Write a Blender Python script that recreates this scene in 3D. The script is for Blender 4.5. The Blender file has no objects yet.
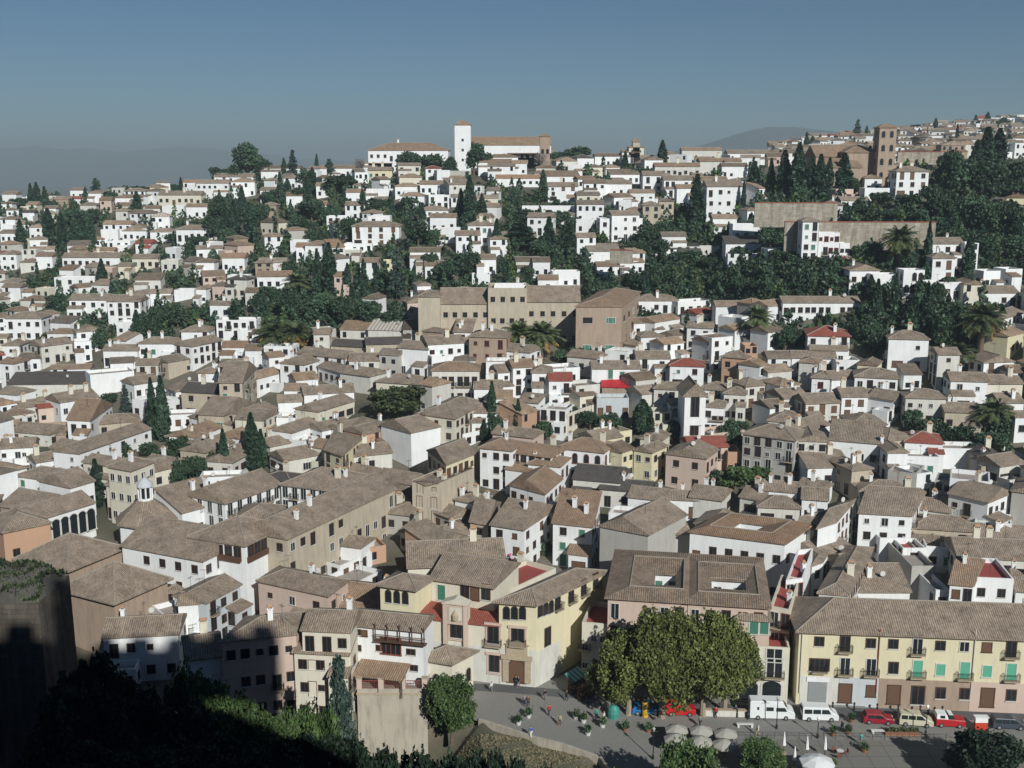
import bpy, math, random
from math import sin, cos, tan, radians, pi, atan2, hypot, sqrt
from mathutils import Vector, Matrix
random.seed(7)
SC = bpy.context.scene
COL = SC.collection

# ------------------------------------------------------------------ camera, sky, sun, exposure
CZ = 72.0
PITCH = radians(11.26)
FPX = 1100.0
cam_d = bpy.data.cameras.new('camera'); cam = bpy.data.objects.new('camera', cam_d); COL.objects.link(cam)
cam.location = (0, 0, CZ); cam.rotation_euler = (pi/2-PITCH, 0, 0)
cam_d.sensor_width = 36; cam_d.lens = FPX/1024*36; cam_d.clip_start = 0.5; cam_d.clip_end = 60000
SC.camera = cam
SUN_EL = radians(31); SUN_AZ = radians(24)      # azimuth measured from straight behind the camera, to its right
SUNV = Vector((sin(SUN_AZ)*cos(SUN_EL), -cos(SUN_AZ)*cos(SUN_EL), sin(SUN_EL)))
world = bpy.data.worlds.new('World'); SC.world = world; world.use_nodes = True
nt = world.node_tree; nt.nodes.clear()
out = nt.nodes.new('ShaderNodeOutputWorld'); bg = nt.nodes.new('ShaderNodeBackground')
sky = nt.nodes.new('ShaderNodeTexSky'); sky.sky_type = 'NISHITA'; sky.sun_disc = False
sky.sun_elevation = SUN_EL; sky.sun_rotation = pi-SUN_AZ; sky.altitude = 2500; sky.air_density = 1.0; sky.dust_density = 0.0; sky.ozone_density = 3.0
bg.inputs['Strength'].default_value = 0.05
tint = nt.nodes.new('ShaderNodeMix'); tint.data_type = 'RGBA'; tint.blend_type = 'MULTIPLY'; tint.inputs[0].default_value = 1; tint.inputs[7].default_value = (.64, .84, .92, 1)
nt.links.new(sky.outputs[0], tint.inputs[6]); nt.links.new(tint.outputs[2], bg.inputs[0]); nt.links.new(bg.outputs[0], out.inputs[0])
sun_d = bpy.data.lights.new('sun', 'SUN'); sun_d.energy = 5.0; sun_d.angle = radians(0.53); sun_d.color = (.99, 1, .96)
sun = bpy.data.objects.new('sun', sun_d); COL.objects.link(sun)
sun.rotation_euler = (-SUNV).to_track_quat('-Z', 'Y').to_euler()
SC.view_settings.view_transform = 'Standard'; SC.view_settings.look = 'None'
SC.view_settings.exposure = -0.12; SC.view_settings.gamma = 1; SC.view_settings.use_curve_mapping = False
SC.cycles.volume_bounces = 0; SC.cycles.max_bounces = 5; SC.cycles.diffuse_bounces = 2; SC.cycles.glossy_bounces = 2
SC.cycles.transmission_bounces = 2; SC.cycles.transparent_max_bounces = 6

# ------------------------------------------------------------------ terrain: heights along sight lines, blended sideways
PROF = {
 0:   [(10,50),(30,42),(60,32),(80,22),(100,9),(118,-2),(134,0),(147,0),(162,1.8),(200,6),(240,8.5),(290,13),(365,24.5),(450,42),(520,53),(560,55),(620,48),(900,-20),(9000,-60)],
 300: [(10,50),(30,42),(60,32),(80,21),(98,8),(112,-6),(130,-9),(134.9,-9),(135.5,0),(147,0),(162,1.8),(205,8),(240,15),(290,22),(350,42),(400,52),(450,62),(490,65),(540,60),(700,10),(1000,-20),(9000,-60)],
 430: [(10,50),(30,40),(60,23),(80,10),(98,-2),(110,-8),(120,-9),(134.9,-9),(135.5,0),(147,0),(162,1.8),(205,9),(240,18),(285,26),(345,47),(395,60),(440,69.5),(480,70),(540,62),(700,20),(1000,-20),(9000,-60)],
 480: [(10,50),(30,40),(60,22),(80,8),(98,-3),(108,-6),(124,-3.2),(132.4,-.75),(133,0),(134.5,0),(147,0),(162,1.8),(205,9),(240,18),(285,26),(345,48),(395,60),(440,69.5),(480,71),(540,62),(700,20),(1000,-20),(9000,-60)],
 534: [(10,50),(30,40),(60,22),(80,8),(98,-3),(108,-6),(120.3,-3.2),(128.7,-.75),(129.3,0),(134,0),(147,0),(162,1.8),(205,9),(240,18),(285,26),(345,48),(395,60),(440,69.5),(480,71),(540,62),(700,20),(1000,-20),(9000,-60)],
 600: [(10,50),(30,40),(60,22),(80,8),(98,-3),(108,-6),(116,-3.2),(124.4,-.75),(125,0),(134,0),(147,0),(162,1.8),(205,9),(240,18),(285,26),(345,48),(395,60),(440,69.5),(480,71),(540,62),(700,20),(1000,-20),(9000,-60)],
 700: [(10,50),(30,40),(60,22),(80,8),(98,-3),(108,-6),(109,-3.2),(117.4,-.75),(118,0),(134,0),(147,0),(162,1.8),(205,9),(240,18),(285,26),(345,48),(395,60),(440,69.5),(480,71),(540,62),(700,20),(1000,-20),(9000,-60)],
 760: [(10,50),(30,40),(60,22),(80,8),(98,-3),(108,-6),(116,-6),(117.5,0),(134,0),(147,0),(162,1.8),(205,10),(240,19.5),(270,30),(300,45),(345,58),(400,67),(440,71),(520,73),(600,76),(800,84),(1000,70),(9000,-60)],
 900: [(10,50),(30,40),(60,22),(80,8),(98,-3),(108,-6),(116,-6),(117.5,0),(134,0),(147,0),(162,1.8),(200,13),(245,26.5),(285,46),(330,62),(370,70.5),(420,72),(600,79),(850,97),(1100,92),(9000,-60)],
 1024:[(10,50),(30,40),(60,22),(80,8),(98,-3),(108,-6),(116,-6),(117.5,0),(134,0),(147,0),(162,2.6),(200,14),(245,28),(285,45),(330,60),(370,69),(420,73),(600,83),(880,108),(1100,106),(9000,-60)],
}
PK = sorted(PROF)
def prof_z(c, Y):
    p = PROF[c]
    if Y <= p[0][0]: return p[0][1]
    for i in range(len(p)-1):
        if Y <= p[i+1][0]:
            a, b = p[i], p[i+1]
            return a[1]+(b[1]-a[1])*(Y-a[0])/(b[0]-a[0])
    return p[-1][1]
def ground(x, Y):
    Y = max(Y, 5.0)
    px = 512+x/Y*FPX*0.965
    if px <= PK[0]: return prof_z(PK[0], Y)
    if px >= PK[-1]: return prof_z(PK[-1], Y)
    for i in range(len(PK)-1):
        if px <= PK[i+1]:
            t = (px-PK[i])/(PK[i+1]-PK[i])
            return prof_z(PK[i], Y)*(1-t)+prof_z(PK[i+1], Y)*t
cP, sP = cos(PITCH), sin(PITCH)
def ray(px, py):
    xc = (px-512)/FPX; yc = (384-py)/FPX
    f = cP+yc*sP
    return xc/f, (yc*cP-sP)/f        # dx/dY, dz/dY
def project(p):
    x, y, z = p[0], p[1], p[2]-CZ
    d = y*cP-z*sP
    return 512+FPX*x/d, 384-FPX*(y*sP+z*cP)/d
def hit(px, py, h=0.0, y0=121.0):
    rx, rz = ray(px, py); Y = y0; prev = None
    while Y < 1500:
        f = CZ+rz*Y-(ground(rx*Y, Y)+h)
        if f <= 0:
            if prev is not None:
                a, b = prev, Y
                for _ in range(14):
                    m = (a+b)/2
                    if CZ+rz*m-(ground(rx*m, m)+h) > 0: a = m
                    else: b = m
                Y = b
            return Vector((rx*Y, Y, CZ+rz*Y))
        prev = Y; Y += 2.0
    # looking past the crest: take the ridge point closest to the ray
    best = min(range(300, 1000, 4), key=lambda q: CZ+rz*q-(ground(rx*q, q)+h))
    return Vector((rx*best, best, CZ+rz*best))
def at_z(px, py, z):
    rx, rz = ray(px, py); Y = (z-CZ)/rz
    return Vector((rx*Y, Y, z))
def at_y(px, py, Y):
    rx, rz = ray(px, py)
    return Vector((rx*Y, Y, CZ+rz*Y))

# ------------------------------------------------------------------ materials
MATS = {}
def nm(name):
    m = bpy.data.materials.new(name); m.use_nodes = True
    return m, m.node_tree.nodes, m.node_tree.links, m.node_tree.nodes['Principled BSDF']
def ramp(N, stops):
    r = N.new('ShaderNodeValToRGB')
    while len(r.color_ramp.elements) > 1: r.color_ramp.elements.remove(r.color_ramp.elements[-1])
    r.color_ramp.elements[0].position = stops[0][0]; r.color_ramp.elements[0].color = (*stops[0][1], 1)
    for p, c in stops[1:]:
        e = r.color_ramp.elements.new(p); e.color = (*c, 1)
    return r
def noise(N, L, vec, scale, detail=4, rough=.6):
    n = N.new('ShaderNodeTexNoise'); n.inputs['Scale'].default_value = scale
    n.inputs['Detail'].default_value = detail; n.inputs['Roughness'].default_value = rough
    if vec is not None: L.new(vec, n.inputs['Vector'])
    return n.outputs['Fac']
def mixc(N, L, fac, a, b, mode='MIX'):
    m = N.new('ShaderNodeMix'); m.data_type = 'RGBA'; m.blend_type = mode
    for s, v in ((0, fac), (6, a), (7, b)):
        if hasattr(v, 'is_output'): L.new(v, m.inputs[s])
        elif s == 0: m.inputs[0].default_value = v
        else: m.inputs[s].default_value = (*v, 1)
    return m.outputs[2]
def scl(N, L, vec, s):
    m = N.new('ShaderNodeVectorMath'); m.operation = 'MULTIPLY'; m.inputs[1].default_value = s
    L.new(vec, m.inputs[0]); return m.outputs[0]
def hsv(N, L, col, val_src, lo, hi):
    mr = N.new('ShaderNodeMapRange'); mr.inputs['To Min'].default_value = lo; mr.inputs['To Max'].default_value = hi
    L.new(val_src, mr.inputs['Value'])
    h = N.new('ShaderNodeHueSaturation'); L.new(mr.outputs[0], h.inputs['Value']); L.new(col, h.inputs['Color'])
    return h.outputs[0]
def mat_plain(name, col, rough=.7, metal=0, var=.12, scale=2.0):
    if name in MATS: return MATS[name]
    m, N, L, B = nm(name)
    tc = N.new('ShaderNodeTexCoord')
    n = noise(N, L, tc.outputs['Object'], scale)
    c = mixc(N, L, n, tuple(v*(1-var) for v in col), tuple(min(1, v*(1+var)) for v in col))
    L.new(c, B.inputs['Base Color']); B.inputs['Roughness'].default_value = rough; B.inputs['Metallic'].default_value = metal
    MATS[name] = m; return m
def mat_plaster(name, col, dirt=(.30, .27, .23), amt=.38):
    if name in MATS: return MATS[name]
    m, N, L, B = nm(name)
    tc = N.new('ShaderNodeTexCoord'); oi = N.new('ShaderNodeObjectInfo'); geo = N.new('ShaderNodeNewGeometry')
    P = geo.outputs['Position']
    st = noise(N, L, scl(N, L, P, (1.3, 1.3, .22)), 1.0, 5, .7)
    r = ramp(N, [(.44, (0, 0, 0)), (.70, (amt, amt, amt))]); L.new(st, r.inputs[0])
    fine = noise(N, L, P, .35, 5)
    c0 = mixc(N, L, fine, tuple(v*.86 for v in col), tuple(min(.9, v*1.08) for v in col))
    c1 = mixc(N, L, r.outputs[0], c0, tuple(d*.5+v*.5 for d, v in zip(dirt, col)))
    c2 = hsv(N, L, c1, geo.outputs['Random Per Island'], .88, 1.06)
    L.new(c2, B.inputs['Base Color']); B.inputs['Roughness'].default_value = .9
    MATS[name] = m; return m
def mat_tile(name, stops, pitch=.30):
    if name in MATS: return MATS[name]
    m, N, L, B = nm(name)
    uv = N.new('ShaderNodeUVMap'); uv.uv_map = 'UVMap'; oi = N.new('ShaderNodeObjectInfo'); geo = N.new('ShaderNodeNewGeometry')
    P = geo.outputs['Position']
    sx = N.new('ShaderNodeSeparateXYZ'); L.new(uv.outputs[0], sx.inputs[0])
    def math(op, a, b=None):
        q = N.new('ShaderNodeMath'); q.operation = op
        for i, v in enumerate((a, b)):
            if v is None: continue
            if hasattr(v, 'is_output'): L.new(v, q.inputs[i])
            else: q.inputs[i].default_value = v
        return q.outputs[0]
    wave = math('SINE', math('MULTIPLY', sx.outputs[0], 2*pi/pitch))
    wave01 = math('MULTIPLY_ADD', wave, .5); 
    wave01.node.inputs[2].default_value = .5
    big = noise(N, L, scl(N, L, P, (.5, .5, .5)), 1.0, 5, .7)
    tiles = noise(N, L, scl(N, L, uv.outputs[0], (3.2, 1.6, 1)), 1.0, 3, .8)
    comb = math('ADD', math('MULTIPLY', big, .45), math('MULTIPLY', tiles, .55))
    r = ramp(N, stops); L.new(comb, r.inputs[0])
    dark = mixc(N, L, math('MULTIPLY', math('POWER', math('SUBTRACT', 1.0, wave01), 2.0), .55), r.outputs[0], (.045, .036, .03))
    c1 = hsv(N, L, dark, geo.outputs['Random Per Island'], .66, 1.32)
    fr = math('FRACT', math('MULTIPLY', geo.outputs['Random Per Island'], 7.31)); c2 = mixc(N, L, math('MULTIPLY', fr, .75), c1, mixc(N, L, 1.0, c1, (1.22, .93, .70), 'MULTIPLY'))
    L.new(c2, B.inputs['Base Color']); B.inputs['Roughness'].default_value = .88
    bp = N.new('ShaderNodeBump'); bp.inputs['Strength'].default_value = .55; bp.inputs['Distance'].default_value = .08
    L.new(wave01, bp.inputs['Height']); L.new(bp.outputs[0], B.inputs['Normal'])
    MATS[name] = m; return m
TILE = {
 'n': mat_tile('roof_tile_grey_brown', [(.30, (.10, .080, .062)), (.46, (.25, .205, .16)), (.57, (.38, .315, .25)), (.70, (.54, .46, .37))]),
 'o': mat_tile('roof_tile_terracotta', [(.28, (.15, .095, .065)), (.48, (.30, .21, .145)), (.60, (.41, .30, .21)), (.75, (.50, .39, .28))]),
 'r': mat_tile('roof_tile_red', [(.28, (.17, .045, .035)), (.5, (.33, .09, .065)), (.7, (.44, .17, .12))]),
 'k': mat_tile('roof_tile_dark', [(.28, (.045, .043, .042)), (.5, (.09, .085, .08)), (.7, (.15, .135, .12))]),
 'l': mat_tile('roof_sheet_pale', [(.3, (.45, .43, .38)), (.7, (.62, .60, .54))], 1.0),
 'R': mat_plain('roof_sheet_scarlet', (.50, .02, .03), .6),
}
WALL = {
 'w': mat_plaster('plaster_white', (.84, .845, .83)),
 'v': mat_plaster('plaster_old_white', (.66, .64, .58), amt=.7),
 'c': mat_plaster('plaster_cream', (.70, .65, .53)),
 'y': mat_plaster('plaster_yellow', (.72, .65, .44)),
 'p': mat_plaster('plaster_pink', (.60, .46, .38)),
 'o': mat_plaster('plaster_orange', (.52, .32, .21)),
 'g': mat_plaster('plaster_grey', (.46, .44, .40), amt=.8),
 'b': mat_plaster('brick_brown', (.40, .30, .225), (.16, .11, .08), .8),
 's': mat_plaster('stone_beige', (.50, .43, .33), (.2, .16, .12), .8),
 'u': mat_plaster('plaster_pale_blue', (.55, .58, .60)),
}
WCOL = {'w': 'white', 'v': 'weathered', 'c': 'cream', 'y': 'yellow', 'p': 'pinkish', 'o': 'orange', 'g': 'grey', 'b': 'brick-brown', 's': 'stone-beige', 'u': 'pale-blue'}
M_FLOOR = mat_plain('terrace_floor', (.36, .31, .27), .9, var=.3)
M_REDFLOOR = mat_plain('terrace_floor_red', (.33, .07, .06), .85, var=.25)
M_GLASS = mat_plain('window_glass', (.018, .022, .026), .22, var=.3)
M_FRW = mat_plain('frame_white', (.6, .58, .54), .7)
M_FRB = mat_plain('frame_brown', (.10, .05, .03), .7)
M_GREEN = mat_plain('shutter_green', (.05, .17, .12), .7)
M_MINT = mat_plain('blind_mint_green', (.10, .38, .25), .7)
M_SHUT = mat_plain('shutter_brown', (.13, .07, .04), .7)
M_REDF = mat_plain('frame_red_brown', (.25, .07, .05), .8)
M_IRON = mat_plain('wrought_iron', (.02, .02, .02), .5)
M_STONE = mat_plain('dressed_stone', (.42, .34, .24), .9, var=.3)
M_RIDGE = mat_plain('ridge_mortar', (.30, .26, .21), .9, var=.3)
def mat_leaf(name, a, b, rough=.6):
    m, N, L, B = nm(name)
    oi = N.new('ShaderNodeObjectInfo'); tc = N.new('ShaderNodeTexCoord'); geo = N.new('ShaderNodeNewGeometry')
    n = noise(N, L, tc.outputs['Object'], 1.3, 4, .7)
    r = ramp(N, [(.35, a), (.65, b)]); L.new(n, r.inputs[0])
    c = hsv(N, L, hsv(N, L, r.outputs[0], oi.outputs['Random'], .75, 1.3), geo.outputs['Random Per Island'], .6, 1.4)
    L.new(c, B.inputs['Base Color']); B.inputs['Roughness'].default_value = rough
    B.inputs['Specular IOR Level'].default_value = .25
    MATS[name] = m; return m
LEAF = {
 'yew': mat_leaf('yew_foliage', (.012, .024, .015), (.026, .044, .026)),  # leaf green darkened to put the foreground's deep shade into the colour
 'dry': mat_leaf('dry_tan_grass', (.20, .17, .10), (.30, .25, .16)),
 'cyp': mat_leaf('cypress_foliage', (.021, .044, .028), (.042, .076, .044)),
 'dark': mat_leaf('dark_green_foliage', (.028, .054, .031), (.060, .100, .052)),
 'olive': mat_leaf('olive_green_foliage', (.045, .060, .026), (.085, .105, .045)),
 'plane': mat_leaf('plane_tree_foliage', (.060, .084, .024), (.140, .155, .045)),
 'fresh': mat_leaf('fresh_green_foliage', (.040, .075, .025), (.090, .135, .045)),
 'blue': mat_leaf('blue_green_needles', (.035, .060, .050), (.060, .090, .072)),
 'palm': mat_leaf('palm_fronds', (.055, .080, .035), (.120, .140, .060)),
 'orange': mat_leaf('dry_palm_fronds', (.26, .16, .05), (.34, .22, .07)),
 'magenta': mat_leaf('bougainvillea_bloom', (.30, .05, .12), (.40, .10, .20)),
 'bare': mat_leaf('bare_grey_twigs', (.16, .13, .12), (.24, .20, .18)),
}
M_BARK = mat_plain('bark', (.13, .095, .065), .95, var=.4)
M_BARKP = mat_plain('plane_bark', (.30, .25, .18), .95, var=.3)

# ------------------------------------------------------------------ mesh collector
class MB:
    def __init__(s): s.v = []; s.f = []; s.m = []; s.mats = []
    def mi(s, mat):
        if mat not in s.mats: s.mats.append(mat)
        return s.mats.index(mat)
    def poly(s, pts, mat):
        b = len(s.v); s.v += [tuple(p) for p in pts]; s.f.append(tuple(range(b, b+len(pts)))); s.m.append(s.mi(mat))
    def solid(s, verts, faces, mat):
        b = len(s.v); s.v += [tuple(p) for p in verts]; k = s.mi(mat)
        for f in faces: s.f.append(tuple(b+i for i in f)); s.m.append(k)
    def box(s, x0, x1, y0, y1, z0, z1, mat, sh=(0, 0)):
        # sh: sideways slant of the depth axis (x, per unit y)
        k = sh[0]
        P = [(x0+k*y0, y0, z0), (x1+k*y0, y0, z0), (x1+k*y1, y1, z0), (x0+k*y1, y1, z0), (x0+k*y0, y0, z1), (x1+k*y0, y0, z1), (x1+k*y1, y1, z1), (x0+k*y1, y1, z1)]
        s.solid(P, [(0, 3, 2, 1), (4, 5, 6, 7), (0, 1, 5, 4), (1, 2, 6, 5), (2, 3, 7, 6), (3, 0, 4, 7)], mat)
    def tube(s, a, b, r0, r1, mat, n=6):
        a, b = Vector(a), Vector(b); d = (b-a)
        if d.length < 1e-6: return
        d.normalize(); u = d.orthogonal().normalized(); w = d.cross(u)
        V = [a+(u*cos(2*pi*i/n)+w*sin(2*pi*i/n))*r0 for i in range(n)]+[b+(u*cos(2*pi*i/n)+w*sin(2*pi*i/n))*r1 for i in range(n)]
        F = [(i, (i+1) % n, n+(i+1) % n, n+i) for i in range(n)]+[tuple(range(n))[::-1], tuple(range(n, 2*n))]
        s.solid(V, F, mat)
    def lathe(s, prof, mat, n=12, c=(0, 0, 0)):
        V = []; F = []
        for r, z in prof:
            V += [(c[0]+r*cos(2*pi*i/n), c[1]+r*sin(2*pi*i/n), c[2]+z) for i in range(n)]
        for j in range(len(prof)-1):
            F += [(j*n+i, j*n+(i+1) % n, (j+1)*n+(i+1) % n, (j+1)*n+i) for i in range(n)]
        F += [tuple(range(n))[::-1], tuple(range((len(prof)-1)*n, len(prof)*n))]
        s.solid(V, F, mat)
    def mesh(s, name, uv=False, smooth=False):
        me = bpy.data.meshes.new(name); me.from_pydata(s.v, [], s.f)
        for m in s.mats: me.materials.append(m)
        me.polygons.foreach_set('material_index', s.m)
        if smooth: me.polygons.foreach_set('use_smooth', [True]*len(s.f))
        if uv:
            L = me.uv_layers.new(name='UVMap')
            for p in me.polygons:
                n = p.normal; u = Vector((-n.y, n.x, 0))
                if u.length < 1e-3: u = Vector((1, 0, 0))
                u.normalize(); w = n.cross(u)
                for li in p.loop_indices:
                    q = me.vertices[me.loops[li].vertex_index].co
                    L.data[li].uv = (q.dot(u), q.dot(w))
        me.update(); return me
    def build(s, name, parent=None, uv=False, loc=None, rotz=0, smooth=False):
        return link(name, s.mesh(name, uv, smooth), parent, loc, rotz)
def link(name, data, parent=None, loc=None, rotz=0):
    o = bpy.data.objects.new(name, data); COL.objects.link(o)
    if parent is not None: o.parent = parent
    if loc is not None: o.location = loc
    if rotz: o.rotation_euler = (0, 0, rotz)
    return o
def tag(o, label=None, cat=None, group=None, kind=None):
    if label: o['label'] = label
    if cat: o['category'] = cat
    if group: o['group'] = group
    if kind: o['kind'] = kind
    return o
def copy_tree(o, parent=None):
    c = o.copy(); COL.objects.link(c)
    if parent is not None: c.parent = parent; c.matrix_parent_inverse = o.matrix_parent_inverse
    for ch in KIDS.get(o.name, []): copy_tree(ch, c)
    return c
KIDS = {}

# ------------------------------------------------------------------ windows (shared meshes)
WIN = {}
def win_mesh(kind):
    if kind in WIN: return WIN[kind]
    b = MB()
    st = kind.split('_')[0]; shape = kind.split('_')[1]
    w, h = {'win': (1.0, 1.3), 'tall': (1.05, 2.1), 'small': (.7, .8), 'wide': (2.2, 1.4), 'arch': (.95, 2.0)}[shape]
    fr = {'w': M_FRW, 'b': M_FRB, 'r': M_REDF, 'g': M_FRW, 'm': M_FRW, 's': M_FRB, 't': M_STONE}[st]
    t = .10
    y0, y1 = -.07, .03
    pane = {'g': M_GREEN, 's': M_SHUT, 'm': M_MINT}.get(st, M_GLASS)
    if shape == 'arch':
        n = 8
        def arc(rw, top): return [(-rw, top)]+[(-rw*cos(pi*i/n), top+rw*sin(pi*i/n)) for i in range(1, n)]+[(rw, top)]
        inn = [(-w/2, 0)]+arc(w/2, h-w/2)+[(w/2, 0)]
        ou = [(-w/2-t, -.05)]+arc(w/2+t, h-w/2)+[(w/2+t, -.05)]
        b.poly([(x, -.02, z) for x, z in inn], pane)
        for i in range(len(inn)-1):
            b.poly([(inn[i][0], y0, inn[i][1]), (ou[i][0], y0, ou[i][1]), (ou[i+1][0], y0, ou[i+1][1]), (inn[i+1][0], y0, inn[i+1][1])], fr)
            b.poly([(ou[i][0], y0, ou[i][1]), (ou[i][0], y1, ou[i][1]), (ou[i+1][0], y1, ou[i+1][1]), (ou[i+1][0], y0, ou[i+1][1])], fr)
            b.poly([(inn[i][0], y0, inn[i][1]), (inn[i+1][0], y0, inn[i+1][1]), (inn[i+1][0], y1, inn[i+1][1]), (inn[i][0], y1, inn[i][1])], fr)
    else:
        b.poly([(-w/2, -.02, 0), (w/2, -.02, 0), (w/2, -.02, h), (-w/2, -.02, h)], pane)
        b.box(-w/2-t, -w/2, y0, y1, 0, h, fr); b.box(w/2, w/2+t, y0, y1, 0, h, fr)
        b.box(-w/2-t, w/2+t, y0, y1, h, h+t, fr)
        if st in 'wbr': b.box(-.03, .03, -.05, 0, 0, h, fr)
        if shape == 'wide': b.box(-w/4-.03, -w/4+.03, -.05, 0, 0, h, fr); b.box(w/4-.03, w/4+.03, -.05, 0, 0, h, fr)
    b.box(-w/2-.15, w/2+.15, -.16, y1, -.09, 0, fr if st != 'b' else M_FRW)
    WIN[kind] = (b.mesh('window'), w, h); return WIN[kind]
def balcony_mesh(w=1.7):
    k = 'balc%.1f' % w
    if k in WIN: return WIN[k]
    b = MB(); b.box(-w/2, w/2, -.75, 0, -.14, 0, M_STONE)
    b.box(-w/2, w/2, -.75, -.71, .95, 1.0, M_IRON)
    for s_ in (-1, 1): b.box(s_*w/2-.02, s_*w/2+.02, -.75, 0, .95, 1.0, M_IRON)
    n = int(w/.16)
    for i in range(n+1): b.box(-w/2+i*w/n-.012, -w/2+i*w/n+.012, -.742, -.718, 0, .95, M_IRON)
    for s_ in (-1, 1):
        for j in range(4): b.box(s_*w/2-.012, s_*w/2+.012, -.6+j*.16, -.576+j*.16, 0, .95, M_IRON)
    WIN[k] = b.mesh('balcony'); return WIN[k]

# ------------------------------------------------------------------ building blocks
FOOT = []      # (cx, cy, r) of everything built, for the infill
RECTS = []     # protected facades on the picture: px0, px1, pytop, pybottom, Y
HOUSES = []    # records used for labels
class Block:
    """a walled volume with a roof; A and B are the world ends of its front eave, e2 the depth vector"""
    def __init__(s, A, B, e2, h):
        s.A, s.B, s.h = A, B, h
        s.w = hypot(B.x-A.x, B.y-A.y); s.rot = atan2(B.y-A.y, B.x-A.x)
        c, q = cos(-s.rot), sin(-s.rot)
        s.ex, s.ey = c*e2[0]-q*e2[1], q*e2[0]+c*e2[1]
        s.d = s.ey; s.k = s.ex/max(s.ey, .1)      # slant
        s.org = Vector(((A.x+B.x)/2, (A.y+B.y)/2, A.z-h))
        g = min(ground(s.org.x+e2[0]*t+(B.x-A.x)*u, s.org.y+e2[1]*t+(B.y-A.y)*u) for t in (0, 1) for u in (-.5, .5))
        s.low = min(-2.5, g-s.org.z-1.0)
    def pt(s, u, v, z):           # u across the front in metres from centre, v depth in metres
        return (u+s.k*v, v, z)
    def world(s, u, v, z):
        x, y = u+s.k*v, v; c, q = cos(s.rot), sin(s.rot)
        return Vector((s.org.x+c*x-q*y, s.org.y+q*x+c*y, s.org.z+z))
    def walls(s, mat, kind, pitch, court=None):
        b = MB(); w, d, h, lo = s.w/2, s.d, s.h, s.low; P = s.pt
        if kind == 'fl':
            par = .8; t = .25
            b.solid([P(-w, 0, lo), P(w, 0, lo), P(w, d, lo), P(-w, d, lo), P(-w, 0, h), P(w, 0, h), P(w, d, h), P(-w, d, h)], [(0, 3, 2, 1), (0, 1, 5, 4), (1, 2, 6, 5), (2, 3, 7, 6), (3, 0, 4, 7)], mat)
            o = [P(-w, 0, h), P(w, 0, h), P(w, d, h), P(-w, d, h)]; i_ = [P(-w+t, t, h), P(w-t, t, h), P(w-t, d-t, h), P(-w+t, d-t, h)]
            i2 = [P(-w+t, t, h-par), P(w-t, t, h-par), P(w-t, d-t, h-par), P(-w+t, d-t, h-par)]
            for a in range(4):
                c_ = (a+1) % 4
                b.poly([o[a], o[c_], i_[c_], i_[a]], mat); b.poly([i_[a], i_[c_], i2[c_], i2[a]], mat)
        elif kind == 'gx':
            r = d/2*pitch
            V = [P(-w, 0, lo), P(w, 0, lo), P(w, d, lo), P(-w, d, lo), P(-w, 0, h), P(w, 0, h), P(w, d, h), P(-w, d, h), P(-w, d/2, h+r-.05), P(w, d/2, h+r-.05)]
            b.solid(V, [(0, 3, 2, 1), (0, 1, 5, 4), (1, 2, 6, 9, 5), (2, 3, 7, 6), (3, 0, 4, 8, 7), (4, 5, 9, 8), (8, 9, 6, 7)], mat)
        elif kind == 'gy':
            r = w*pitch
            V = [P(-w, 0, lo), P(w, 0, lo), P(w, d, lo), P(-w, d, lo), P(-w, 0, h), P(w, 0, h), P(w, d, h), P(-w, d, h), P(0, 0, h+r-.05), P(0, d, h+r-.05)]
            b.solid(V, [(0, 3, 2, 1), (0, 1, 5, 8, 4), (1, 2, 6, 5), (2, 3, 7, 9, 6), (3, 0, 4, 7), (5, 6, 9, 8), (4, 8, 9, 7)], mat)
        elif kind == 'sh':
            r = d*pitch*.8
            V = [P(-w, 0, lo), P(w, 0, lo), P(w, d, lo), P(-w, d, lo), P(-w, 0, h), P(w, 0, h), P(w, d, h+r-.05), P(-w, d, h+r-.05)]
            b.solid(V, [(0, 3, 2, 1), (0, 1, 5, 4), (1, 2, 6, 5), (2, 3, 7, 6), (3, 0, 4, 7), (4, 5, 6, 7)], mat)
        elif kind == 'ct':
            u0, u1, v0, v1 = s.court
            b.solid([P(-w, 0, lo), P(w, 0, lo), P(w, d, lo), P(-w, d, lo), P(-w, 0, h), P(w, 0, h), P(w, d, h), P(-w, d, h)], [(0, 1, 5, 4), (1, 2, 6, 5), (2, 3, 7, 6), (3, 0, 4, 7)], mat)
            b.solid([P(u0, v0, 0), P(u1, v0, 0), P(u1, v1, 0), P(u0, v1, 0), P(u0, v0, h), P(u1, v0, h), P(u1, v1, h), P(u0, v1, h)], [(4, 5, 1, 0), (5, 6, 2, 1), (6, 7, 3, 2), (7, 4, 0, 3)], WALL['w'])
        else:
            b.solid([P(-w, 0, lo), P(w, 0, lo), P(w, d, lo), P(-w, d, lo), P(-w, 0, h), P(w, 0, h), P(w, d, h), P(-w, d, h)], [(0, 3, 2, 1), (4, 5, 6, 7), (0, 1, 5, 4), (1, 2, 6, 5), (2, 3, 7, 6), (3, 0, 4, 7)], mat)
        return b
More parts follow.
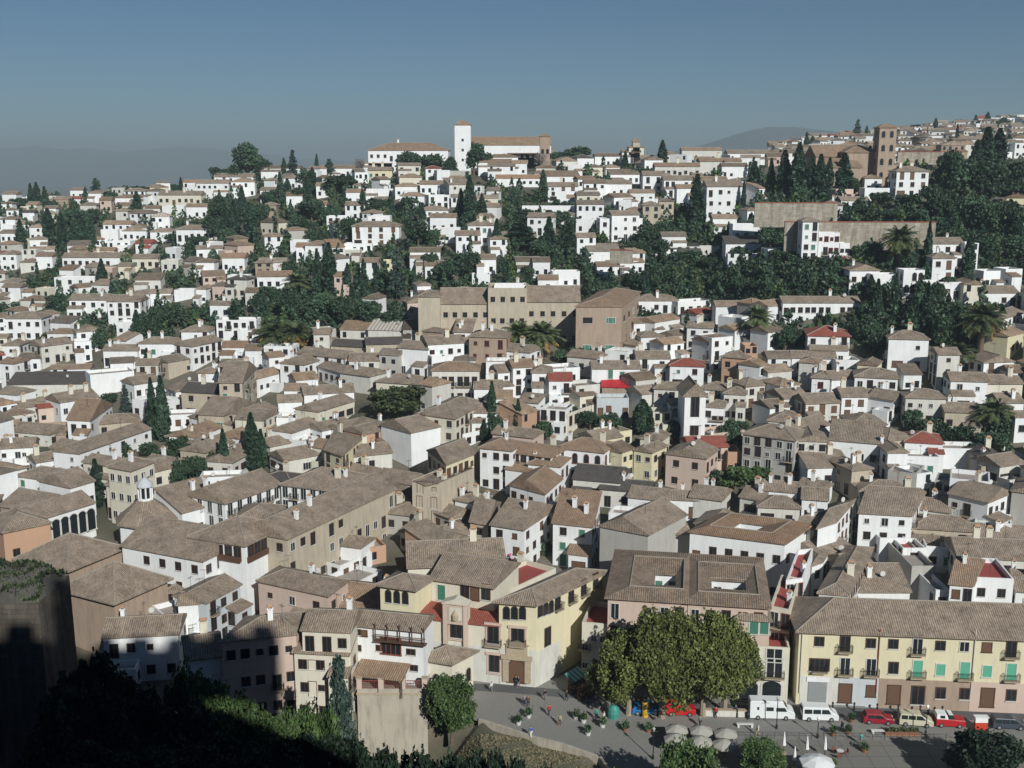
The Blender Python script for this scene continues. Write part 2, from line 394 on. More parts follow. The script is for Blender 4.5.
    def roof(s, mat, kind, pitch, ov=.32, floor=None):
        b = MB(); P = s.pt; h = s.h; t = .2
        w, d = s.w/2+ov, s.d+2*ov; v0 = -ov; v1 = s.d+ov; e = h-ov*pitch+.10
        ridges = []
        if kind == 'fl':
            z = h-.78; b.poly([P(-s.w/2+.24, .24, z), P(s.w/2-.24, .24, z), P(s.w/2-.24, s.d-.24, z), P(-s.w/2+.24, s.d-.24, z)], floor or M_FLOOR)
            return b
        if kind in ('hip', 'gx', 'gy'):
            if kind == 'hip':
                if 2*w >= d:
                    r = d/2*pitch; q = min(d/2, w-.05); R = [P(-w+q, (v0+v1)/2, e+r), P(w-q, (v0+v1)/2, e+r)]; o = 0
                else:
                    r = w*pitch; q = w; R = [P(0, v0+q, e+r), P(0, v1-q, e+r)]; o = 1
            elif kind == 'gx':
                w = s.w/2+.25; r = d/2*pitch; R = [P(-w, (v0+v1)/2, e+r), P(w, (v0+v1)/2, e+r)]; o = 0
            else:
                v0, v1 = -.25, s.d+.25; r = w*pitch; R = [P(0, v0, e+r), P(0, v1, e+r)]; o = 1
            E = [P(-w, v0, e), P(w, v0, e), P(w, v1, e), P(-w, v1, e)]; D = [(p[0], p[1], p[2]-t) for p in E]
            V = D+E+R
            if o == 0: F = [(4, 5, 9, 8), (5, 6, 9), (6, 7, 8, 9), (7, 4, 8)]
            else: F = [(5, 6, 9, 8), (4, 5, 8), (7, 4, 8, 9), (6, 7, 9)]
            b.solid(V, F+[(0, 3, 2, 1), (0, 1, 5, 4), (1, 2, 6, 5), (2, 3, 7, 6), (3, 0, 4, 7)], mat)
            ridges = [(R[0], R[1])]
            if kind == 'hip':
                if o == 0: ridges += [(E[0], R[0]), (E[3], R[0]), (E[1], R[1]), (E[2], R[1])]
                else: ridges += [(E[0], R[0]), (E[1], R[0]), (E[2], R[1]), (E[3], R[1])]
        elif kind == 'pyr':
            c = P(0, (v0+v1)/2, e+min(w, d/2)*pitch)
            E = [P(-w, v0, e), P(w, v0, e), P(w, v1, e), P(-w, v1, e)]; D = [(p[0], p[1], p[2]-t) for p in E]
            b.solid(D+E+[c], [(4, 5, 8), (5, 6, 8), (6, 7, 8), (7, 4, 8), (0, 3, 2, 1), (0, 1, 5, 4), (1, 2, 6, 5), (2, 3, 7, 6), (3, 0, 4, 7)], mat)
            ridges = [(E[i], c) for i in range(4)]
        elif kind == 'sh':
            r = d*pitch*.8
            E = [P(-w, v0, e), P(w, v0, e), P(w, v1, e+r), P(-w, v1, e+r)]; D = [(p[0], p[1], p[2]-t) for p in E]
            b.solid(D+E, [(4, 5, 6, 7), (0, 3, 2, 1), (0, 1, 5, 4), (1, 2, 6, 5), (2, 3, 7, 6), (3, 0, 4, 7)], mat)
        elif kind == 'ct':
            u0, u1, c0, c1 = s.court; O = [(-w, v0), (w, v0), (w, v1), (-w, v1)]; I = [(u0+ov, c0+ov), (u1-ov, c0+ov), (u1-ov, c1-ov), (u0+ov, c1-ov)]
            Mx = [((O[i][0]+I[i][0])/2, (O[i][1]+I[i][1])/2) for i in range(4)]
            rr = [min(abs(O[i][0]-I[i][0]), abs(O[i][1]-I[i][1]))/2*pitch for i in range(4)]; r = sum(rr)/4
            V = [P(*p, e-t) for p in O]+[P(*p, e) for p in O]+[P(*p, e+r) for p in Mx]+[P(*p, e) for p in I]+[P(*p, e-t) for p in I]
            F = []
            for i in range(4):
                j = (i+1) % 4
                F += [(4+i, 4+j, 8+j, 8+i), (8+i, 8+j, 12+j, 12+i), (i, j, 4+j, 4+i), (12+i, 12+j, 16+j, 16+i), (16+i, 16+j, j, i)]
            b.solid(V, F, mat)
            ridges = [(V[8+i], V[8+(i+1) % 4]) for i in range(4)]
        for a, c in ridges:
            a, c = Vector(a)+Vector((0, 0, .02)), Vector(c)+Vector((0, 0, .02))
            b.tube(a, c, .11, .11, M_RIDGE, 5)
        return b
    def roof_z(s, kind, pitch, u, v):
        w, d = s.w/2, s.d
        if kind == 'gx': return s.h+(d/2-abs(v-d/2))*pitch
        if kind == 'gy': return s.h+(w-abs(u))*pitch
        if kind == 'sh': return s.h+v*pitch*.8
        if kind in ('hip', 'pyr'): return s.h+min(d/2-abs(v-d/2), w-abs(u))*pitch
        if kind == 'fl': return s.h-.78
        return s.h
CHIM = {}
def chimney_mesh(i):
    if i in CHIM: return CHIM[i]
    b = MB(); w, hh = ((.35, 1.5), (.5, 1.7), (.28, 1.2))[i]
    m = (WALL['w'], WALL['c'], WALL['w'])[i]
    b.box(-w, w, -.3, .3, -.6, hh, m); b.box(-w-.08, w+.08, -.38, .38, hh, hh+.12, m)
    b.solid([(-w-.05, -.35, hh+.35), (w+.05, -.35, hh+.35), (w+.05, .35, hh+.35), (-w-.05, .35, hh+.35), (-w*.6, 0, hh+.7), (w*.6, 0, hh+.7)], [(0, 1, 5, 4), (1, 2, 5), (2, 3, 4, 5), (3, 0, 4), (0, 3, 2, 1)], TILE['o'])
    for sx in (-1, 1): b.box(sx*w-.06, sx*w+.06, -.28, .28, hh+.12, hh+.35, m)
    CHIM[i] = b.mesh('chimney'); return CHIM[i]
def put_windows(root, blk, base, face, rng, styles, cols=None, floors=None, skip=.12, loc0=None, shape=None, bal=.15):
    """windows and balconies on one face, each an object of its own; base = (offset, rot) of the block frame in the root frame"""
    w, d, h = blk.w, blk.d, blk.h
    if face == 'f': L, o, ux, uy = w, (-w/2, 0), 1, 0; ang = 0
    else:
        L = hypot(d, blk.k*d); a = atan2(d, blk.k*d)
        if face == 'r': o, ang = (w/2, 0), a
        else: o, ang = (-w/2+blk.k*d, d), a+pi
        if face == 'b': return
        ux, uy = cos(ang), sin(ang)
    nf = floors or max(1, int((h+.1)/2.5)); nc = cols or max(1, int(L/rng.uniform(2.0, 2.8)))
    if h < 2.6: return
    fh = (h-.2)/nf
    for i in range(nf):
        for j in range(nc):
            if rng.random() < skip: continue
            st = rng.choice(styles)
            sh = shape or rng.choice(['win', 'win', 'tall', 'small'] if i else ['win', 'tall', 'wide' if L/nc > 3 else 'win'])
            me, ww, wh = win_mesh(st+'_'+sh)
            if ww+.3 > L/nc: me, ww, wh = win_mesh(st+'_small')
            t = (j+.5)*L/nc+(0 if nc < 2 else rng.uniform(-.15, .15))
            z = i*fh+max(.35, (fh-wh)*.5)
            if sh == 'tall' and fh > 2.6: z = i*fh+.3
            p = Vector((o[0]+ux*t, o[1]+uy*t, z))
            c, q = cos(base[1]), sin(base[1])
            lp = Vector((base[0].x+c*p.x-q*p.y, base[0].y+q*p.x+c*p.y, base[0].z+p.z))
            link('window', me, root, lp, base[1]+ang)
            if sh == 'tall' and i and rng.random() < bal*3 and blk.org.y < 320:
                link('balcony', balcony_mesh(), root, lp, base[1]+ang)
def make_block(root, ref, blk, roofk='hip', roofm='n', wallm='w', pitch=.42, seed=0, styles=None, cols=None, ccols=None, floors=None, wins='auto', chim=None, ov=.32, floor=None, shape=None, bal=.15, skip=.12):
    rng = random.Random(seed)
    off = blk.org-ref[0]; c, q = cos(-ref[1]), sin(-ref[1])
    lo = Vector((c*off.x-q*off.y, q*off.x+c*off.y, off.z)); lr = blk.rot-ref[1]
    wm = WALL[wallm] if isinstance(wallm, str) else wallm
    rm = TILE[roofm] if isinstance(roofm, str) else roofm
    W = blk.walls(wm, roofk, pitch); W.build('wall', root, loc=lo, rotz=lr)
    R = blk.roof(rm, roofk, pitch, ov, floor).build('roof', root, uv=True, loc=lo, rotz=lr)
    if roofk == 'ct':
        b = MB(); u0, u1, v0, v1 = blk.court; b.poly([blk.pt(u0, v0, .03), blk.pt(u1, v0, .03), blk.pt(u1, v1, .03), blk.pt(u0, v1, .03)], M_FLOOR); b.build('courtyard_floor', root, loc=lo, rotz=lr)
        nc = max(2, int((u1-u0)/2.2))
        for i in range(1, max(2, int(blk.h/3))):
            for j in range(nc):
                me, ww, wh = win_mesh(rng.choice(['w_win', 'g_win', 'b_tall']))
                p = Vector(blk.pt(u0+(j+.5)*(u1-u0)/nc, v1, blk.h-3.0*i+.3)); cc, qq = cos(lr), sin(lr)
                link('window', me, root, Vector((lo.x+cc*p.x-qq*p.y, lo.y+qq*p.x+cc*p.y, lo.z+p.z)), lr)
    styles = styles or rng.choice([['b'], ['b', 's'], ['w', 'b'], ['b'], ['b', 'b', 'b', 'g']])
    if wins == 'auto':
        faces = []
        for f, (u, v) in (('f', (0, 0)), ('r', (blk.w/2, blk.d/2)), ('l', (-blk.w/2, blk.d/2))):
            wc = blk.world(u, v, blk.h/2)
            if f == 'f': n = Vector((sin(blk.rot), -cos(blk.rot)))
            else:
                e = blk.world(0, 1, 0)-blk.world(0, 0, 0); n = Vector((e.y, -e.x)) if f == 'r' else Vector((-e.y, e.x))
                n.normalize()
            if n.dot(Vector((-wc.x, -wc.y)).normalized()) > .12: faces.append(f)
    else: faces = list(wins) if wins != 'none' else []
    for f in faces:
        put_windows(root, blk, (lo, lr), f, rng, styles, cols if f == 'f' else ccols, floors, shape=shape, bal=bal, skip=skip)
    n = chim if chim is not None else rng.choice([0, 1, 1, 2])
    if roofk != 'ct' and not (roofk == 'fl' and chim is None):
        for _ in range(n):
            u = rng.uniform(-.38, .38)*blk.w; v = rng.uniform(.2, .85)*blk.d
            z = blk.roof_z(roofk, pitch, u, v); p = Vector(blk.pt(u, v, z))
            link('chimney', chimney_mesh(rng.randrange(3)), R, p, 0)
    return R
def eave_block(xa, ya, xb, yb, h, d, C=None, Y=None):
    mx, my = (xa+xb)/2, (ya+yb)/2
    if Y is None:
        m = hit(mx, my, h)
        if my < 300 or m.z > CZ-14:
            A, B = at_y(xa, my, m.y), at_y(xb, my, m.y)
            rr = (yb-ya)*.35
            A.y += 0; B.y -= rr
            B.z = A.z
        else:
            A, B = at_z(xa, ya, m.z), at_z(xb, yb, m.z)
    else:
        A, B = at_y(xa, my, Y), at_y(xb, my, Y)
    w = B-A; n = Vector((-w.y, w.x, 0)).normalized()*d
    if C:
        if abs(A.z-CZ) > 9: c = at_z(C[0], C[1], A.z); e2 = (c-B)
        else: e2 = n
    else: e2 = n
    blk = Block(A, B, (e2.x, e2.y), h)
    return blk
def note(blk, vis=None, name=None):
    cx = blk.world(0, blk.d/2, 0); FOOT.append((cx.x, cx.y, blk.w/2, blk.d/2, blk.rot, blk.k))
    a = project(blk.A); b = project(blk.B); base = project(blk.world(0, 0, 0))
    bot = max(a[1], b[1])+(vis if vis is not None else max(3, (base[1]-a[1])*.62))
    RECTS.append((min(a[0], b[0]), max(a[0], b[0]), min(a[1], b[1])-3, bot, blk.org.y))
def new_root(name, blk):
    r = link(name, None, None, blk.org, blk.rot); r.empty_display_size = .5
    return r, (blk.org.copy(), blk.rot)
def compound(name, label, cat, blocks, group=None):
    root = ref = None
    for i, sp in enumerate(blocks):
        sp = dict(sp); e = list(sp.pop('e')); e += [None]*(8-len(e)); C_ = sp.pop('C', None); blk = eave_block(*e[:6], C_ or e[6], e[7])
        ct = sp.pop('court', None)
        if ct: blk.court = (-blk.w/2+ct[0]*blk.w, -blk.w/2+ct[1]*blk.w, ct[2]*blk.d, ct[3]*blk.d)
        if root is None: root, ref = new_root(name, blk)
        v = sp.pop('vis', None); note(blk, v)
        make_block(root, ref, blk, seed=hash((name, i)) % 1000 if False else i*7+len(label), **sp)
        if i == 0: first = blk
    tag(root, label, cat, group)
    root['_'] = 0; del root['_']
    return root, ref, first
RNAME = {'hip': 'hipped', 'gx': 'ridged', 'gy': 'gable-fronted', 'sh': 'lean-to', 'fl': 'flat', 'ct': 'courtyard', 'pyr': 'pyramid'}
SPECS = []
def parse_houses(txt):
    """reads every listed house, claims its ground, and keeps it for build_houses"""
    for line in txt.strip().splitlines():
        line = line.split('#')[0].strip()
        if not line: continue
        lab = None
        if '|' in line: line, lab = [q.strip() for q in line.split('|')]
        t = line.split(); xa, ya, xb, yb, h, d = map(float, t[:6]); rk = t[6]; wm = t[7]; kw = dict(q.split('=') for q in t[8:])
        C = tuple(map(float, kw['C'].split(','))) if 'C' in kw else None
        if (ya+yb)/2 < 555 and not C: h *= .78; d *= .70
        blk = eave_block(xa, ya, xb, yb, h, d, C, float(kw['Y']) if 'Y' in kw else None)
        if rk == 'ct':
            c = [float(q) for q in kw['ct'].split(',')]; blk.court = (-blk.w/2+c[0]*blk.w, -blk.w/2+c[1]*blk.w, c[2]*blk.d, c[3]*blk.d)
        note(blk, float(kw['vis']) if 'vis' in kw else None)
        r = RECTS[-1]; SPECS.append((blk, rk, wm, kw, lab, (r[1]-r[0])*(r[3]-r[2])+(1e6 if lab else 0)))
def annex_of(blk, r):
    w = blk.w*r.uniform(.35, .6); side = r.choice([-1, 1]); u = side*(blk.w-w)/2; dd = r.uniform(1.8, 3.2); h = blk.h*r.uniform(.42, .68)
    A, B = blk.world(u-w/2, -dd, h), blk.world(u+w/2, -dd, h); e = blk.world(0, .0, 0)-blk.world(0, -dd-.02, 0); k = Block(A, B, (e.x, e.y), h)
    return k, r.choice(['sh', 'sh', 'fl'])
ANT = []
DSH = []
def dish_mesh():
    if not DSH:
        b = MB(); b.tube((0, -.05, 0), (0, -.12, 0), .45, .38, M_FRW, 12); b.tube((0, 0, 0), (0, 0, -1.0), .03, .03, M_IRON, 4); DSH.append(b.mesh('aerial_dish'))
    return DSH[0]
def antenna_mesh():
    if not ANT:
        b = MB(); b.tube((0, 0, -.3), (0, 0, 2.4), .03, .02, M_IRON, 4); b.tube((-.6, 0, 2.3), (.6, 0, 2.3), .02, .02, M_IRON, 4)
        for i in range(5): b.tube((-.5+i*.25, -.3, 2.3), (-.5+i*.25, .3, 2.3), .015, .015, M_IRON, 4)
        ANT.append(b.mesh('antenna'))
    return ANT[0]
def build_house(blk, rk, wm, kw, lab, n):
    root, ref = new_root('house', blk); rr = random.Random(n*7+1)
    if not lab and blk.h > 4.5 and rr.random() < .55:
        k, kk = annex_of(blk, rr); make_block(root, ref, k, kk, kw.get('r', 'n') if kk == 'sh' else 'n', wm, .3, seed=n, chim=0, ov=.2)
    if blk.org.y < 290 and rr.random() < .25 and rk != 'ct':
        u, v = rr.uniform(-.4, .4)*blk.w, rr.uniform(.2, .8)*blk.d; link('satellite_dish_part', dish_mesh(), root, Vector(blk.pt(u, v, blk.roof_z(rk, .36, u, v)+.9)), rr.uniform(-.6, .6)).name = 'aerial_dish'
    if blk.org.y < 290 and rr.random() < .75 and rk != 'ct':
        u, v = rr.uniform(-.3, .3)*blk.w, rr.uniform(.3, .7)*blk.d; link('antenna', antenna_mesh(), root, Vector(blk.pt(u, v, blk.roof_z(rk, .36, u, v))), rr.uniform(0, 3))
    make_block(root, ref, blk, rk, kw.get('r', 'n'), wm, float(kw.get('p', .36)), seed=n*31, cols=int(kw['c']) if 'c' in kw else None, ccols=int(kw['cc']) if 'cc' in kw else None,
               floors=int(kw['nf']) if 'nf' in kw else None, wins=kw.get('win', 'auto'), chim=int(kw['ch']) if 'ch' in kw else None,
               styles=list(kw['st']) if 'st' in kw else None, shape=kw.get('shape'), floor=M_REDFLOOR if kw.get('fl') == 'r' else None)
    HOUSES.append([root, blk, rk, wm, kw.get('r', 'n'), lab])
HAZE = 0.00026
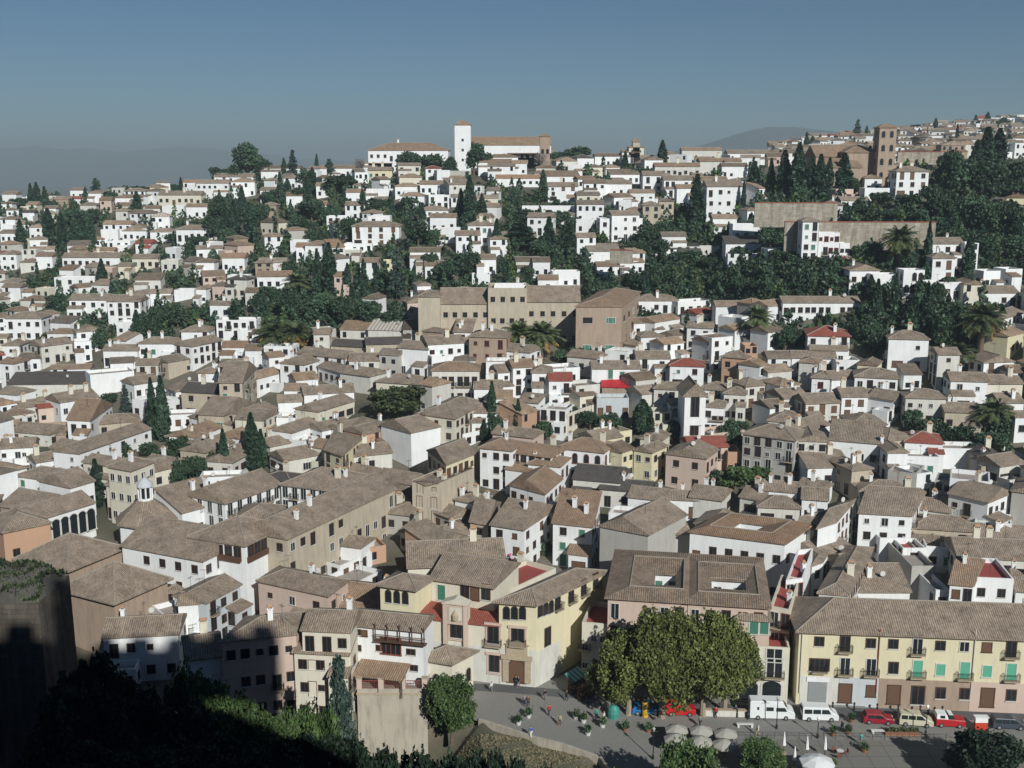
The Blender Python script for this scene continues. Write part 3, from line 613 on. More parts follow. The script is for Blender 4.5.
HOUSES_TXT = """
# xa ya xb yb h d roof wall ...
# --- skyline and upper left
2 194 16 194 6 9 gx w
50 199 68 199 6 9 hip b
70 190 83 190 5 8 gx w r=o
88 193 103 193 6 9 gy w
115 198 146 197 5 9 hip w
124 191 145 191 7 9 hip w
80 205 96 205 6 8 hip v
158 194 201 195 6 10 gx c
183 182 199 182 4 7 gx w r=o
196 184 228 182 8 10 gx w
214 177 253 176 7 10 gx w
231 183 254 180 8 9 gy w
162 206 184 206 6 8 fl w
186 207 207 206 6 8 gx w r=o
103 224 131 224 7 9 gx w
122 231 146 230 5 8 gy w
87 239 101 239 4 7 hip w r=o
107 241 130 241 4 8 fl w
176 229 221 229 6 9 hip w c=7 | long white house with six shuttered windows above a hedge, below the upper left pine mass
150 232 174 231 5 8 hip w
128 228 146 227 6 8 gy w
0 219 15 219 7 9 hip w
0 233 17 233 5 9 gx w
29 228 46 226 7 9 gy w
0 254 16 254 8 10 hip w
20 262 36 262 5 9 hip v
36 256 52 256 6 9 gx w r=o
62 257 125 257 5 9 gx w c=9 | very long low white house with a row of nine dark windows, far left hillside
132 258 160 258 5 8 gx c c=4 | cream-orange house with three small windows in a row, upper left slope
161 260 178 260 5 8 fl v
196 262 214 262 6 8 hip w
222 258 244 257 6 9 gx w r=o
0 282 18 282 6 9 hip w
2 287 20 287 7 8 gx w
22 292 32 292 5 6 gx w
54 277 97 278 7 8 fl w c=4 | white house with red-brown shutters and a flat terrace roof, left slope
98 268 112 268 5 8 fl p
118 266 131 266 5 7 gx c
135 280 160 279 5 8 sh v
129 291 142 296 7 9 gy w
150 294 170 292 5 7 gx w
174 290 194 290 4 8 fl w c=3
196 288 206 289 6 9 gy w
212 286 228 285 6 8 hip p
245 292 258 292 6 8 gx v
69 300 106 299 8 10 gx w cols=3
107 301 140 301 9 11 gx w nf=3 c=4 | three-storey white house with brown ridged roof on the left slope, round dark tree below
5 318 41 318 9 11 hip w nf=2 | white two-storey house with wide hipped roof at far left edge, upper of two
47 333 73 333 4 8 hip w
50 322 70 323 5 7 sh w
20 300 45 300 4 9 hip v
116 322 134 322 5 8 fl w
216 320 256 320 7 9 fl w c=5
181 331 209 331 7 9 hip w
192 346 222 340 7 9 gx w
222 347 245 347 6 9 gx w r=o
245 350 262 350 6 9 gx w
103 350 137 350 6 8 gx w c=5
110 363 133 362 4 8 gx w
138 343 178 343 6 9 hip w c=4
2 345 19 345 8 11 hip w nf=2 | white two-storey house with two columns of dark windows, far left edge
18 358 40 358 5 8 gx w
41 346 72 342 7 9 gx v
74 342 91 341 8 9 fl w nf=2
50 369 90 368 3.5 6 gx w r=o
8 384 88 383 4 9 sh v r=k win=none ch=0 | long dark-roofed shed with a white fascia, far left
90 375 134 371 7 10 fl w win=none ch=0 vis=20 | big blank white wall with a flat top beside the twin cypresses
134 384 160 380 6 9 gx w
0 405 17 402 7 12 gy w
18 408 60 402 4 8 gx v
60 402 98 396 6 11 gx w
38 408 58 406 5 5 gx p r=r
67 419 90 420 7 9 gx w r=o C=112,404
68 432 95 431 4 8 fl w
36 428 66 426 4 7 fl b
96 424 140 420 4 9 hip s
4 416 34 412 4 9 hip v
2 430 50 434 4 10 gx v
78 453 151 428 7 9 gx w c=6 cc=2 | long white house with one straight ridged roof slanting up right from the far left corner
50 447 78 452 7 9 gx s
0 448 34 446 8 9 gx w c=5
0 428 20 426 5 8 gx v r=o
36 462 62 458 5 8 gx w
# --- left middle: convent wings and beige group
181 391 219 393 8 11 gx s c=2 r=k | beige stone convent wing with dark roof and a wooden door porch, left-centre
219 382 242 382 10 12 gx s C=256,368 r=n
168 362 192 358 5 9 gx s
166 436 195 444 6 10 hip s
195 437 222 426 6 9 gx w r=o
207 420 243 412 5 9 gx w
224 415 253 402 6 9 gy s
205 452 238 440 6 9 gx s
238 438 262 430 5 8 gx w r=o
232 462 262 446 5 9 gx v
262 420 278 412 7 9 gy c
# --- upper centre left
352 226 399 226 8 10 hip w nf=3 c=4 | white three-storey villa with hipped brown roof standing alone, a dark loggia at its left
255 263 272 262 6 8 hip b nf=3 | narrow brick tower house with pyramid roof, upper left among dark trees
344 244 372 243 4 8 fl w c=4
343 250 360 250 4 7 fl v
257 277 290 275 6 9 gx w r=o
262 205 276 205 8 9 hip b
290 241 314 240 5 8 fl w
296 247 330 246 5 8 gx w r=o
258 262 285 262 5 8 gx w
262 168 300 168 5 9 gx w c=5
320 172 358 165 5 9 gx w
322 169 356 167 5 9 gx w c=6
364 163 392 163 5 9 hip w r=o
368 170 392 170 5 8 gx y c=4 | yellowish hilltop house below the long orange-roofed hall
284 178 302 178 6 8 gy w
286 196 302 195 6 9 gx w r=o
304 205 326 204 6 9 gx w r=o
316 186 330 185 6 8 gx w
345 205 365 205 7 9 gx w
346 192 362 192 6 8 gx w
260 190 277 190 6 8 gx w
305 245 330 245 6 9 hip w
366 190 394 188 5 8 fl w
395 186 418 186 5 8 hip w
400 195 424 196 5 8 hip w r=o
420 185 452 183 5 9 gx w
419 210 448 210 7 9 hip w
430 217 456 217 6 8 gx w
434 228 460 228 6 8 fl w
456 236 480 234 7 9 gx w
468 226 495 224 8 9 hip w nf=2
490 240 508 238 7 9 hip w
485 205 497 208 6 8 gx w
410 252 440 251 6 8 gx w
416 260 434 259 5 7 hip v
440 268 462 262 5 8 gx w r=o
476 260 496 258 6 9 gx w st=g
472 275 490 274 4 8 fl w
425 266 440 265 5 8 gx w
334 276 350 276 7 8 gx p
360 262 378 262 7 8 gx w
# --- upper centre right
478 164 512 160 6 9 gx w
487 158 518 156 6 9 hip w
488 166 515 166 7 8 gx w c=3
512 163 527 163 6 8 gx w
496 178 540 178 4 9 gx w r=o
568 165 582 165 6 6 fl w c=4
595 157 622 155 6 9 gx w
622 152 640 152 6 8 gx w
655 166 700 166 6 9 gx v r=o
682 150 722 150 6 9 gx v r=o
700 162 742 160 6 9 gx v r=o
728 154 770 152 6 10 gx w
722 166 748 166 6 9 gx w
548 186 578 186 7 9 gx w nf=3 c=3 r=n | white balconied villa with dark verandah columns and hipped roof
584 183 606 183 7 10 gx w c=4
604 184 632 183 6 9 gx w c=3
547 178 580 174 4 10 sh w
610 176 640 172 5 9 sh w
522 206 575 206 5 6 fl w c=5 | white wall-like house with three small windows on a stone terrace, upper centre
577 204 604 204 8 9 gx w nf=2
577 196 600 194 8 8 gx c
576 219 594 219 6 8 fl w
600 220 643 217 9 10 fl w nf=2 c=4 | big square white house with flat roof and tall blank wall, centre of upper slope
612 217 640 212 11 8 gx w
643 205 661 205 9 9 hip s nf=3 | beige stone house with two arched loggia storeys, upper centre
659 201 674 201 9 8 hip s nf=2
643 175 664 175 8 10 gx w nf=2 | white block with a dark glazed upper gallery under a long hipped roof
664 180 696 179 8 10 gx w c=5
696 181 728 180 8 10 gx w r=o
677 188 696 188 9 9 gx w nf=3
707 186 743 186 11 10 gx w nf=3 C=750,180 c=4
702 197 726 197 8 8 hip w nf=2
713 218 737 218 6 8 gx w c=3
733 224 762 224 6 8 fl w c=3
630 193 655 192 5 8 gx w
628 210 643 210 6 8 hip w
662 236 686 236 6 8 gx w c=3
502 237 536 236 5 9 gx w c=3 nf=1 | low white house with three dark doors and patchy roof among trees
577 238 596 236 7 8 gx w
588 252 620 250 4 9 sh w
597 267 624 265 4 8 gx w r=o
620 265 645 260 5 8 gx w
630 256 646 250 7 9 gx w
533 262 550 261 6 8 gx w
552 272 580 271 6 8 fl w c=4
538 279 558 279 5 7 gx w r=o c=1 | white annex with one orange shutter above the convent roof
548 288 580 286 4 8 fl w
516 262 540 260 5 8 gx v
660 246 720 247 3 7 fl v r=n
# --- right upper
897 171 929 171 10 10 hip w nf=3 c=3 | white three-storey villa beside the brick church tower, dark tree mass at its right
865 178 882 178 6 7 hip w c=2
865 188 897 188 5 8 fl w c=4
803 221 819 221 14 7 hip w nf=4 c=2 Y=294 vis=34 | tall white tower-like villa with flowering balcony, right slope
819 233 840 232 12 6 fl w nf=3 c=4 Y=295 vis=24 st=r
840 243 850 243 9 6 fl w Y=295 vis=18
768 250 790 248 4 8 fl w
933 243 964 243 8 9 gx w
965 243 979 243 10 8 fl w nf=4
933 257 955 258 8 9 hip w nf=2
850 270 880 270 6 9 gy w
873 275 900 274 6 8 fl w nf=2 c=4
904 270 925 270 8 8 fl w nf=2 c=3 st=b shape=arch | white house with three arched upper windows, right slope
925 282 962 282 6 8 fl w c=4 nf=1
964 284 985 284 7 10 gy c
982 292 1018 292 5 9 gx w c=4
984 272 1002 270 6 8 fl w
1006 270 1024 268 6 8 fl w
1004 318 1024 312 7 8 gx w
1008 336 1024 332 6 8 gx y
783 302 860 302 5 8 gx w c=11 nf=1 | long low white house with a green awning above the red-roofed house
768 306 788 304 6 8 gx w
808 335 850 336 7 13 hip w r=r c=4 | white house with a big bright red-brown tiled roof, right of centre
810 349 848 350 5 5 gx w
792 357 836 358 5 8 gx w
836 360 860 360 5 8 fl w win=none
768 358 791 358 7 9 gx w
768 332 784 330 6 8 gx w
889 338 929 339 10 10 hip w nf=2 c=2 | white two-storey villa with hipped roof standing between dark trees, right
904 374 922 374 5 7 sh w
951 380 988 381 8 9 gx w c=2
988 383 1023 383 6 9 gx c c=3
984 362 1014 361 7 8 gy w
1010 372 1024 372 7 8 gx w
906 397 946 398 8 9 hip v c=4 | weathered house with an open upper gallery left of a palm
945 411 980 412 6 9 gx s c=3
1000 402 1024 402 9 9 gx w nf=3 st=r
812 377 830 378 8 9 hip w c=1 st=r | narrow white house with a single red-brown window under a hipped roof, right of centre
832 379 862 378 6 9 gx w
855 376 898 378 8 10 hip w c=4 nf=2
806 403 840 402 7 10 gx v c=3
842 396 868 396 7 9 gx w st=s
868 396 894 400 6 9 gx w
780 386 800 384 7 10 hip w
768 372 792 370 6 8 gx v
784 398 808 396 6 10 gx v r=n
770 408 790 406 6 9 gx w
852 424 886 424 6 11 hip v c=3
768 420 800 422 6 12 hip c
800 432 830 424 6 10 gx w
830 439 880 443 8 11 sh w r=n win=f c=4 nf=1 | long blank white wall with three tiny windows, under brown roofs beside the dark alley
853 428 888 440 6 9 hip s
797 440 828 441 10 10 gy v nf=3 c=3
743 433 795 440 12 12 hip g nf=4 c=5 | grey-white four-storey flats with rows of square windows behind green trees
808 467 850 466 6 9 sh w win=f c=3 nf=1
852 470 872 468 7 12 hip s
888 452 908 452 8 10 gy w
905 441 943 443 6 10 hip w r=r
906 456 940 457 6 7 fl w
938 448 980 449 5 8 fl w win=none
978 456 1004 456 6 9 gy s r=k
1000 466 1024 462 6 9 gx v
888 470 916 474 7 10 fl g win=none
917 474 932 472 7 8 fl w fl=r
935 480 952 482 7 8 fl g
950 478 990 482 10 10 fl w nf=2 c=5 | white modernist house with stacked flat terraces, right edge
988 502 1012 492 9 10 gy w
1012 490 1040 494 10 12 gy g win=none
975 520 1012 524 6 8 fl w win=f nf=1 c=2
# --- centre: below the big convent
398 347 428 349 9 9 gx w
428 344 464 342 10 10 gx w nf=2 c=4
469 336 506 337 12 11 pyr b nf=3 c=3 st=r | brown brick house with pyramid roof and two tiers of windows, just below the long convent
432 370 479 370 10 10 hip v nf=2 c=6 r=o shape=tall st=b | pinkish white house with terracotta hipped roof and long wooden balcony, centre
455 360 475 360 5 6 gx w
498 372 530 370 7 9 gx w
474 388 502 388 6 9 gx w r=n
297 353 345 358 7 9 gx w c=4
349 360 379 360 7 9 gx v
379 354 398 355 8 8 gx g
340 372 370 376 6 9 gx v r=n
318 366 340 372 5 8 gx w
376 381 420 384 6 10 hip c c=4 | cream house with hipped roof directly behind the olive tree, centre
420 384 432 386 8 9 gx v
296 380 318 378 6 9 gx w
284 390 304 390 5 8 gx w r=o
304 394 354 391 6 9 gx w c=8 nf=1
278 402 302 401 6 8 gx w
318 411 354 400 6 9 gx c
258 378 282 372 5 8 gx w
256 415 277 408 7 9 gx p
292 432 322 422 6 8 gx w
322 430 352 424 5 8 gx w
276 418 300 418 5 8 fl w
352 424 376 430 6 8 gx w
270 446 300 440 5 8 gx v
310 446 324 448 6 8 gx c
324 449 342 455 8 9 gx y C=362,438 | small yellow house with dark windows left of a blank white gable, centre left
342 430 366 424 5 7 gx w r=n
364 434 381 430 7 9 gx o
381 424 411 432 9 12 gy w win=none ch=0 vis=22 | blank white gable wall with snowy lean-to, centre
419 413 455 418 8 10 hip c C=486,402 | cream house with broad hipped roof and a shaded balcony, centre
472 412 498 412 7 9 gx w
490 398 512 398 7 9 gx w
455 436 482 430 4 8 fl w
412 480 446 466 8 12 gx s C=470,470
446 464 474 453 10 13 gx y C=455,440 c=5 nf=3 | long yellow three-storey house with balconies facing down right, centre
330 470 370 478 4 9 gx v
375 478 412 484 6 9 gx v r=n
285 460 330 452 5 10 gx v
352 456 392 452 5 10 gx v r=n
392 498 412 496 5 9 sh g r=n
455 499 476 503 6 7 hip w c=2 | tiny white house with a hipped roof and one dark window in a courtyard, centre
430 500 452 498 4 7 fl w
480 447 512 450 11 10 hip w r=o nf=3 c=3 | white orange-roofed house with dark-framed tall windows, left of the arched-window house
512 452 551 457 10 10 gx w r=o nf=3 c=5 st=b shape=tall
528 463 560 466 9 9 hip w r=o nf=2 c=2
557 447 604 452 9 11 hip w r=o nf=2 c=4 st=r shape=arch | white house with orange roof, red-trimmed arched windows and pink base
596 440 622 436 6 9 gx y
622 452 634 448 8 9 gx y
634 449 652 452 8 9 gy y c=2 | small bright yellow gabled house beside the pink one
605 434 632 430 5 8 fl y
666 453 706 458 9 11 gy p nf=2 c=2 | pink gable-fronted house with two dark triangular attic openings
690 447 728 446 7 10 gx p r=r
712 434 745 430 5 8 fl p
728 452 741 452 6 8 fl o
# four houses and modern gable
654 388 679 389 8 8 hip v c=2
679 388 700 388 7 9 hip v c=2
700 388 724 390 7 9 hip w c=2
724 393 746 394 8 8 hip v c=3
746 386 768 384 7 9 hip v
671 405 691 405 7 8 hip w c=3 nf=2
705 406 724 407 8 8 hip w c=3 nf=2
653 412 672 412 7 7 fl c nf=2
642 394 660 392 6 9 gx v
540 408 566 410 7 9 fl w c=3
522 414 537 410 7 9 sh o
568 414 600 402 4 9 fl c
597 398 629 398 6 7 fl u c=4 | pale blue flat-roofed house below the bright scarlet roof
602 386 638 387 3 6 sh b r=R win=none ch=0 | low house with a bright scarlet sheet roof, centre right
576 386 600 384 7 9 fl v
580 396 596 394 5 7 sh c
592 368 640 368 7 9 gx w c=4 st=g | white house with long grey-brown roof just above the scarlet roof
549 380 572 380 8 9 gx w c=2 r=r
532 372 552 372 9 9 hip w c=1 nf=2
513 367 534 366 9 9 gx w nf=3 c=2 r=o
553 369 580 367 6 9 fl w
505 350 530 352 8 9 gx w
486 362 512 362 8 9 fl w nf=2
637 358 670 358 7 9 gx w c=2
670 365 704 366 7 9 hip w r=r c=2 | white house with a faded red hipped roof and two dark windows, right of centre
641 337 664 336 7 8 hip w c=2
664 344 684 342 7 8 gx w
655 322 680 318 5 8 gx w
634 323 660 322 5 8 gx w
636 300 678 300 5 9 hip w
678 302 712 300 5 8 fl w
694 334 712 338 11 9 fl w nf=3 c=2 | tall narrow white house with flat terrace, right of centre
709 342 728 340 8 9 gx w
697 314 714 312 5 8 gx w r=r
716 306 740 306 6 8 gx w
722 356 746 358 9 8 hip o c=2 | bright orange house with a small hipped roof, right of centre
745 346 758 346 10 8 fl o
735 330 752 328 6 8 gx w c=3
758 326 768 326 6 8 gx w
760 366 768 364 8 8 gx w
736 318 750 316 6 8 fl w
600 340 636 345 4 8 gx v
605 350 628 352 7 8 fl w
636 380 656 378 6 9 gx v
# --- lower centre
470 521 488 524 6 11 gx s C=500,502
491 524 524 529 8 13 gx w C=558,506 c=2 cc=5 | white house with grey hipped roof and long lit side wall, lower centre
510 484 545 493 7 8 gy w r=o C=562,478
545 506 580 502 4 9 gx v r=n
553 522 592 526 8 12 sh w r=o C=600,508
573 478 620 482 6 13 gx v r=k
600 488 650 492 5 9 gx v r=k
628 496 664 500 5 9 gx w
600 525 648 534 12 16 gy g C=686,514 win=none ch=0 p=.5 | big bare grey gable wall with peeling render, lower centre
648 535 690 533 11 9 sh g win=none ch=0
660 498 700 500 5 7 gx w r=n
690 496 722 500 6 10 gx v r=n
762 489 797 492 6 8 gx w st=r c=3 | white house with three red-brown shutters beside green trees, right of centre
797 488 822 492 6 9 gx w
758 506 800 508 5 9 hip v
802 498 828 500 6 9 gx w
740 496 762 500 5 9 gx v
690 531 785 543 11 19 ct w r=o ct=.3,.62,.35,.72 c=6 nf=2 C=813,524 | long white house with two rows of four windows and twin courtyards in its orange roof
793 534 817 529 9 9 gx w C=829,510
818 527 837 521 11 10 gx w C=857,498
428 543 450 535 5 8 sh o
400 530 440 545 5 9 gx v r=n
440 540 480 530 5 9 hip v
480 545 512 548 4 9 gx v r=n
385 512 412 515 5 9 hip g r=n
330 523 372 516 5 9 gx v
414 505 452 518 4 8 gx g r=n
320 603 380 610 5 10 gx o r=o
322 542 361 547 6 7 gx w c=7 nf=1 shape=tall | small white gallery house with a row of tall openings beside an orange terrace
360 549 386 545 4 7 fl o
258 580 328 595 8 10 hip p c=3 nf=2 C=348,580
292 566 330 556 4 8 gx s
340 566 372 552 3 7 fl w
352 585 382 570 3 6 fl w
# right block
859 512 912 515 8 12 gx w c=3 C=925,492
912 527 976 531 6 10 hip s c=6 nf=1
918 508 950 512 5 9 gx v
860 491 915 494 5 10 hip v
819 592 848 594 11 16 hip v C=872,548 r=n
857 591 910 591 7 12 gx w c=5 nf=1 st=b | white house with a dark wooden gallery behind the long yellow building, lower right
912 566 936 566 7 14 fl g win=none
880 538 906 538 6 7 fl w
903 548 926 548 7 7 fl w fl=r
926 546 956 548 6 7 fl w fl=r
936 590 950 590 7 8 fl w
950 583 973 585 9 9 gx w r=o C=984,560 c=2
973 577 1014 579 9 9 fl w c=2 nf=2 fl=r | white block with a cluttered red roof terrace, lower right
958 556 1040 560 7 9 gx v
962 536 1030 540 5 10 gx v r=n
1016 590 1040 592 7 9 gx w
822 556 850 545 9 10 gx v r=n
858 574 880 570 8 9 gx v
# lower left near shadow
178 604 206 602 8 5 gx w C=214,590 win=l
206 602 240 584 8 6 gx u win=f
163 592 183 592 5 6 hip w c=2
103 637 178 633 7 7 gx w c=4
100 606 160 604 4 8 fl w fl=r
170 620 200 612 6 7 fl w
222 641 296 633 12 9 hip p c=5 nf=3 C=316,610
302 629 350 631 13 7 gx c c=3 nf=4
294 651 348 654 10 6 sh c c=3 nf=3 | beige house with a double balcony and small sloping lower roof, above the shaded shrubs
186 660 222 655 9 8 gx w
726 243 774 243 3.5 8 sh w r=k win=none ch=0 | long dark restaurant roof over a terrace with a white parapet, right slope gardens
728 254 772 254 2.5 4 fl w win=none ch=0
652 249 700 248 2.5 6 sh w r=k win=none ch=0
340 329 376 330 4 8 sh v r=n win=none ch=0
368 329 404 330 4.5 9 sh v r=l win=none ch=0 | low shed with a pale sheet-metal roof behind dark sheds, centre left
403 329 424 329 4.5 8 sh g r=k win=none ch=0
331 345 372 347 4 9 gx s r=k win=none ch=0
366 344 402 343 4.5 9 gx s r=k win=none ch=0
512 589 556 568 9 6 fl c fl=r win=none ch=0 | small red-floored roof terrace tucked behind the yellow palace wings
"""
TREES_TXT = """
# type px ybase hpx [wpx]
C 248 178 50 34
C 222 182 26 26
c 96 194 20 14
y 181 186 17 4
y 32 210 27 6
y 38 212 30 7
y 46 212 26 7
y 62 232 20 8
y 22 253 34 9
y 50 246 38 11
y 64 250 34 9
y 74 252 28 9
y 82 250 30 9
y 92 248 28 8
y 103 290 32 9
y 138 221 30 9
b 200 246 12 22
b 176 242 10 26
b 222 222 30 26
y 243 222 36 8
y 235 240 40 10
y 250 244 42 11
y 226 240 30 10
b 214 240 26 20
c 293 166 31 15
c 284 168 24 10
c 329 158 20 16
y 317 172 26 4
y 307 200 24 6
y 313 195 28 7
y 281 210 38 8
y 288 204 26 8
b 345 194 22 36
b 330 196 18 20
g 360 166 22 16
b 405 176 27 24
b 418 176 25 22
b 433 178 27 26
b 450 176 22 16
b 474 174 34 26
b 486 172 22 16
y 363 219 30 6
y 391 216 26 7
y 470 227 52 10
y 461 222 34 8
y 482 222 28 8
y 497 252 34 9
b 378 218 22 26
b 406 214 20 20
b 312 222 26 34
b 332 226 26 20
b 418 248 30 32
b 350 240 26 18
y 330 294 52 12
y 318 294 46 8
y 348 296 34 7
y 364 296 38 7
y 377 292 30 7
c 397 298 48 18
b 445 285 28 34
b 432 272 22 20
f 467 272 22 20
b 290 318 34 30
b 318 322 32 34
b 345 326 34 32
b 372 328 32 30
b 394 330 28 26
b 270 302 18 22
p 297 300 30 24
P 276 356 38 34
P 297 356 38 32
c 573 148 15 5
b 577 168 24 32
b 558 160 18 14
y 625 175 24 7
y 617 174 16 6
y 662 170 30 9
b 640 180 14 22
y 696 228 54 14
y 753 203 42 10
y 743 214 34 4
y 723 176 16 4
y 728 177 14 4
c 543 202 32 10
b 524 228 22 26
b 557 228 20 26
y 549 256 40 12
y 569 258 36 10
b 572 232 18 18
g 541 172 24 16
b 607 232 20 26
b 645 250 28 26
b 634 262 24 24
b 660 256 20 22
b 604 296 18 26
b 632 288 18 20
b 690 262 14 30
b 712 272 18 26
b 740 262 18 30
b 668 282 16 20
b 782 262 16 30
b 800 270 18 34
b 820 272 18 30
b 760 292 14 26
b 800 292 12 30
b 836 290 16 30
y 770 200 42 8
y 783 200 50 12
y 797 201 58 14
y 810 200 42 11
y 819 200 46 12
y 828 199 42 8
y 843 196 43 15
y 868 184 38 8
y 888 180 42 7
b 855 196 20 14
c 857 142 22 12
c 866 142 16 8
y 806 150 18 5
y 812 152 16 6
y 956 150 26 4
y 987 128 16 5
b 1002 130 14 14
b 880 206 16 26
b 905 208 16 26
b 860 218 16 24
b 840 214 14 22
b 930 206 24 22
b 890 222 14 26
b 915 224 16 26
y 985 175 48 16
y 997 172 44 14
y 975 176 36 12
b 948 190 44 34
b 968 200 46 36
b 990 206 48 36
b 1012 200 44 34
b 940 222 38 30
b 962 232 40 34
b 985 238 42 34
b 1010 240 44 36
b 955 255 32 28
b 985 262 30 30
b 1012 262 30 30
P 898 268 48 28
p 841 250 28 12
y 927 268 48 7
y 967 286 54 10
y 812 215 12 5
y 828 210 16 4
b 770 248 24 26
b 784 240 16 16
b 856 262 20 20
b 872 258 20 20
f 903 262 18 14
y 894 318 46 7
y 876 320 42 9
y 870 300 26 8
y 908 334 32 8
y 915 330 30 8
y 925 332 50 12
y 947 320 28 6
b 868 345 34 26
b 880 362 34 26
b 940 350 40 24
b 953 376 22 20
y 940 345 36 10
y 952 340 34 10
y 1000 340 36 10
P 980 354 58 36
p 957 374 36 28
p 992 436 42 30
b 912 430 24 22
b 928 440 26 26
b 945 444 24 24
b 962 446 24 24
b 980 450 22 24
b 1000 454 24 26
b 914 415 18 12
b 975 462 24 20
p 757 345 44 26
b 745 340 20 20
b 728 330 16 16
b 785 352 28 24
b 772 350 22 18
b 798 348 22 16
p 518 362 46 28
P 541 364 48 32
b 600 362 18 22
b 578 362 18 22
b 562 362 16 20
y 101 290 26 7
c 126 414 30 14
b 110 406 16 16
y 164 443 68 13
y 154 441 64 8
y 148 375 28 7
b 84 345 30 20
b 102 350 26 20
b 145 345 30 18
y 138 345 36 10
b 160 335 34 20
b 178 328 28 24
y 160 350 34 8
b 190 345 18 12
b 205 322 18 20
b 236 320 22 20
y 235 330 30 8
b 60 308 16 24
b 65 290 12 30
b 168 470 24 26
b 190 478 24 26
b 178 504 50 22
b 200 492 40 22
b 125 460 20 18
b 150 458 18 24
y 225 482 54 10
y 253 472 60 12
y 262 468 40 10
y 98 508 50 11
o 398 418 36 60
y 492 436 56 8
b 498 442 30 20
y 518 438 40 7
y 484 442 24 7
b 543 442 24 24
b 572 424 22 22
b 590 430 22 24
b 612 434 24 26
y 642 434 36 16
b 640 436 30 20
y 650 438 26 8
b 676 440 22 24
b 700 442 18 22
b 730 446 30 26
b 742 440 22 18
f 735 490 28 32
f 760 488 28 26
b 714 488 22 18
f 575 548 20 20
b 545 556 18 10
f 828 768 14 16
b 838 268 14 16
b 300 205 20 20
y 645 300 30 8
y 1018 250 30 8
b 236 180 26 26
b 266 180 28 26
b 262 168 20 22
b 140 194 12 26
b 158 193 12 26
b 172 192 12 22
b 116 196 12 16
b 20 212 16 20
b 54 218 20 18
b 110 208 18 22
b 92 226 20 22
b 76 226 20 22
b 304 188 22 20
b 270 210 22 22
b 262 225 24 22
b 318 250 22 20
b 300 232 20 24
b 180 466 30 26
b 200 482 30 26
b 172 498 40 22
b 212 478 30 20
b 190 462 30 24
b 905 150 14 16
b 925 146 12 14
b 940 140 12 14
b 915 130 9 12
y 935 132 14 5
b 960 128 10 14
c 975 126 12 8
b 1000 118 10 14
b 1015 145 14 16
y 1008 152 18 6
b 880 150 8 12
b 985 140 14 20
b 838 150 10 14
b 800 158 10 16
b 690 160 10 14
b 655 160 10 14
k 806 279 14 16
k 820 280 13 18
k 834 280 14 18
k 846 277 14 14
"""
# ------------------------------------------------------------------ ground, plain, far hills
def mat_ground():
    m, N, L, B = nm('town_ground'); geo = N.new('ShaderNodeNewGeometry'); P = geo.outputs['Position']
    n = noise(N, L, P, .045, 6, .65); f = noise(N, L, P, .6, 5, .7)
    r = ramp(N, [(.38, (.055, .065, .035)), (.50, (.16, .135, .095)), (.62, (.22, .20, .165))]); L.new(n, r.inputs[0])
    c = mixc(N, L, f, r.outputs[0], (.10, .09, .065)); L.new(c, B.inputs['Base Color']); B.inputs['Roughness'].default_value = .95
    return m
M_GROUND = mat_ground()
def mat_paving(name, a, b, grid=None):
    m, N, L, B = nm(name); geo = N.new('ShaderNodeNewGeometry'); P = geo.outputs['Position']
    n = noise(N, L, P, .16, 6, .6); f = noise(N, L, P, 3.0, 4, .7)
    c = mixc(N, L, n, a, b); c = mixc(N, L, f, c, tuple(v*1.25 for v in b)); 
    if grid:
        br = N.new('ShaderNodeTexBrick'); br.offset = 0; br.inputs['Scale'].default_value = 1; br.inputs['Brick Width'].default_value = grid; br.inputs['Row Height'].default_value = grid
        br.inputs['Mortar Size'].default_value = .07; br.inputs['Color1'].default_value = (1, 1, 1, 1); br.inputs['Color2'].default_value = (1, 1, 1, 1); br.inputs['Mortar'].default_value = (.70, .70, .70, 1)
        L.new(P, br.inputs['Vector']); c = mixc(N, L, 1.0, c, br.outputs['Color'], 'MULTIPLY')
    L.new(c, B.inputs['Base Color']); B.inputs['Roughness'].default_value = .9; return m
b = MB(); pxs = [-2600+i*130 for i in range(19)]+[-120+i*20 for i in range(64)]+[1160+i*150 for i in range(16)]
Ys = [5, 8, 12, 18, 26, 36, 46, 56, 64, 72, 80, 86, 92, 96, 100, 104, 108, 112, 115, 116.4, 117, 117.4, 118, 119, 120.5, 122, 123.4, 124.4, 125, 126, 127.5, 128.7, 129.3, 131, 132.3, 133, 133.4, 134, 134.5, 134.9, 135.2, 135.5, 138, 142, 147]
while Ys[-1] < 520: Ys.append(Ys[-1]*1.035)
while Ys[-1] < 12500: Ys.append(Ys[-1]*1.12)
for Y in Ys:
    for p in pxs:
        x = (p-512)/FPX/.965*Y
        z = ground(x, Y)
        if 150 < Y < 1500: z += sin(x*.11+Y*.07)*.25
        b.v.append((x, Y, z))
nx = len(pxs)
for j in range(len(Ys)-1):
    for i in range(nx-1): b.f.append((j*nx+i, j*nx+i+1, (j+1)*nx+i+1, (j+1)*nx+i)); b.m.append(0)
b.mats = [M_GROUND]
tag(b.build('hillside_ground', smooth=True), kind='structure')
b = MB(); b.poly([(-11500, -400, -62), (11500, -400, -62), (11500, 12800, -62), (-11500, 12800, -62)], M_GROUND)
tag(b.build('plain'), kind='structure')
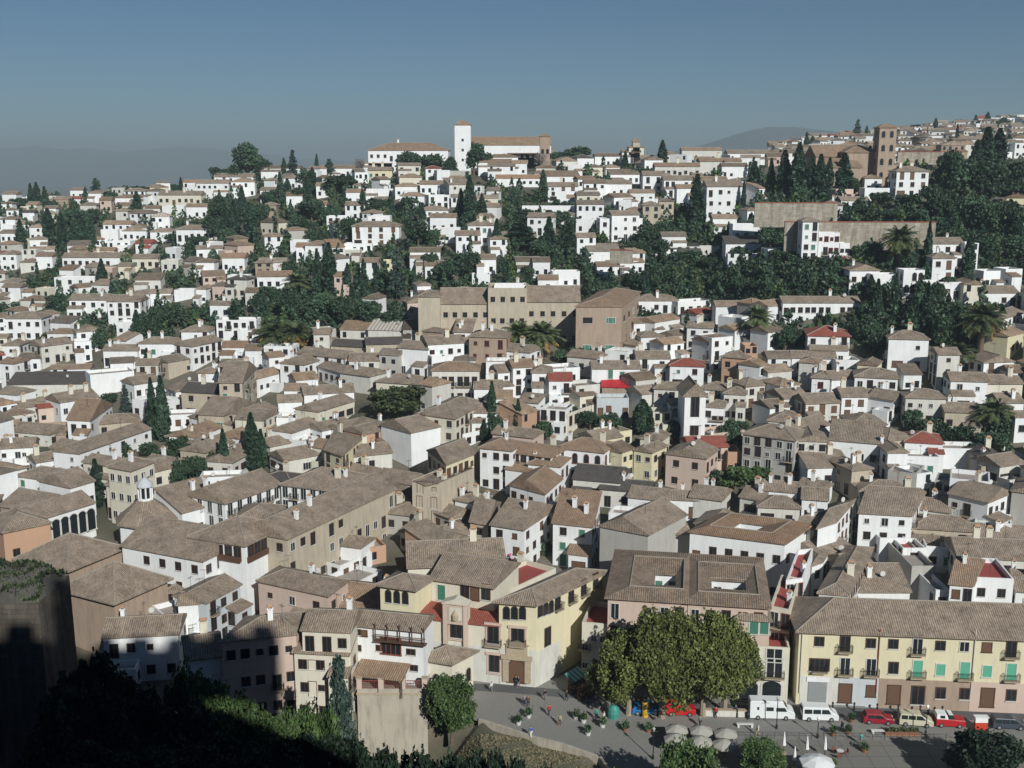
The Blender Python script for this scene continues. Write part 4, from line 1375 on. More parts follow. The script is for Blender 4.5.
def ridge(name, pts, D, depth, n=90, seed=1, rise=60, mat=None):
    rng = random.Random(seed); b = MB(); x0, x1 = pts[0][0], pts[-1][0]; rows = 9
    ph = [rng.uniform(0, 6) for _ in range(8)]
    for j in range(rows):
        t = j/(rows-1)*2-1; prof = max(0, 1-abs(t))**.8
        for i in range(n+1):
            px = x0+(x1-x0)*i/n
            for k in range(len(pts)-1):
                if px <= pts[k+1][0]: break
            u = (px-pts[k][0])/(pts[k+1][0]-pts[k][0]); py = pts[k][1]*(1-u)+pts[k+1][1]*u
            p = at_y(px, py, D); Y = D+t*depth
            top = p.z+sum(sin(px*.05*(q+1)+ph[q])*2.2/(q+1) for q in range(6))*D/9000
            z = -70+(top+70)*prof+(rng.uniform(-8, 8) if 0 < j < rows-1 and j != rows//2 else 0)
            b.v.append((p.x, Y, z))
    for j in range(rows-1):
        for i in range(n): b.f.append((j*(n+1)+i, j*(n+1)+i+1, (j+1)*(n+1)+i+1, (j+1)*(n+1)+i)); b.m.append(0)
    b.mats = [mat or M_HILL]; return tag(b.build(name, smooth=True), kind='structure')
M_HILL = mat_plain('far_hill', (.07, .085, .085), .95, var=.4, scale=.004)
ridge('far_mountains', [(-900, 158), (-400, 150), (0, 148), (20, 149), (35, 145), (60, 150), (85, 147), (120, 153), (150, 150), (175, 146), (200, 147), (240, 152), (300, 158), (420, 166), (520, 163), (640, 160), (760, 150), (1100, 150), (1800, 150)], 9000, 2400, n=150)
ridge('distant_hill', [(560, 166), (640, 158), (700, 146), (740, 133), (770, 127), (800, 127), (830, 131), (900, 138), (1100, 130), (1500, 140)], 5200, 1100, seed=4)

# streets and plaza, each a sheet a little above the ground
def sheet(name, pts, mat, dz, cell=3.0, curb=0):
    # pts: convex-ish polygon in metres (x, Y); triangulated as a fan over a subdivided outline laid on the ground
    b = MB(); P = []
    for i in range(len(pts)):
        a, c = pts[i], pts[(i+1) % len(pts)]; n = max(1, int(hypot(c[0]-a[0], c[1]-a[1])/cell))
        for k in range(n): P.append((a[0]+(c[0]-a[0])*k/n, a[1]+(c[1]-a[1])*k/n))
    top = [(x, y, ground(x, y)+dz) for x, y in P]
    b.poly(top, mat)
    if curb:
        for i in range(len(top)):
            j = (i+1) % len(top); b.poly([top[i], (top[i][0], top[i][1], top[i][2]-curb), (top[j][0], top[j][1], top[j][2]-curb), top[j]], M_STONE)
    return tag(b.build(name), kind='structure')
def gp(px, py, z=0.0): p = at_z(px, py, z); return (p.x, p.y)
M_PLAZA = mat_paving('plaza_paving', (.12, .118, .112), (.235, .225, .205))
M_PLAZA2 = mat_paving('plaza_flagstones', (.15, .14, .125), (.19, .18, .16), 2.6)
M_ROAD = mat_paving('road_asphalt', (.075, .075, .076), (.10, .10, .10))
M_PAVE = mat_paving('pavement_slabs', (.17, .165, .15), (.21, .20, .18))
def flat(name, pts, mat, z, thick=0):
    b = MB(); P = [(x, y, z) for x, y in pts]; b.poly(P, mat)
    if thick:
        for i in range(len(P)):
            j = (i+1) % len(P); b.poly([P[i], (P[i][0], P[i][1], z-thick), (P[j][0], P[j][1], z-thick), P[j]], mat)
    return tag(b.build(name), kind='structure')
edge = [gp(479, 721), gp(507, 730), gp(534, 739), gp(562, 746), gp(600, 759), (12, 121), (20, 118.6), (90, 118.6)]
flat('plaza', [gp(425, 682), gp(433, 700), gp(455, 718)]+edge+[(90, 147), (22, 147), gp(560, 655)], M_PLAZA, .02)
flat('paved_terrace', [gp(722, 739, .03), gp(1060, 742, .03), (88, 118.8), (22, 118.8)], M_PLAZA2, .03)
# the road runs along the house fronts; a kerbed pavement lies between
flat('road', [gp(430, 683, .04), gp(500, 684, .04), gp(620, 695, .04), gp(740, 705, .04), gp(860, 708, .04), gp(1060, 713, .04), gp(1060, 722, .04), gp(860, 717, .04), gp(740, 713, .04), gp(620, 702, .04), gp(500, 692, .04), gp(436, 688, .04)], M_ROAD, .035)
flat('pavement', [gp(800, 704.5, .15), gp(1060, 711, .15), gp(1060, 706, .15), gp(800, 699, .15)], M_PAVE, .15, .14)
flat('alley', [gp(783, 700, .05), gp(800, 700, .05), (66.5, 200), (64, 200)], M_PAVE, .05) if False else None
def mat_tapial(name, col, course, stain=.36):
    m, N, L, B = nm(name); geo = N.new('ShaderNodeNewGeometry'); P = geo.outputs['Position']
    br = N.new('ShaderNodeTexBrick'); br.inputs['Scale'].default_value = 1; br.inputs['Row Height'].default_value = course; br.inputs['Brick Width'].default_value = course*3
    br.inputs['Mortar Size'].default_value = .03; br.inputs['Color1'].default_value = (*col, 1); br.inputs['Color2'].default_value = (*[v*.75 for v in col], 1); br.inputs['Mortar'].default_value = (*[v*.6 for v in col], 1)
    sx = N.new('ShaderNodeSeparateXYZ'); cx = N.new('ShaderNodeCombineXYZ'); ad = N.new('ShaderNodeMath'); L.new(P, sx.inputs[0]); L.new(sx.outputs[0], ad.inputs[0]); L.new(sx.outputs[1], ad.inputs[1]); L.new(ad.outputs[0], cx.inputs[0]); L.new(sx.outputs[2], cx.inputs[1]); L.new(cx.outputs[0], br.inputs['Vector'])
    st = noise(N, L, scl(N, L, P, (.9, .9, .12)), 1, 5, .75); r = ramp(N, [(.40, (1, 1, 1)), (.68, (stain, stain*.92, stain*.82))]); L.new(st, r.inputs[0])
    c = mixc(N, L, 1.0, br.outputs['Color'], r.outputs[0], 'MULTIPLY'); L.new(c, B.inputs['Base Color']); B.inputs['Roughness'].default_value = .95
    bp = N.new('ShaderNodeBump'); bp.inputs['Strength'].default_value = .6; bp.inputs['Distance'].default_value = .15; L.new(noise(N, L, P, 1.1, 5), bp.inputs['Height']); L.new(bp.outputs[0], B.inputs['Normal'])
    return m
M_TAPIAL = mat_tapial('rammed_earth_wall', (.13, .11, .09), .55)  # base colour lowered to deepen the rampart tower's shade
M_RETAIN = mat_plaster('retaining_masonry', (.47, .42, .34), (.03, .025, .02), .85)
M_GARDENW = mat_tapial('garden_masonry', (.46, .41, .335), .7, .55)

# ------------------------------------------------------------------ landmark buildings
LATE = []
ANCHORS = []   # (phrase, px, py) of easily found things, for telling repeats apart
def E(*a): return a
compound('church', 'long white hilltop church with square white bell tower and orange-brown tiled nave', 'church', [
    dict(e=E(454.5, 124.5, 470.5, 124.5, 19, 6.2), roofk='pyr', roofm='o', wallm='w', pitch=.62, wins='f', cols=1, floors=5, skip=.45, chim=0, ov=.25, styles=['b'], shape='small'),
    dict(e=E(471, 145, 551, 145, 8.5, 14), roofk='gx', roofm='o', wallm='w', pitch=.5, chim=0, cols=6, floors=1, ov=.2),
    dict(e=E(508, 153, 553, 153, 5, 6), roofk='sh', roofm='o', wallm='v', cols=4, chim=0),
    dict(e=E(540, 136, 550, 136, 12, 5, None, 452), roofk='pyr', roofm='o', wallm='b', chim=0, wins='f', cols=2, floors=1, shape='arch')])
ANCHORS.append(('white church tower', 463, 145))
compound('convent_hall', 'long low hilltop hall with orange-brown hipped roof behind round dark trees', 'hall', [
    dict(e=E(368, 150, 448, 150, 5, 16), roofk='hip', roofm='o', wallm='w', pitch=.38, chim=1, cols=12, floors=1)])
ANCHORS.append(('long orange-roofed hilltop hall', 408, 146))
compound('church', 'brown brick church with tall square belfry and low tiled nave, upper right', 'church', [
    dict(e=E(880, 127, 897, 127, 17, 5.5, None, 352), roofk='pyr', roofm='o', wallm='b', pitch=.42, wins='fl', cols=2, ccols=1, floors=4, shape='arch', styles=['b'], chim=0, skip=0),
    dict(e=E(846, 152, 880, 152, 9, 13, None, 356), vis=22, roofk='hip', roofm='o', wallm='b', chim=0, wins='none', pitch=.4),
    dict(e=E(816, 156, 850, 156, 8.5, 14, None, 362), vis=18, roofk='gx', roofm='o', wallm='b', chim=0, wins='none', pitch=.5),
    dict(e=E(826, 167, 862, 167, 5, 8, None, 350), roofk='sh', roofm='o', wallm='b', chim=0, wins='none')])
ANCHORS.append(('brown brick belfry', 885, 145))
compound('chapel', 'small yellowish skyline chapel with a stubby cupola tower, right of the white church', 'chapel', [
    dict(e=E(629, 147, 644, 147, 7, 7), roofk='pyr', roofm='o', wallm='c', wins='f', cols=2, floors=2, chim=0),
    dict(e=E(633, 141, 640, 141, 9.5, 3), roofk='pyr', roofm='o', wallm='s', wins='f', cols=1, floors=1, chim=0, pitch=.9)])
ANCHORS.append(('small skyline cupola chapel', 636, 147))
compound('convent', 'very long brown convent with turret at left and square brick block at right, mid slope', 'convent', [
    dict(e=E(576, 306, 622, 306, 14, 20), roofk='hip', roofm='o', wallm='b', pitch=.30, cols=2, ccols=4, floors=2, styles=['g', 'b'], shape='wide', chim=0, skip=0, vis=40, C=(640, 292)),
    dict(e=E(418, 296, 440, 296, 13, 8, None, 282), roofk='pyr', roofm='n', wallm='s', cols=1, floors=2, chim=0, pitch=.4, vis=34),
    dict(e=E(440, 303, 490, 303, 12, 11, None, 284), roofk='gx', roofm='n', wallm='s', cols=5, floors=2, chim=0, styles=['b'], vis=24, shape='win', skip=0, pitch=.6),
    dict(e=E(488, 288, 527, 288, 17, 13, None, 283), roofk='fl', wallm='s', cols=4, floors=3, chim=0, styles=['b'], vis=36, shape='win', skip=0),
    dict(e=E(526, 301, 580, 301, 13, 11, None, 285), roofk='gx', roofm='n', wallm='s', cols=5, floors=2, chim=0, styles=['b'], vis=24, shape='win', skip=0, pitch=.6),
    dict(e=E(494, 285, 526, 285, 3, 5, None, 290), roofk='fl', wallm='w', chim=0, wins='none')])
ANCHORS += [('long brown convent', 505, 305), ("convent's square brick block", 607, 318)]
for (xa, xb, yt, yb2, Y, lab) in ((755, 838, 203, 222, 318, 'long plain stone retaining wall with tall cypresses standing above it'), (785, 936, 222, 246, 300, 'long battered stone wall with a thin red coping behind the palm, right slope'),
                                  (898, 962, 152, 160, 372, 'pale terrace wall just right of the brown brick belfry'), (610, 632, 250, 258, 312, 'short grey garden wall between shrubs, upper centre')):
    A, B2 = at_y(xa, yt, Y), at_y(xb, yt+1, Y-2); blk = Block(A, B2, (0, .9), abs(A.z-at_y(xa, yb2, Y).z))
    b = MB(); w = blk.w/2; b.box(-w, w, 0, .9, -1.5, blk.h, M_GARDENW); b.box(-w-.1, w+.1, -.12, 1.0, blk.h, blk.h+.18, TILE['r'])
    o = b.build('retaining_wall', loc=blk.org, rotz=blk.rot); tag(o, lab, 'wall')
    FOOT.append((blk.org.x, blk.org.y+.5, blk.w/2, 1.5, blk.rot, 0)); RECTS.append((xa, xb, yt, yb2, Y))
ANCHORS.append(('long red-coped stone wall', 870, 235))
r_m, f_m, b_m = compound('monastery', 'large white convent around a courtyard with a corner gallery block, lower left', 'convent', [
    dict(e=E(189, 536, 245, 545, 12, 11), C=(287, 525), roofk='hip', roofm='n', wallm='w', wins='none', pitch=.45, chim=0, vis=55),
    dict(e=E(287, 538, 395, 488, 10, 9.5), roofk='gx', roofm='n', wallm='s', cols=12, floors=3, styles=['w', 'b'], pitch=.45, chim=2, skip=.35, vis=22),
    dict(e=E(225, 503, 281, 484, 8, 10), roofk='gx', roofm='n', wallm='w', cols=6, floors=3, skip=0, styles=['w'], shape='tall', chim=1, vis=8),
    dict(e=E(281, 484, 345, 492, 8, 11), roofk='hip', roofm='n', wallm='w', cols=7, floors=3, skip=0, styles=['w'], shape='tall', chim=2, vis=8),
    dict(e=E(122, 545, 203, 560, 10, 13), roofk='gx', roofm='n', wallm='w', cols=5, floors=3, styles=['b'], shape='win', chim=0, pitch=.45, vis=30, bal=0, skip=.2),
    dict(e=E(182, 512, 226, 500, 7, 8), roofk='sh', roofm='n', wallm='w', cols=4, floors=1, chim=1),
    dict(e=E(234, 520, 275, 520, 8.5, 8), roofk='hip', roofm='n', wallm='w', wins='none', chim=0)])
LATE.append((r_m, f_m, b_m))
ANCHORS += [('white convent gallery block', 235, 560), ('white convent courtyard', 280, 495)]
compound('cream_tower_house', 'cream stone house with square upper storey of paired windows, left', 'house', [
    dict(e=E(108, 466, 131, 470, 11, 7.5), C=(154, 461), roofk='hip', roofm='n', wallm='c', cols=3, ccols=3, floors=3, styles=['w'], shape='win', chim=1, skip=0, vis=32, pitch=.4),
    dict(e=E(154, 471, 174, 466, 8, 6), roofk='gx', roofm='n', wallm='c', cols=2, floors=2, chim=0),
    dict(e=E(106, 484, 131, 489, 7, 4), roofk='sh', roofm='n', wallm='c', cols=4, floors=1, chim=0)])
ANCHORS.append(('cream tower house', 131, 480))
# cloister with arcade, lower left
blk = eave_block(32, 521, 94, 502, 7, 7, None); blk.court = None
root, ref = new_root('cloister', blk); note(blk, 22)
make_block(root, ref, blk, 'gx', 'n', 'w', .45, wins='none', chim=0)
for i in range(7): link('arch', win_mesh('w_arch')[0], root, Vector((-blk.w/2+(i+.5)*blk.w/7, 0, 2.0)), 0).scale = (1.9, 1, 2.0)
for sp in (dict(e=E(3, 532, 50, 522, 8, 10), roofk='hip', wallm='o', wins='f', cols=2, floors=1), dict(e=E(0, 505, 40, 512, 7, 9), roofk='gx', wallm='b', wins='none'), dict(e=E(70, 487, 94, 480, 7, 9), roofk='gx', wallm='w', wins='f', cols=3, floors=1)):
    sp = dict(sp); bb = eave_block(*sp.pop('e')); note(bb); make_block(root, ref, bb, chim=0, **sp)
tag(root, 'old cloister with white arcade of round arches, left of centre edge', 'cloister'); ANCHORS.append(('white arcade of arches', 62, 512))
r_, f_, b_ = compound('pavilion', 'wide pyramid-roofed brick pavilion nearest the cloister arcade, lower left', 'pavilion', [dict(e=E(68, 568, 122, 546, 9, 11), roofk='pyr', roofm='n', wallm='b', pitch=.55, wins='none', chim=0, ov=.7)])
compound('pavilion', 'brown pyramid-roofed brick pavilion beside the white convent, its wall in bright sun', 'pavilion', [dict(e=E(114, 600, 167, 577, 9, 11), roofk='pyr', roofm='n', wallm='b', pitch=.62, wins='none', chim=0, ov=.7)])
ANCHORS += [('upper brick pyramid pavilion', 75, 550), ('lower brick pyramid pavilion', 115, 580)]
# domed chapel with lantern
p = hit(140, 534, 5); c = Vector((p.x, p.y+4, p.z-5)); root = link('domed_chapel', None, None, c)
b = MB(); b.lathe([(5.0, -3), (5.0, 6.5)], WALL['w'], 8); b.build('wall', root)
b = MB(); b.lathe([(5.6, 6.4), (5.6, 6.6), (1.5, 10.0)], TILE['n'], 8); rf = b.build('roof', root, uv=True)
b = MB(); b.lathe([(1.35, 9.5), (1.35, 10.2), (1.2, 10.3)], WALL['w'], 8); b.lathe([(.8, 10.3), (.8, 12.4)], M_GLASS, 8)
for i in range(8): b.tube((1.15*cos(i*pi/4+.39), 1.15*sin(i*pi/4+.39), 10.2), (1.15*cos(i*pi/4+.39), 1.15*sin(i*pi/4+.39), 12.4), .17, .17, WALL['w'], 5)
b.lathe([(1.45, 12.4), (1.45, 12.6), (1.2, 13.1), (.6, 13.7), (.12, 14.0), (.08, 14.8)], WALL['u'], 12); b.build('lantern', root)
tag(root, 'octagonal white chapel with tiled cone roof and small white lantern dome', 'chapel'); FOOT.append((c.x, c.y, 6, 6, 0, 0)); RECTS.append((119, 162, 480, 534, c.y)); ANCHORS.append(('white lantern dome', 142, 488))

# ---- the yellow palace on the plaza
def face_at(blk, face, px, py):
    if face == 'f': a, n = blk.A, Vector((sin(blk.rot), -cos(blk.rot), 0)); ang = blk.rot
    else:
        a = blk.B; e = blk.world(0, 1, 0)-blk.world(0, 0, 0); n = Vector((e.y, -e.x, 0)).normalized(); ang = atan2(e.y, e.x)
    rx, rz = ray(px, py); d = Vector((rx, 1, rz)); o = Vector((0, 0, CZ))
    t = (a-o).dot(n)/d.dot(n); return o+d*t, ang
def in_frame(ref, P):
    off = P-ref[0]; c, q = cos(-ref[1]), sin(-ref[1]); return Vector((c*off.x-q*off.y, q*off.x+c*off.y, off.z))
def put(root, ref, blk, face, kind, px, py, sx=1, sz=1, bal=0):
    """a window whose sill centre is seen at px, py"""
    P, ang = face_at(blk, face, px, py); o = link('window', win_mesh(kind)[0], root, in_frame(ref, P), ang-ref[1]); o.scale = (sx, 1, sz)
    if bal: link('balcony', balcony_mesh(bal), root, in_frame(ref, P), ang-ref[1])
    return o
def panel(name, root, ref, blk, face, x0, y0, x1, y1, mat, t=.06, z0=None, hh=None):
    a, ang = face_at(blk, face, x0, y0); c, _ = face_at(blk, face, x1, y1)
    z0_ = min(a.z, c.z) if z0 is None else z0; W = hypot(c.x-a.x, c.y-a.y)
    b = MB(); b.box(0, W, -t, .02, 0, hh or max(a.z, c.z)-z0_, mat)
    return b.build(name, root, loc=in_frame(ref, Vector((a.x, a.y, z0_))), rotz=ang-ref[1])
r_m, f_m, b_m = LATE[0]
for x in (200, 211, 220, 229, 238): put(r_m, f_m, b_m, 'f', 'b_tall', x, 555+(x-190)*.13, 1.15, 1.1)
for x in (251, 257.5, 264, 271, 278): put(r_m, f_m, b_m, 'r', 'b_tall', x, 560-(x-245)*.52, 1.25, 1.1)
for x, y in ((158, 575), (179, 580), (197, 585), (206, 592), (232, 596)): put(r_m, f_m, b_m, 'f', 'b_win', x, y, 1.0, 1.3) if x > 195 else None
panel('balustrade', r_m, f_m, b_m, 'f', 197, 555.5, 241, 559, M_FRB, .35, z0=face_at(b_m, 'f', 219, 559)[0].z, hh=.9)
panel('balustrade', r_m, f_m, b_m, 'r', 247, 559, 283, 541, M_FRB, .35, z0=face_at(b_m, 'f', 219, 559)[0].z, hh=.9)
blk = eave_block(499, 600, 536, 603, 12.6, 16, (605, 571)); root, ref = new_root('palace', blk); note(blk, 80)
make_block(root, ref, blk, 'hip', 'n', 'y', .38, wins='none', chim=0, ov=.6)
RP = blk
for x in (506.5, 514.5, 522.5): put(root, ref, blk, 'f', 'b_arch', x, 619.5, .9, .95)
for x in (540, 545.5, 551): put(root, ref, blk, 'r', 'b_arch', x, 617-(x-540)*.35, 1, .95)
for x, y in ((557.5, 609), (571, 602), (583.5, 595), (595.5, 588)): put(root, ref, blk, 'r', 'b_tall', x, y, 1.05, 1.1, 1.5)
put(root, ref, blk, 'r', 'b_tall', 547.5, 646, 1.2, 1.3)
panel('plinth', root, ref, blk, 'f', 499.5, 648, 535.5, 650, WALL['v'], .07, z0=-1); panel('plinth', root, ref, blk, 'r', 536.5, 652, 560, 648, WALL['v'], .07, z0=-1)
fb = eave_block(424, 613, 500, 621, 8.8, 7); off = RP.org-fb.org
n = Vector((sin(fb.rot), -cos(fb.rot), 0)); sh = (RP.A-fb.B).dot(n)
for v in ('A', 'B', 'org'): setattr(fb, v, getattr(fb, v)+n*(sh-.05)+Vector((0, 0, 0)))
note(fb, 60); make_block(root, ref, fb, 'sh', 'r', 'c', .22, wins='none', chim=0, ov=.35)
lp = eave_block(380, 583, 415, 588, 13, 9, (432, 577)); note(lp, 30); make_block(root, ref, lp, 'hip', 'n', 'y', .38, wins='none', chim=0, ov=.6)
for x in (388.5, 397, 405.5): put(root, ref, lp, 'f', 'b_arch', x, 602.5+(x-388)*.1, .9, .95)
bw = eave_block(431, 577, 494, 586, 13, 10); note(bw, 18); make_block(root, ref, bw, 'gx', 'n', 'c', .40, wins='none', chim=0, ov=.5)
for x, k in ((441.5, 'g_tall'), (465, 'b_tall'), (475, 's_tall'), (486, 'b_tall')): put(root, ref, bw, 'f', k, x, 600, 1.15, 1.1)
bw2 = eave_block(408, 566, 505, 562, 12.4, 10); note(bw2, 2); make_block(root, ref, bw2, 'gx', 'n', 'c', .40, wins='none', chim=1, ov=.5)
# pink stone window surrounds, portal and the pedimented belvedere
def surround(blk, face, x, y, w, h, kind='b_tall'):
    P, ang = face_at(blk, face, x, y); L_ = in_frame(ref, P); a = ang-ref[1]; b = MB()
    t = .38
    for s_ in (-1, 1): b.box(s_*(w/2+t/2)-t/2, s_*(w/2+t/2)+t/2, -.16, .02, -.2, h+.1, WALL['p'])
    b.box(-w/2-t-.15, w/2+t+.15, -.3, .02, h+.1, h+.45, WALL['p']); b.box(-w/2-t, w/2+t, -.25, .02, -.38, -.2, WALL['p'])
    so = b.build('window_surround', root, loc=L_, rotz=a)
    c_, q_ = cos(a), sin(a); o = link('window', win_mesh(kind)[0], root, L_+Vector((q_*.12, -c_*.12, 0)), a); o.scale = (w/1.1, 1, h/2.1)
surround(fb, 'f', 493.5, 643, 1.5, 2.6); surround(RP, 'f', 518, 646.5, 1.7, 2.7); surround(fb, 'f', 494.5, 671.5, 1.4, 2.5)
surround(fb, 'f', 456.5, 637.5, 1.6, 2.6)
for bb, x in ((fb, 493.5), (RP, 518)):
    P, ang = face_at(bb, 'f', x, 645); link('balcony', balcony_mesh(2.4), root, in_frame(ref, P), ang-ref[1])
P, ang = face_at(RP, 'f', 517, 681.5); b = MB(); b.box(-2.0, -1.15, -.35, .02, 0, 3.4, M_STONE); b.box(1.15, 2.0, -.35, .02, 0, 3.4, M_STONE); b.box(-2.2, 2.2, -.5, .02, 3.4, 4.0, M_STONE); b.box(-1.5, 1.5, -.3, .02, 4.0, 5.6, M_STONE)
b.solid([(-1.8, -.3, 5.6), (1.8, -.3, 5.6), (0, -.3, 6.3), (-1.8, .02, 5.6), (1.8, .02, 5.6), (0, .02, 6.3)], [(0, 1, 2), (0, 2, 5, 3), (1, 4, 5, 2)], M_STONE)
b.build('portal', root, loc=in_frame(ref, P), rotz=ang-ref[1]); o = link('door', win_mesh('s_arch')[0], root, in_frame(ref, P)+Vector((0, -.13, 0)), ang-ref[1]); o.scale = (2.3, 1, 1.6)
P, ang = face_at(fb, 'f', 456.5, 641); P.z = fb.org.z+fb.h-.3; b = MB(); w = 1.75
b.box(-w, w, -.4, 1.0, 0, 2.9, WALL['c'])
for s_ in (-1, 1): b.box(s_*(w-.25)-.3, s_*(w-.25)+.3, -.62, -.2, -5.8, 2.9, WALL['p'])
b.box(-w-.2, w+.2, -.7, 1.1, 2.9, 3.1, WALL['p']); b.solid([(-w-.2, -.7, 3.1), (w+.2, -.7, 3.1), (0, -.7, 3.8), (-w-.2, 1.1, 3.1), (w+.2, 1.1, 3.1), (0, 1.1, 3.8)], [(0, 1, 2), (3, 5, 4), (0, 2, 5, 3), (1, 4, 5, 2)], WALL['c'])
b.box(-1.1, 1.1, -.5, -.3, .4, 2.6, WALL['p']); b.box(-.9, .9, -.55, -.3, .55, 2.45, WALL['c']); b.lathe([(.05, 0), (.5, .05), (.55, .7), (.3, 1.2), (.1, 1.5)], M_STONE, 10, (0, -.5, .65)); b.box(-w, w, -.55, 0, -.05, .3, WALL['p'])
b.build('belvedere', root, loc=in_frame(ref, P), rotz=ang-ref[1])
panel('plinth', root, ref, fb, 'f', 424.5, 647, 499, 648, WALL['v'], .06, z0=-1)
tag(root, 'yellow palace with twin arcaded pavilions, red terrace and pink stone pediment, beside the plaza', 'palace'); ANCHORS.append(('yellow palace', 500, 630))

# ---- long yellow three-storey row house at the right
blk = eave_block(799.5, 629, 1078, 639.1, 10.9, 11); root, ref = new_root('apartment_building', blk); note(blk, 74)
make_block(root, ref, blk, 'hip', 'n', 'y', .42, wins='none', chim=0, ov=.6)
for x0, x1, m in ((800.5, 839, 'v'), (839.5, 879, 'u'), (879.5, 970.5, 'b'), (971, 1076, 'p')):
    panel('ground_floor_front', root, ref, blk, 'f', x0, 675.5+(x0-800)*.035, x1, 676+(x1-800)*.035, WALL[m], .06, z0=blk.org.z-1)
colx = [819, 844.5, 870.5, 893, 917, 940, 964, 986.5, 1010.5, 1035, 1059]
top = ['b_win', 'b_tall', 'b_win', 'b_win', 'w_tall', 'b_win', 'w_win', 's_win', 'b_tall', 'b_win', 'b_tall']
mid = ['b_wide', 'w_tall', 'w_tall', 'b_win', 'm_tall', 'm_win', 'm_tall', 'm_win', 'm_tall', 'm_win', 'm_tall']
gnd = ['', 's_tall', 's_win', 's_tall', 'b_tall', 'b_win', 'b_win', 's_tall', 'b_win', 's_tall', 'b_win']
for i, x in enumerate(colx):
    dy = (x-800)*.035
    t = top[i]; put(root, ref, blk, 'f', t, x, (650.5 if 'tall' in t else 646.5)+dy-1, 1.15, 1.0, 1.9 if i in (1, 4, 8) else 0)
    t = mid[i]; put(root, ref, blk, 'f', t, x, (673 if 'tall' in t else 671)+dy-.5, 1.15, 1.1 if 'tall' in t else 1.25, 2.0 if i in (0, 1, 2, 4, 6, 8) else 0)
    t = gnd[i]
    if t:
        big = 'tall' in t; o = put(root, ref, blk, 'f', t, x, (700.5 if big else 694)+dy*.9, 1.5 if big else 1.15, 1.25 if big else 1.2)
        o.location.y -= 0; 
        c, q = cos(o.rotation_euler.z), sin(o.rotation_euler.z); o.location += Vector((q*.07, -c*.07, 0))
P, ang = face_at(blk, 'f', 816.5, 701.5); b = MB(); b.box(-1.25, 1.25, -.05, .02, 0, 2.9, mat_plain('roller_shutter', (.28, .29, .29), .5))
for k in range(14): b.box(-1.2, 1.2, -.08, -.05, .1+k*.2, .2+k*.2, M_FRW if False else mat_plain('roller_shutter', (.28, .29, .29), .5))
b.box(-1.5, 1.5, -.12, .02, 2.95, 3.6, WALL['w']); b.build('garage_shutter', root, loc=in_frame(ref, P)+Vector((0, -.07, 0)))
for x, m in ((879.3, M_REDF), (975, M_FRW), (802, M_FRW)):
    P, ang = face_at(blk, 'f', x, 640); b = MB(); b.tube((0, -.15, -7.6), (0, -.15, 1.6), .07, .07, m, 6); b.build('drainpipe', root, loc=in_frame(ref, P))
b = MB(); b.box(-blk.w/2-.02, blk.w/2, -.12, 0, 10.4, 10.62, M_STONE); b.build('cornice', root)
tag(root, 'long yellow three-storey building with green blinds behind the parked cars', 'building'); ANCHORS.append(('long yellow building', 900, 665))

# ---- big corner block with courtyards behind the plane trees
blk = eave_block(608, 596, 688, 601, 13.2, 19); root, ref = new_root('apartment_building', blk); note(blk, 95)
blk.court = (-blk.w/2+.52*blk.w, -blk.w/2+.88*blk.w, 5.0, 10.5)
make_block(root, ref, blk, 'ct', 'n', 'p', .36, cols=5, floors=4, styles=['w', 'b'], chim=0, ov=.5, skip=.1)
k2 = eave_block(688, 601, 768, 606, 13.25, 19); note(k2, 95); k2.court = (-k2.w/2+.26*k2.w, -k2.w/2+.80*k2.w, 5.0, 9.5)
make_block(root, ref, k2, 'ct', 'n', 'p', .36, cols=5, floors=4, styles=['w', 'b'], chim=0, ov=.5, skip=.1, seed=4)
wb = eave_block(737, 645, 790, 648, 8.2, 9); note(wb, 50); make_block(root, ref, wb, 'fl', 'n', 'c', .3, wins='none', chim=0, floor=M_REDFLOOR)
for x in (751, 774): put(root, ref, wb, 'f', 'w_tall', x, 677, 1.9, 1.25, 2.6); 
for x in (751, 774): put(root, ref, wb, 'f', 'w_tall', x, 662, 1.9, .9)
for x in (748, 771): put(root, ref, wb, 'f', 'w_arch', x, 700, 2.6, 1.4)
tb = eave_block(736, 618, 770, 620, 11.6, 8); note(tb, 20); make_block(root, ref, tb, 'hip', 'n', 'p', .4, wins='none', chim=0)
for x in (754, 763.5): put(root, ref, tb, 'f', 'g_arch', x, 634, 1.3, 1)
lb = eave_block(582, 622, 614, 625, 8.6, 8); note(lb, 60); make_block(root, ref, lb, 'fl', 'n', 'c', .3, cols=4, ccols=3, floors=2, styles=['w'], chim=0, floor=M_REDFLOOR)
tag(root, 'big pinkish block with red roof terraces and arcade behind the plane trees', 'building'); ANCHORS.append(('pinkish courtyard block', 690, 600))
# courtyard second opening as a sky-lit well of its own is part of the same block roof
rowb = []
for (e, C, wm, lab) in (((770, 606, 790, 610, 12, 7), (800, 578), 'c', 'narrow cream balconied house on the dark alley, front of its row'), ((786, 580, 803, 578, 12, 7), (813, 548), 'w', 'narrow white house with red balconies, second along the dark alley')):
    k = eave_block(*e, C); root, ref = new_root('house', k); note(k, 30); make_block(root, ref, k, 'fl', 'n', wm, .35, cols=2, ccols=3, floors=4, styles=['r', 'w'], chim=1, floor=M_REDFLOOR, shape='tall', bal=.3); tag(root, lab, 'house')

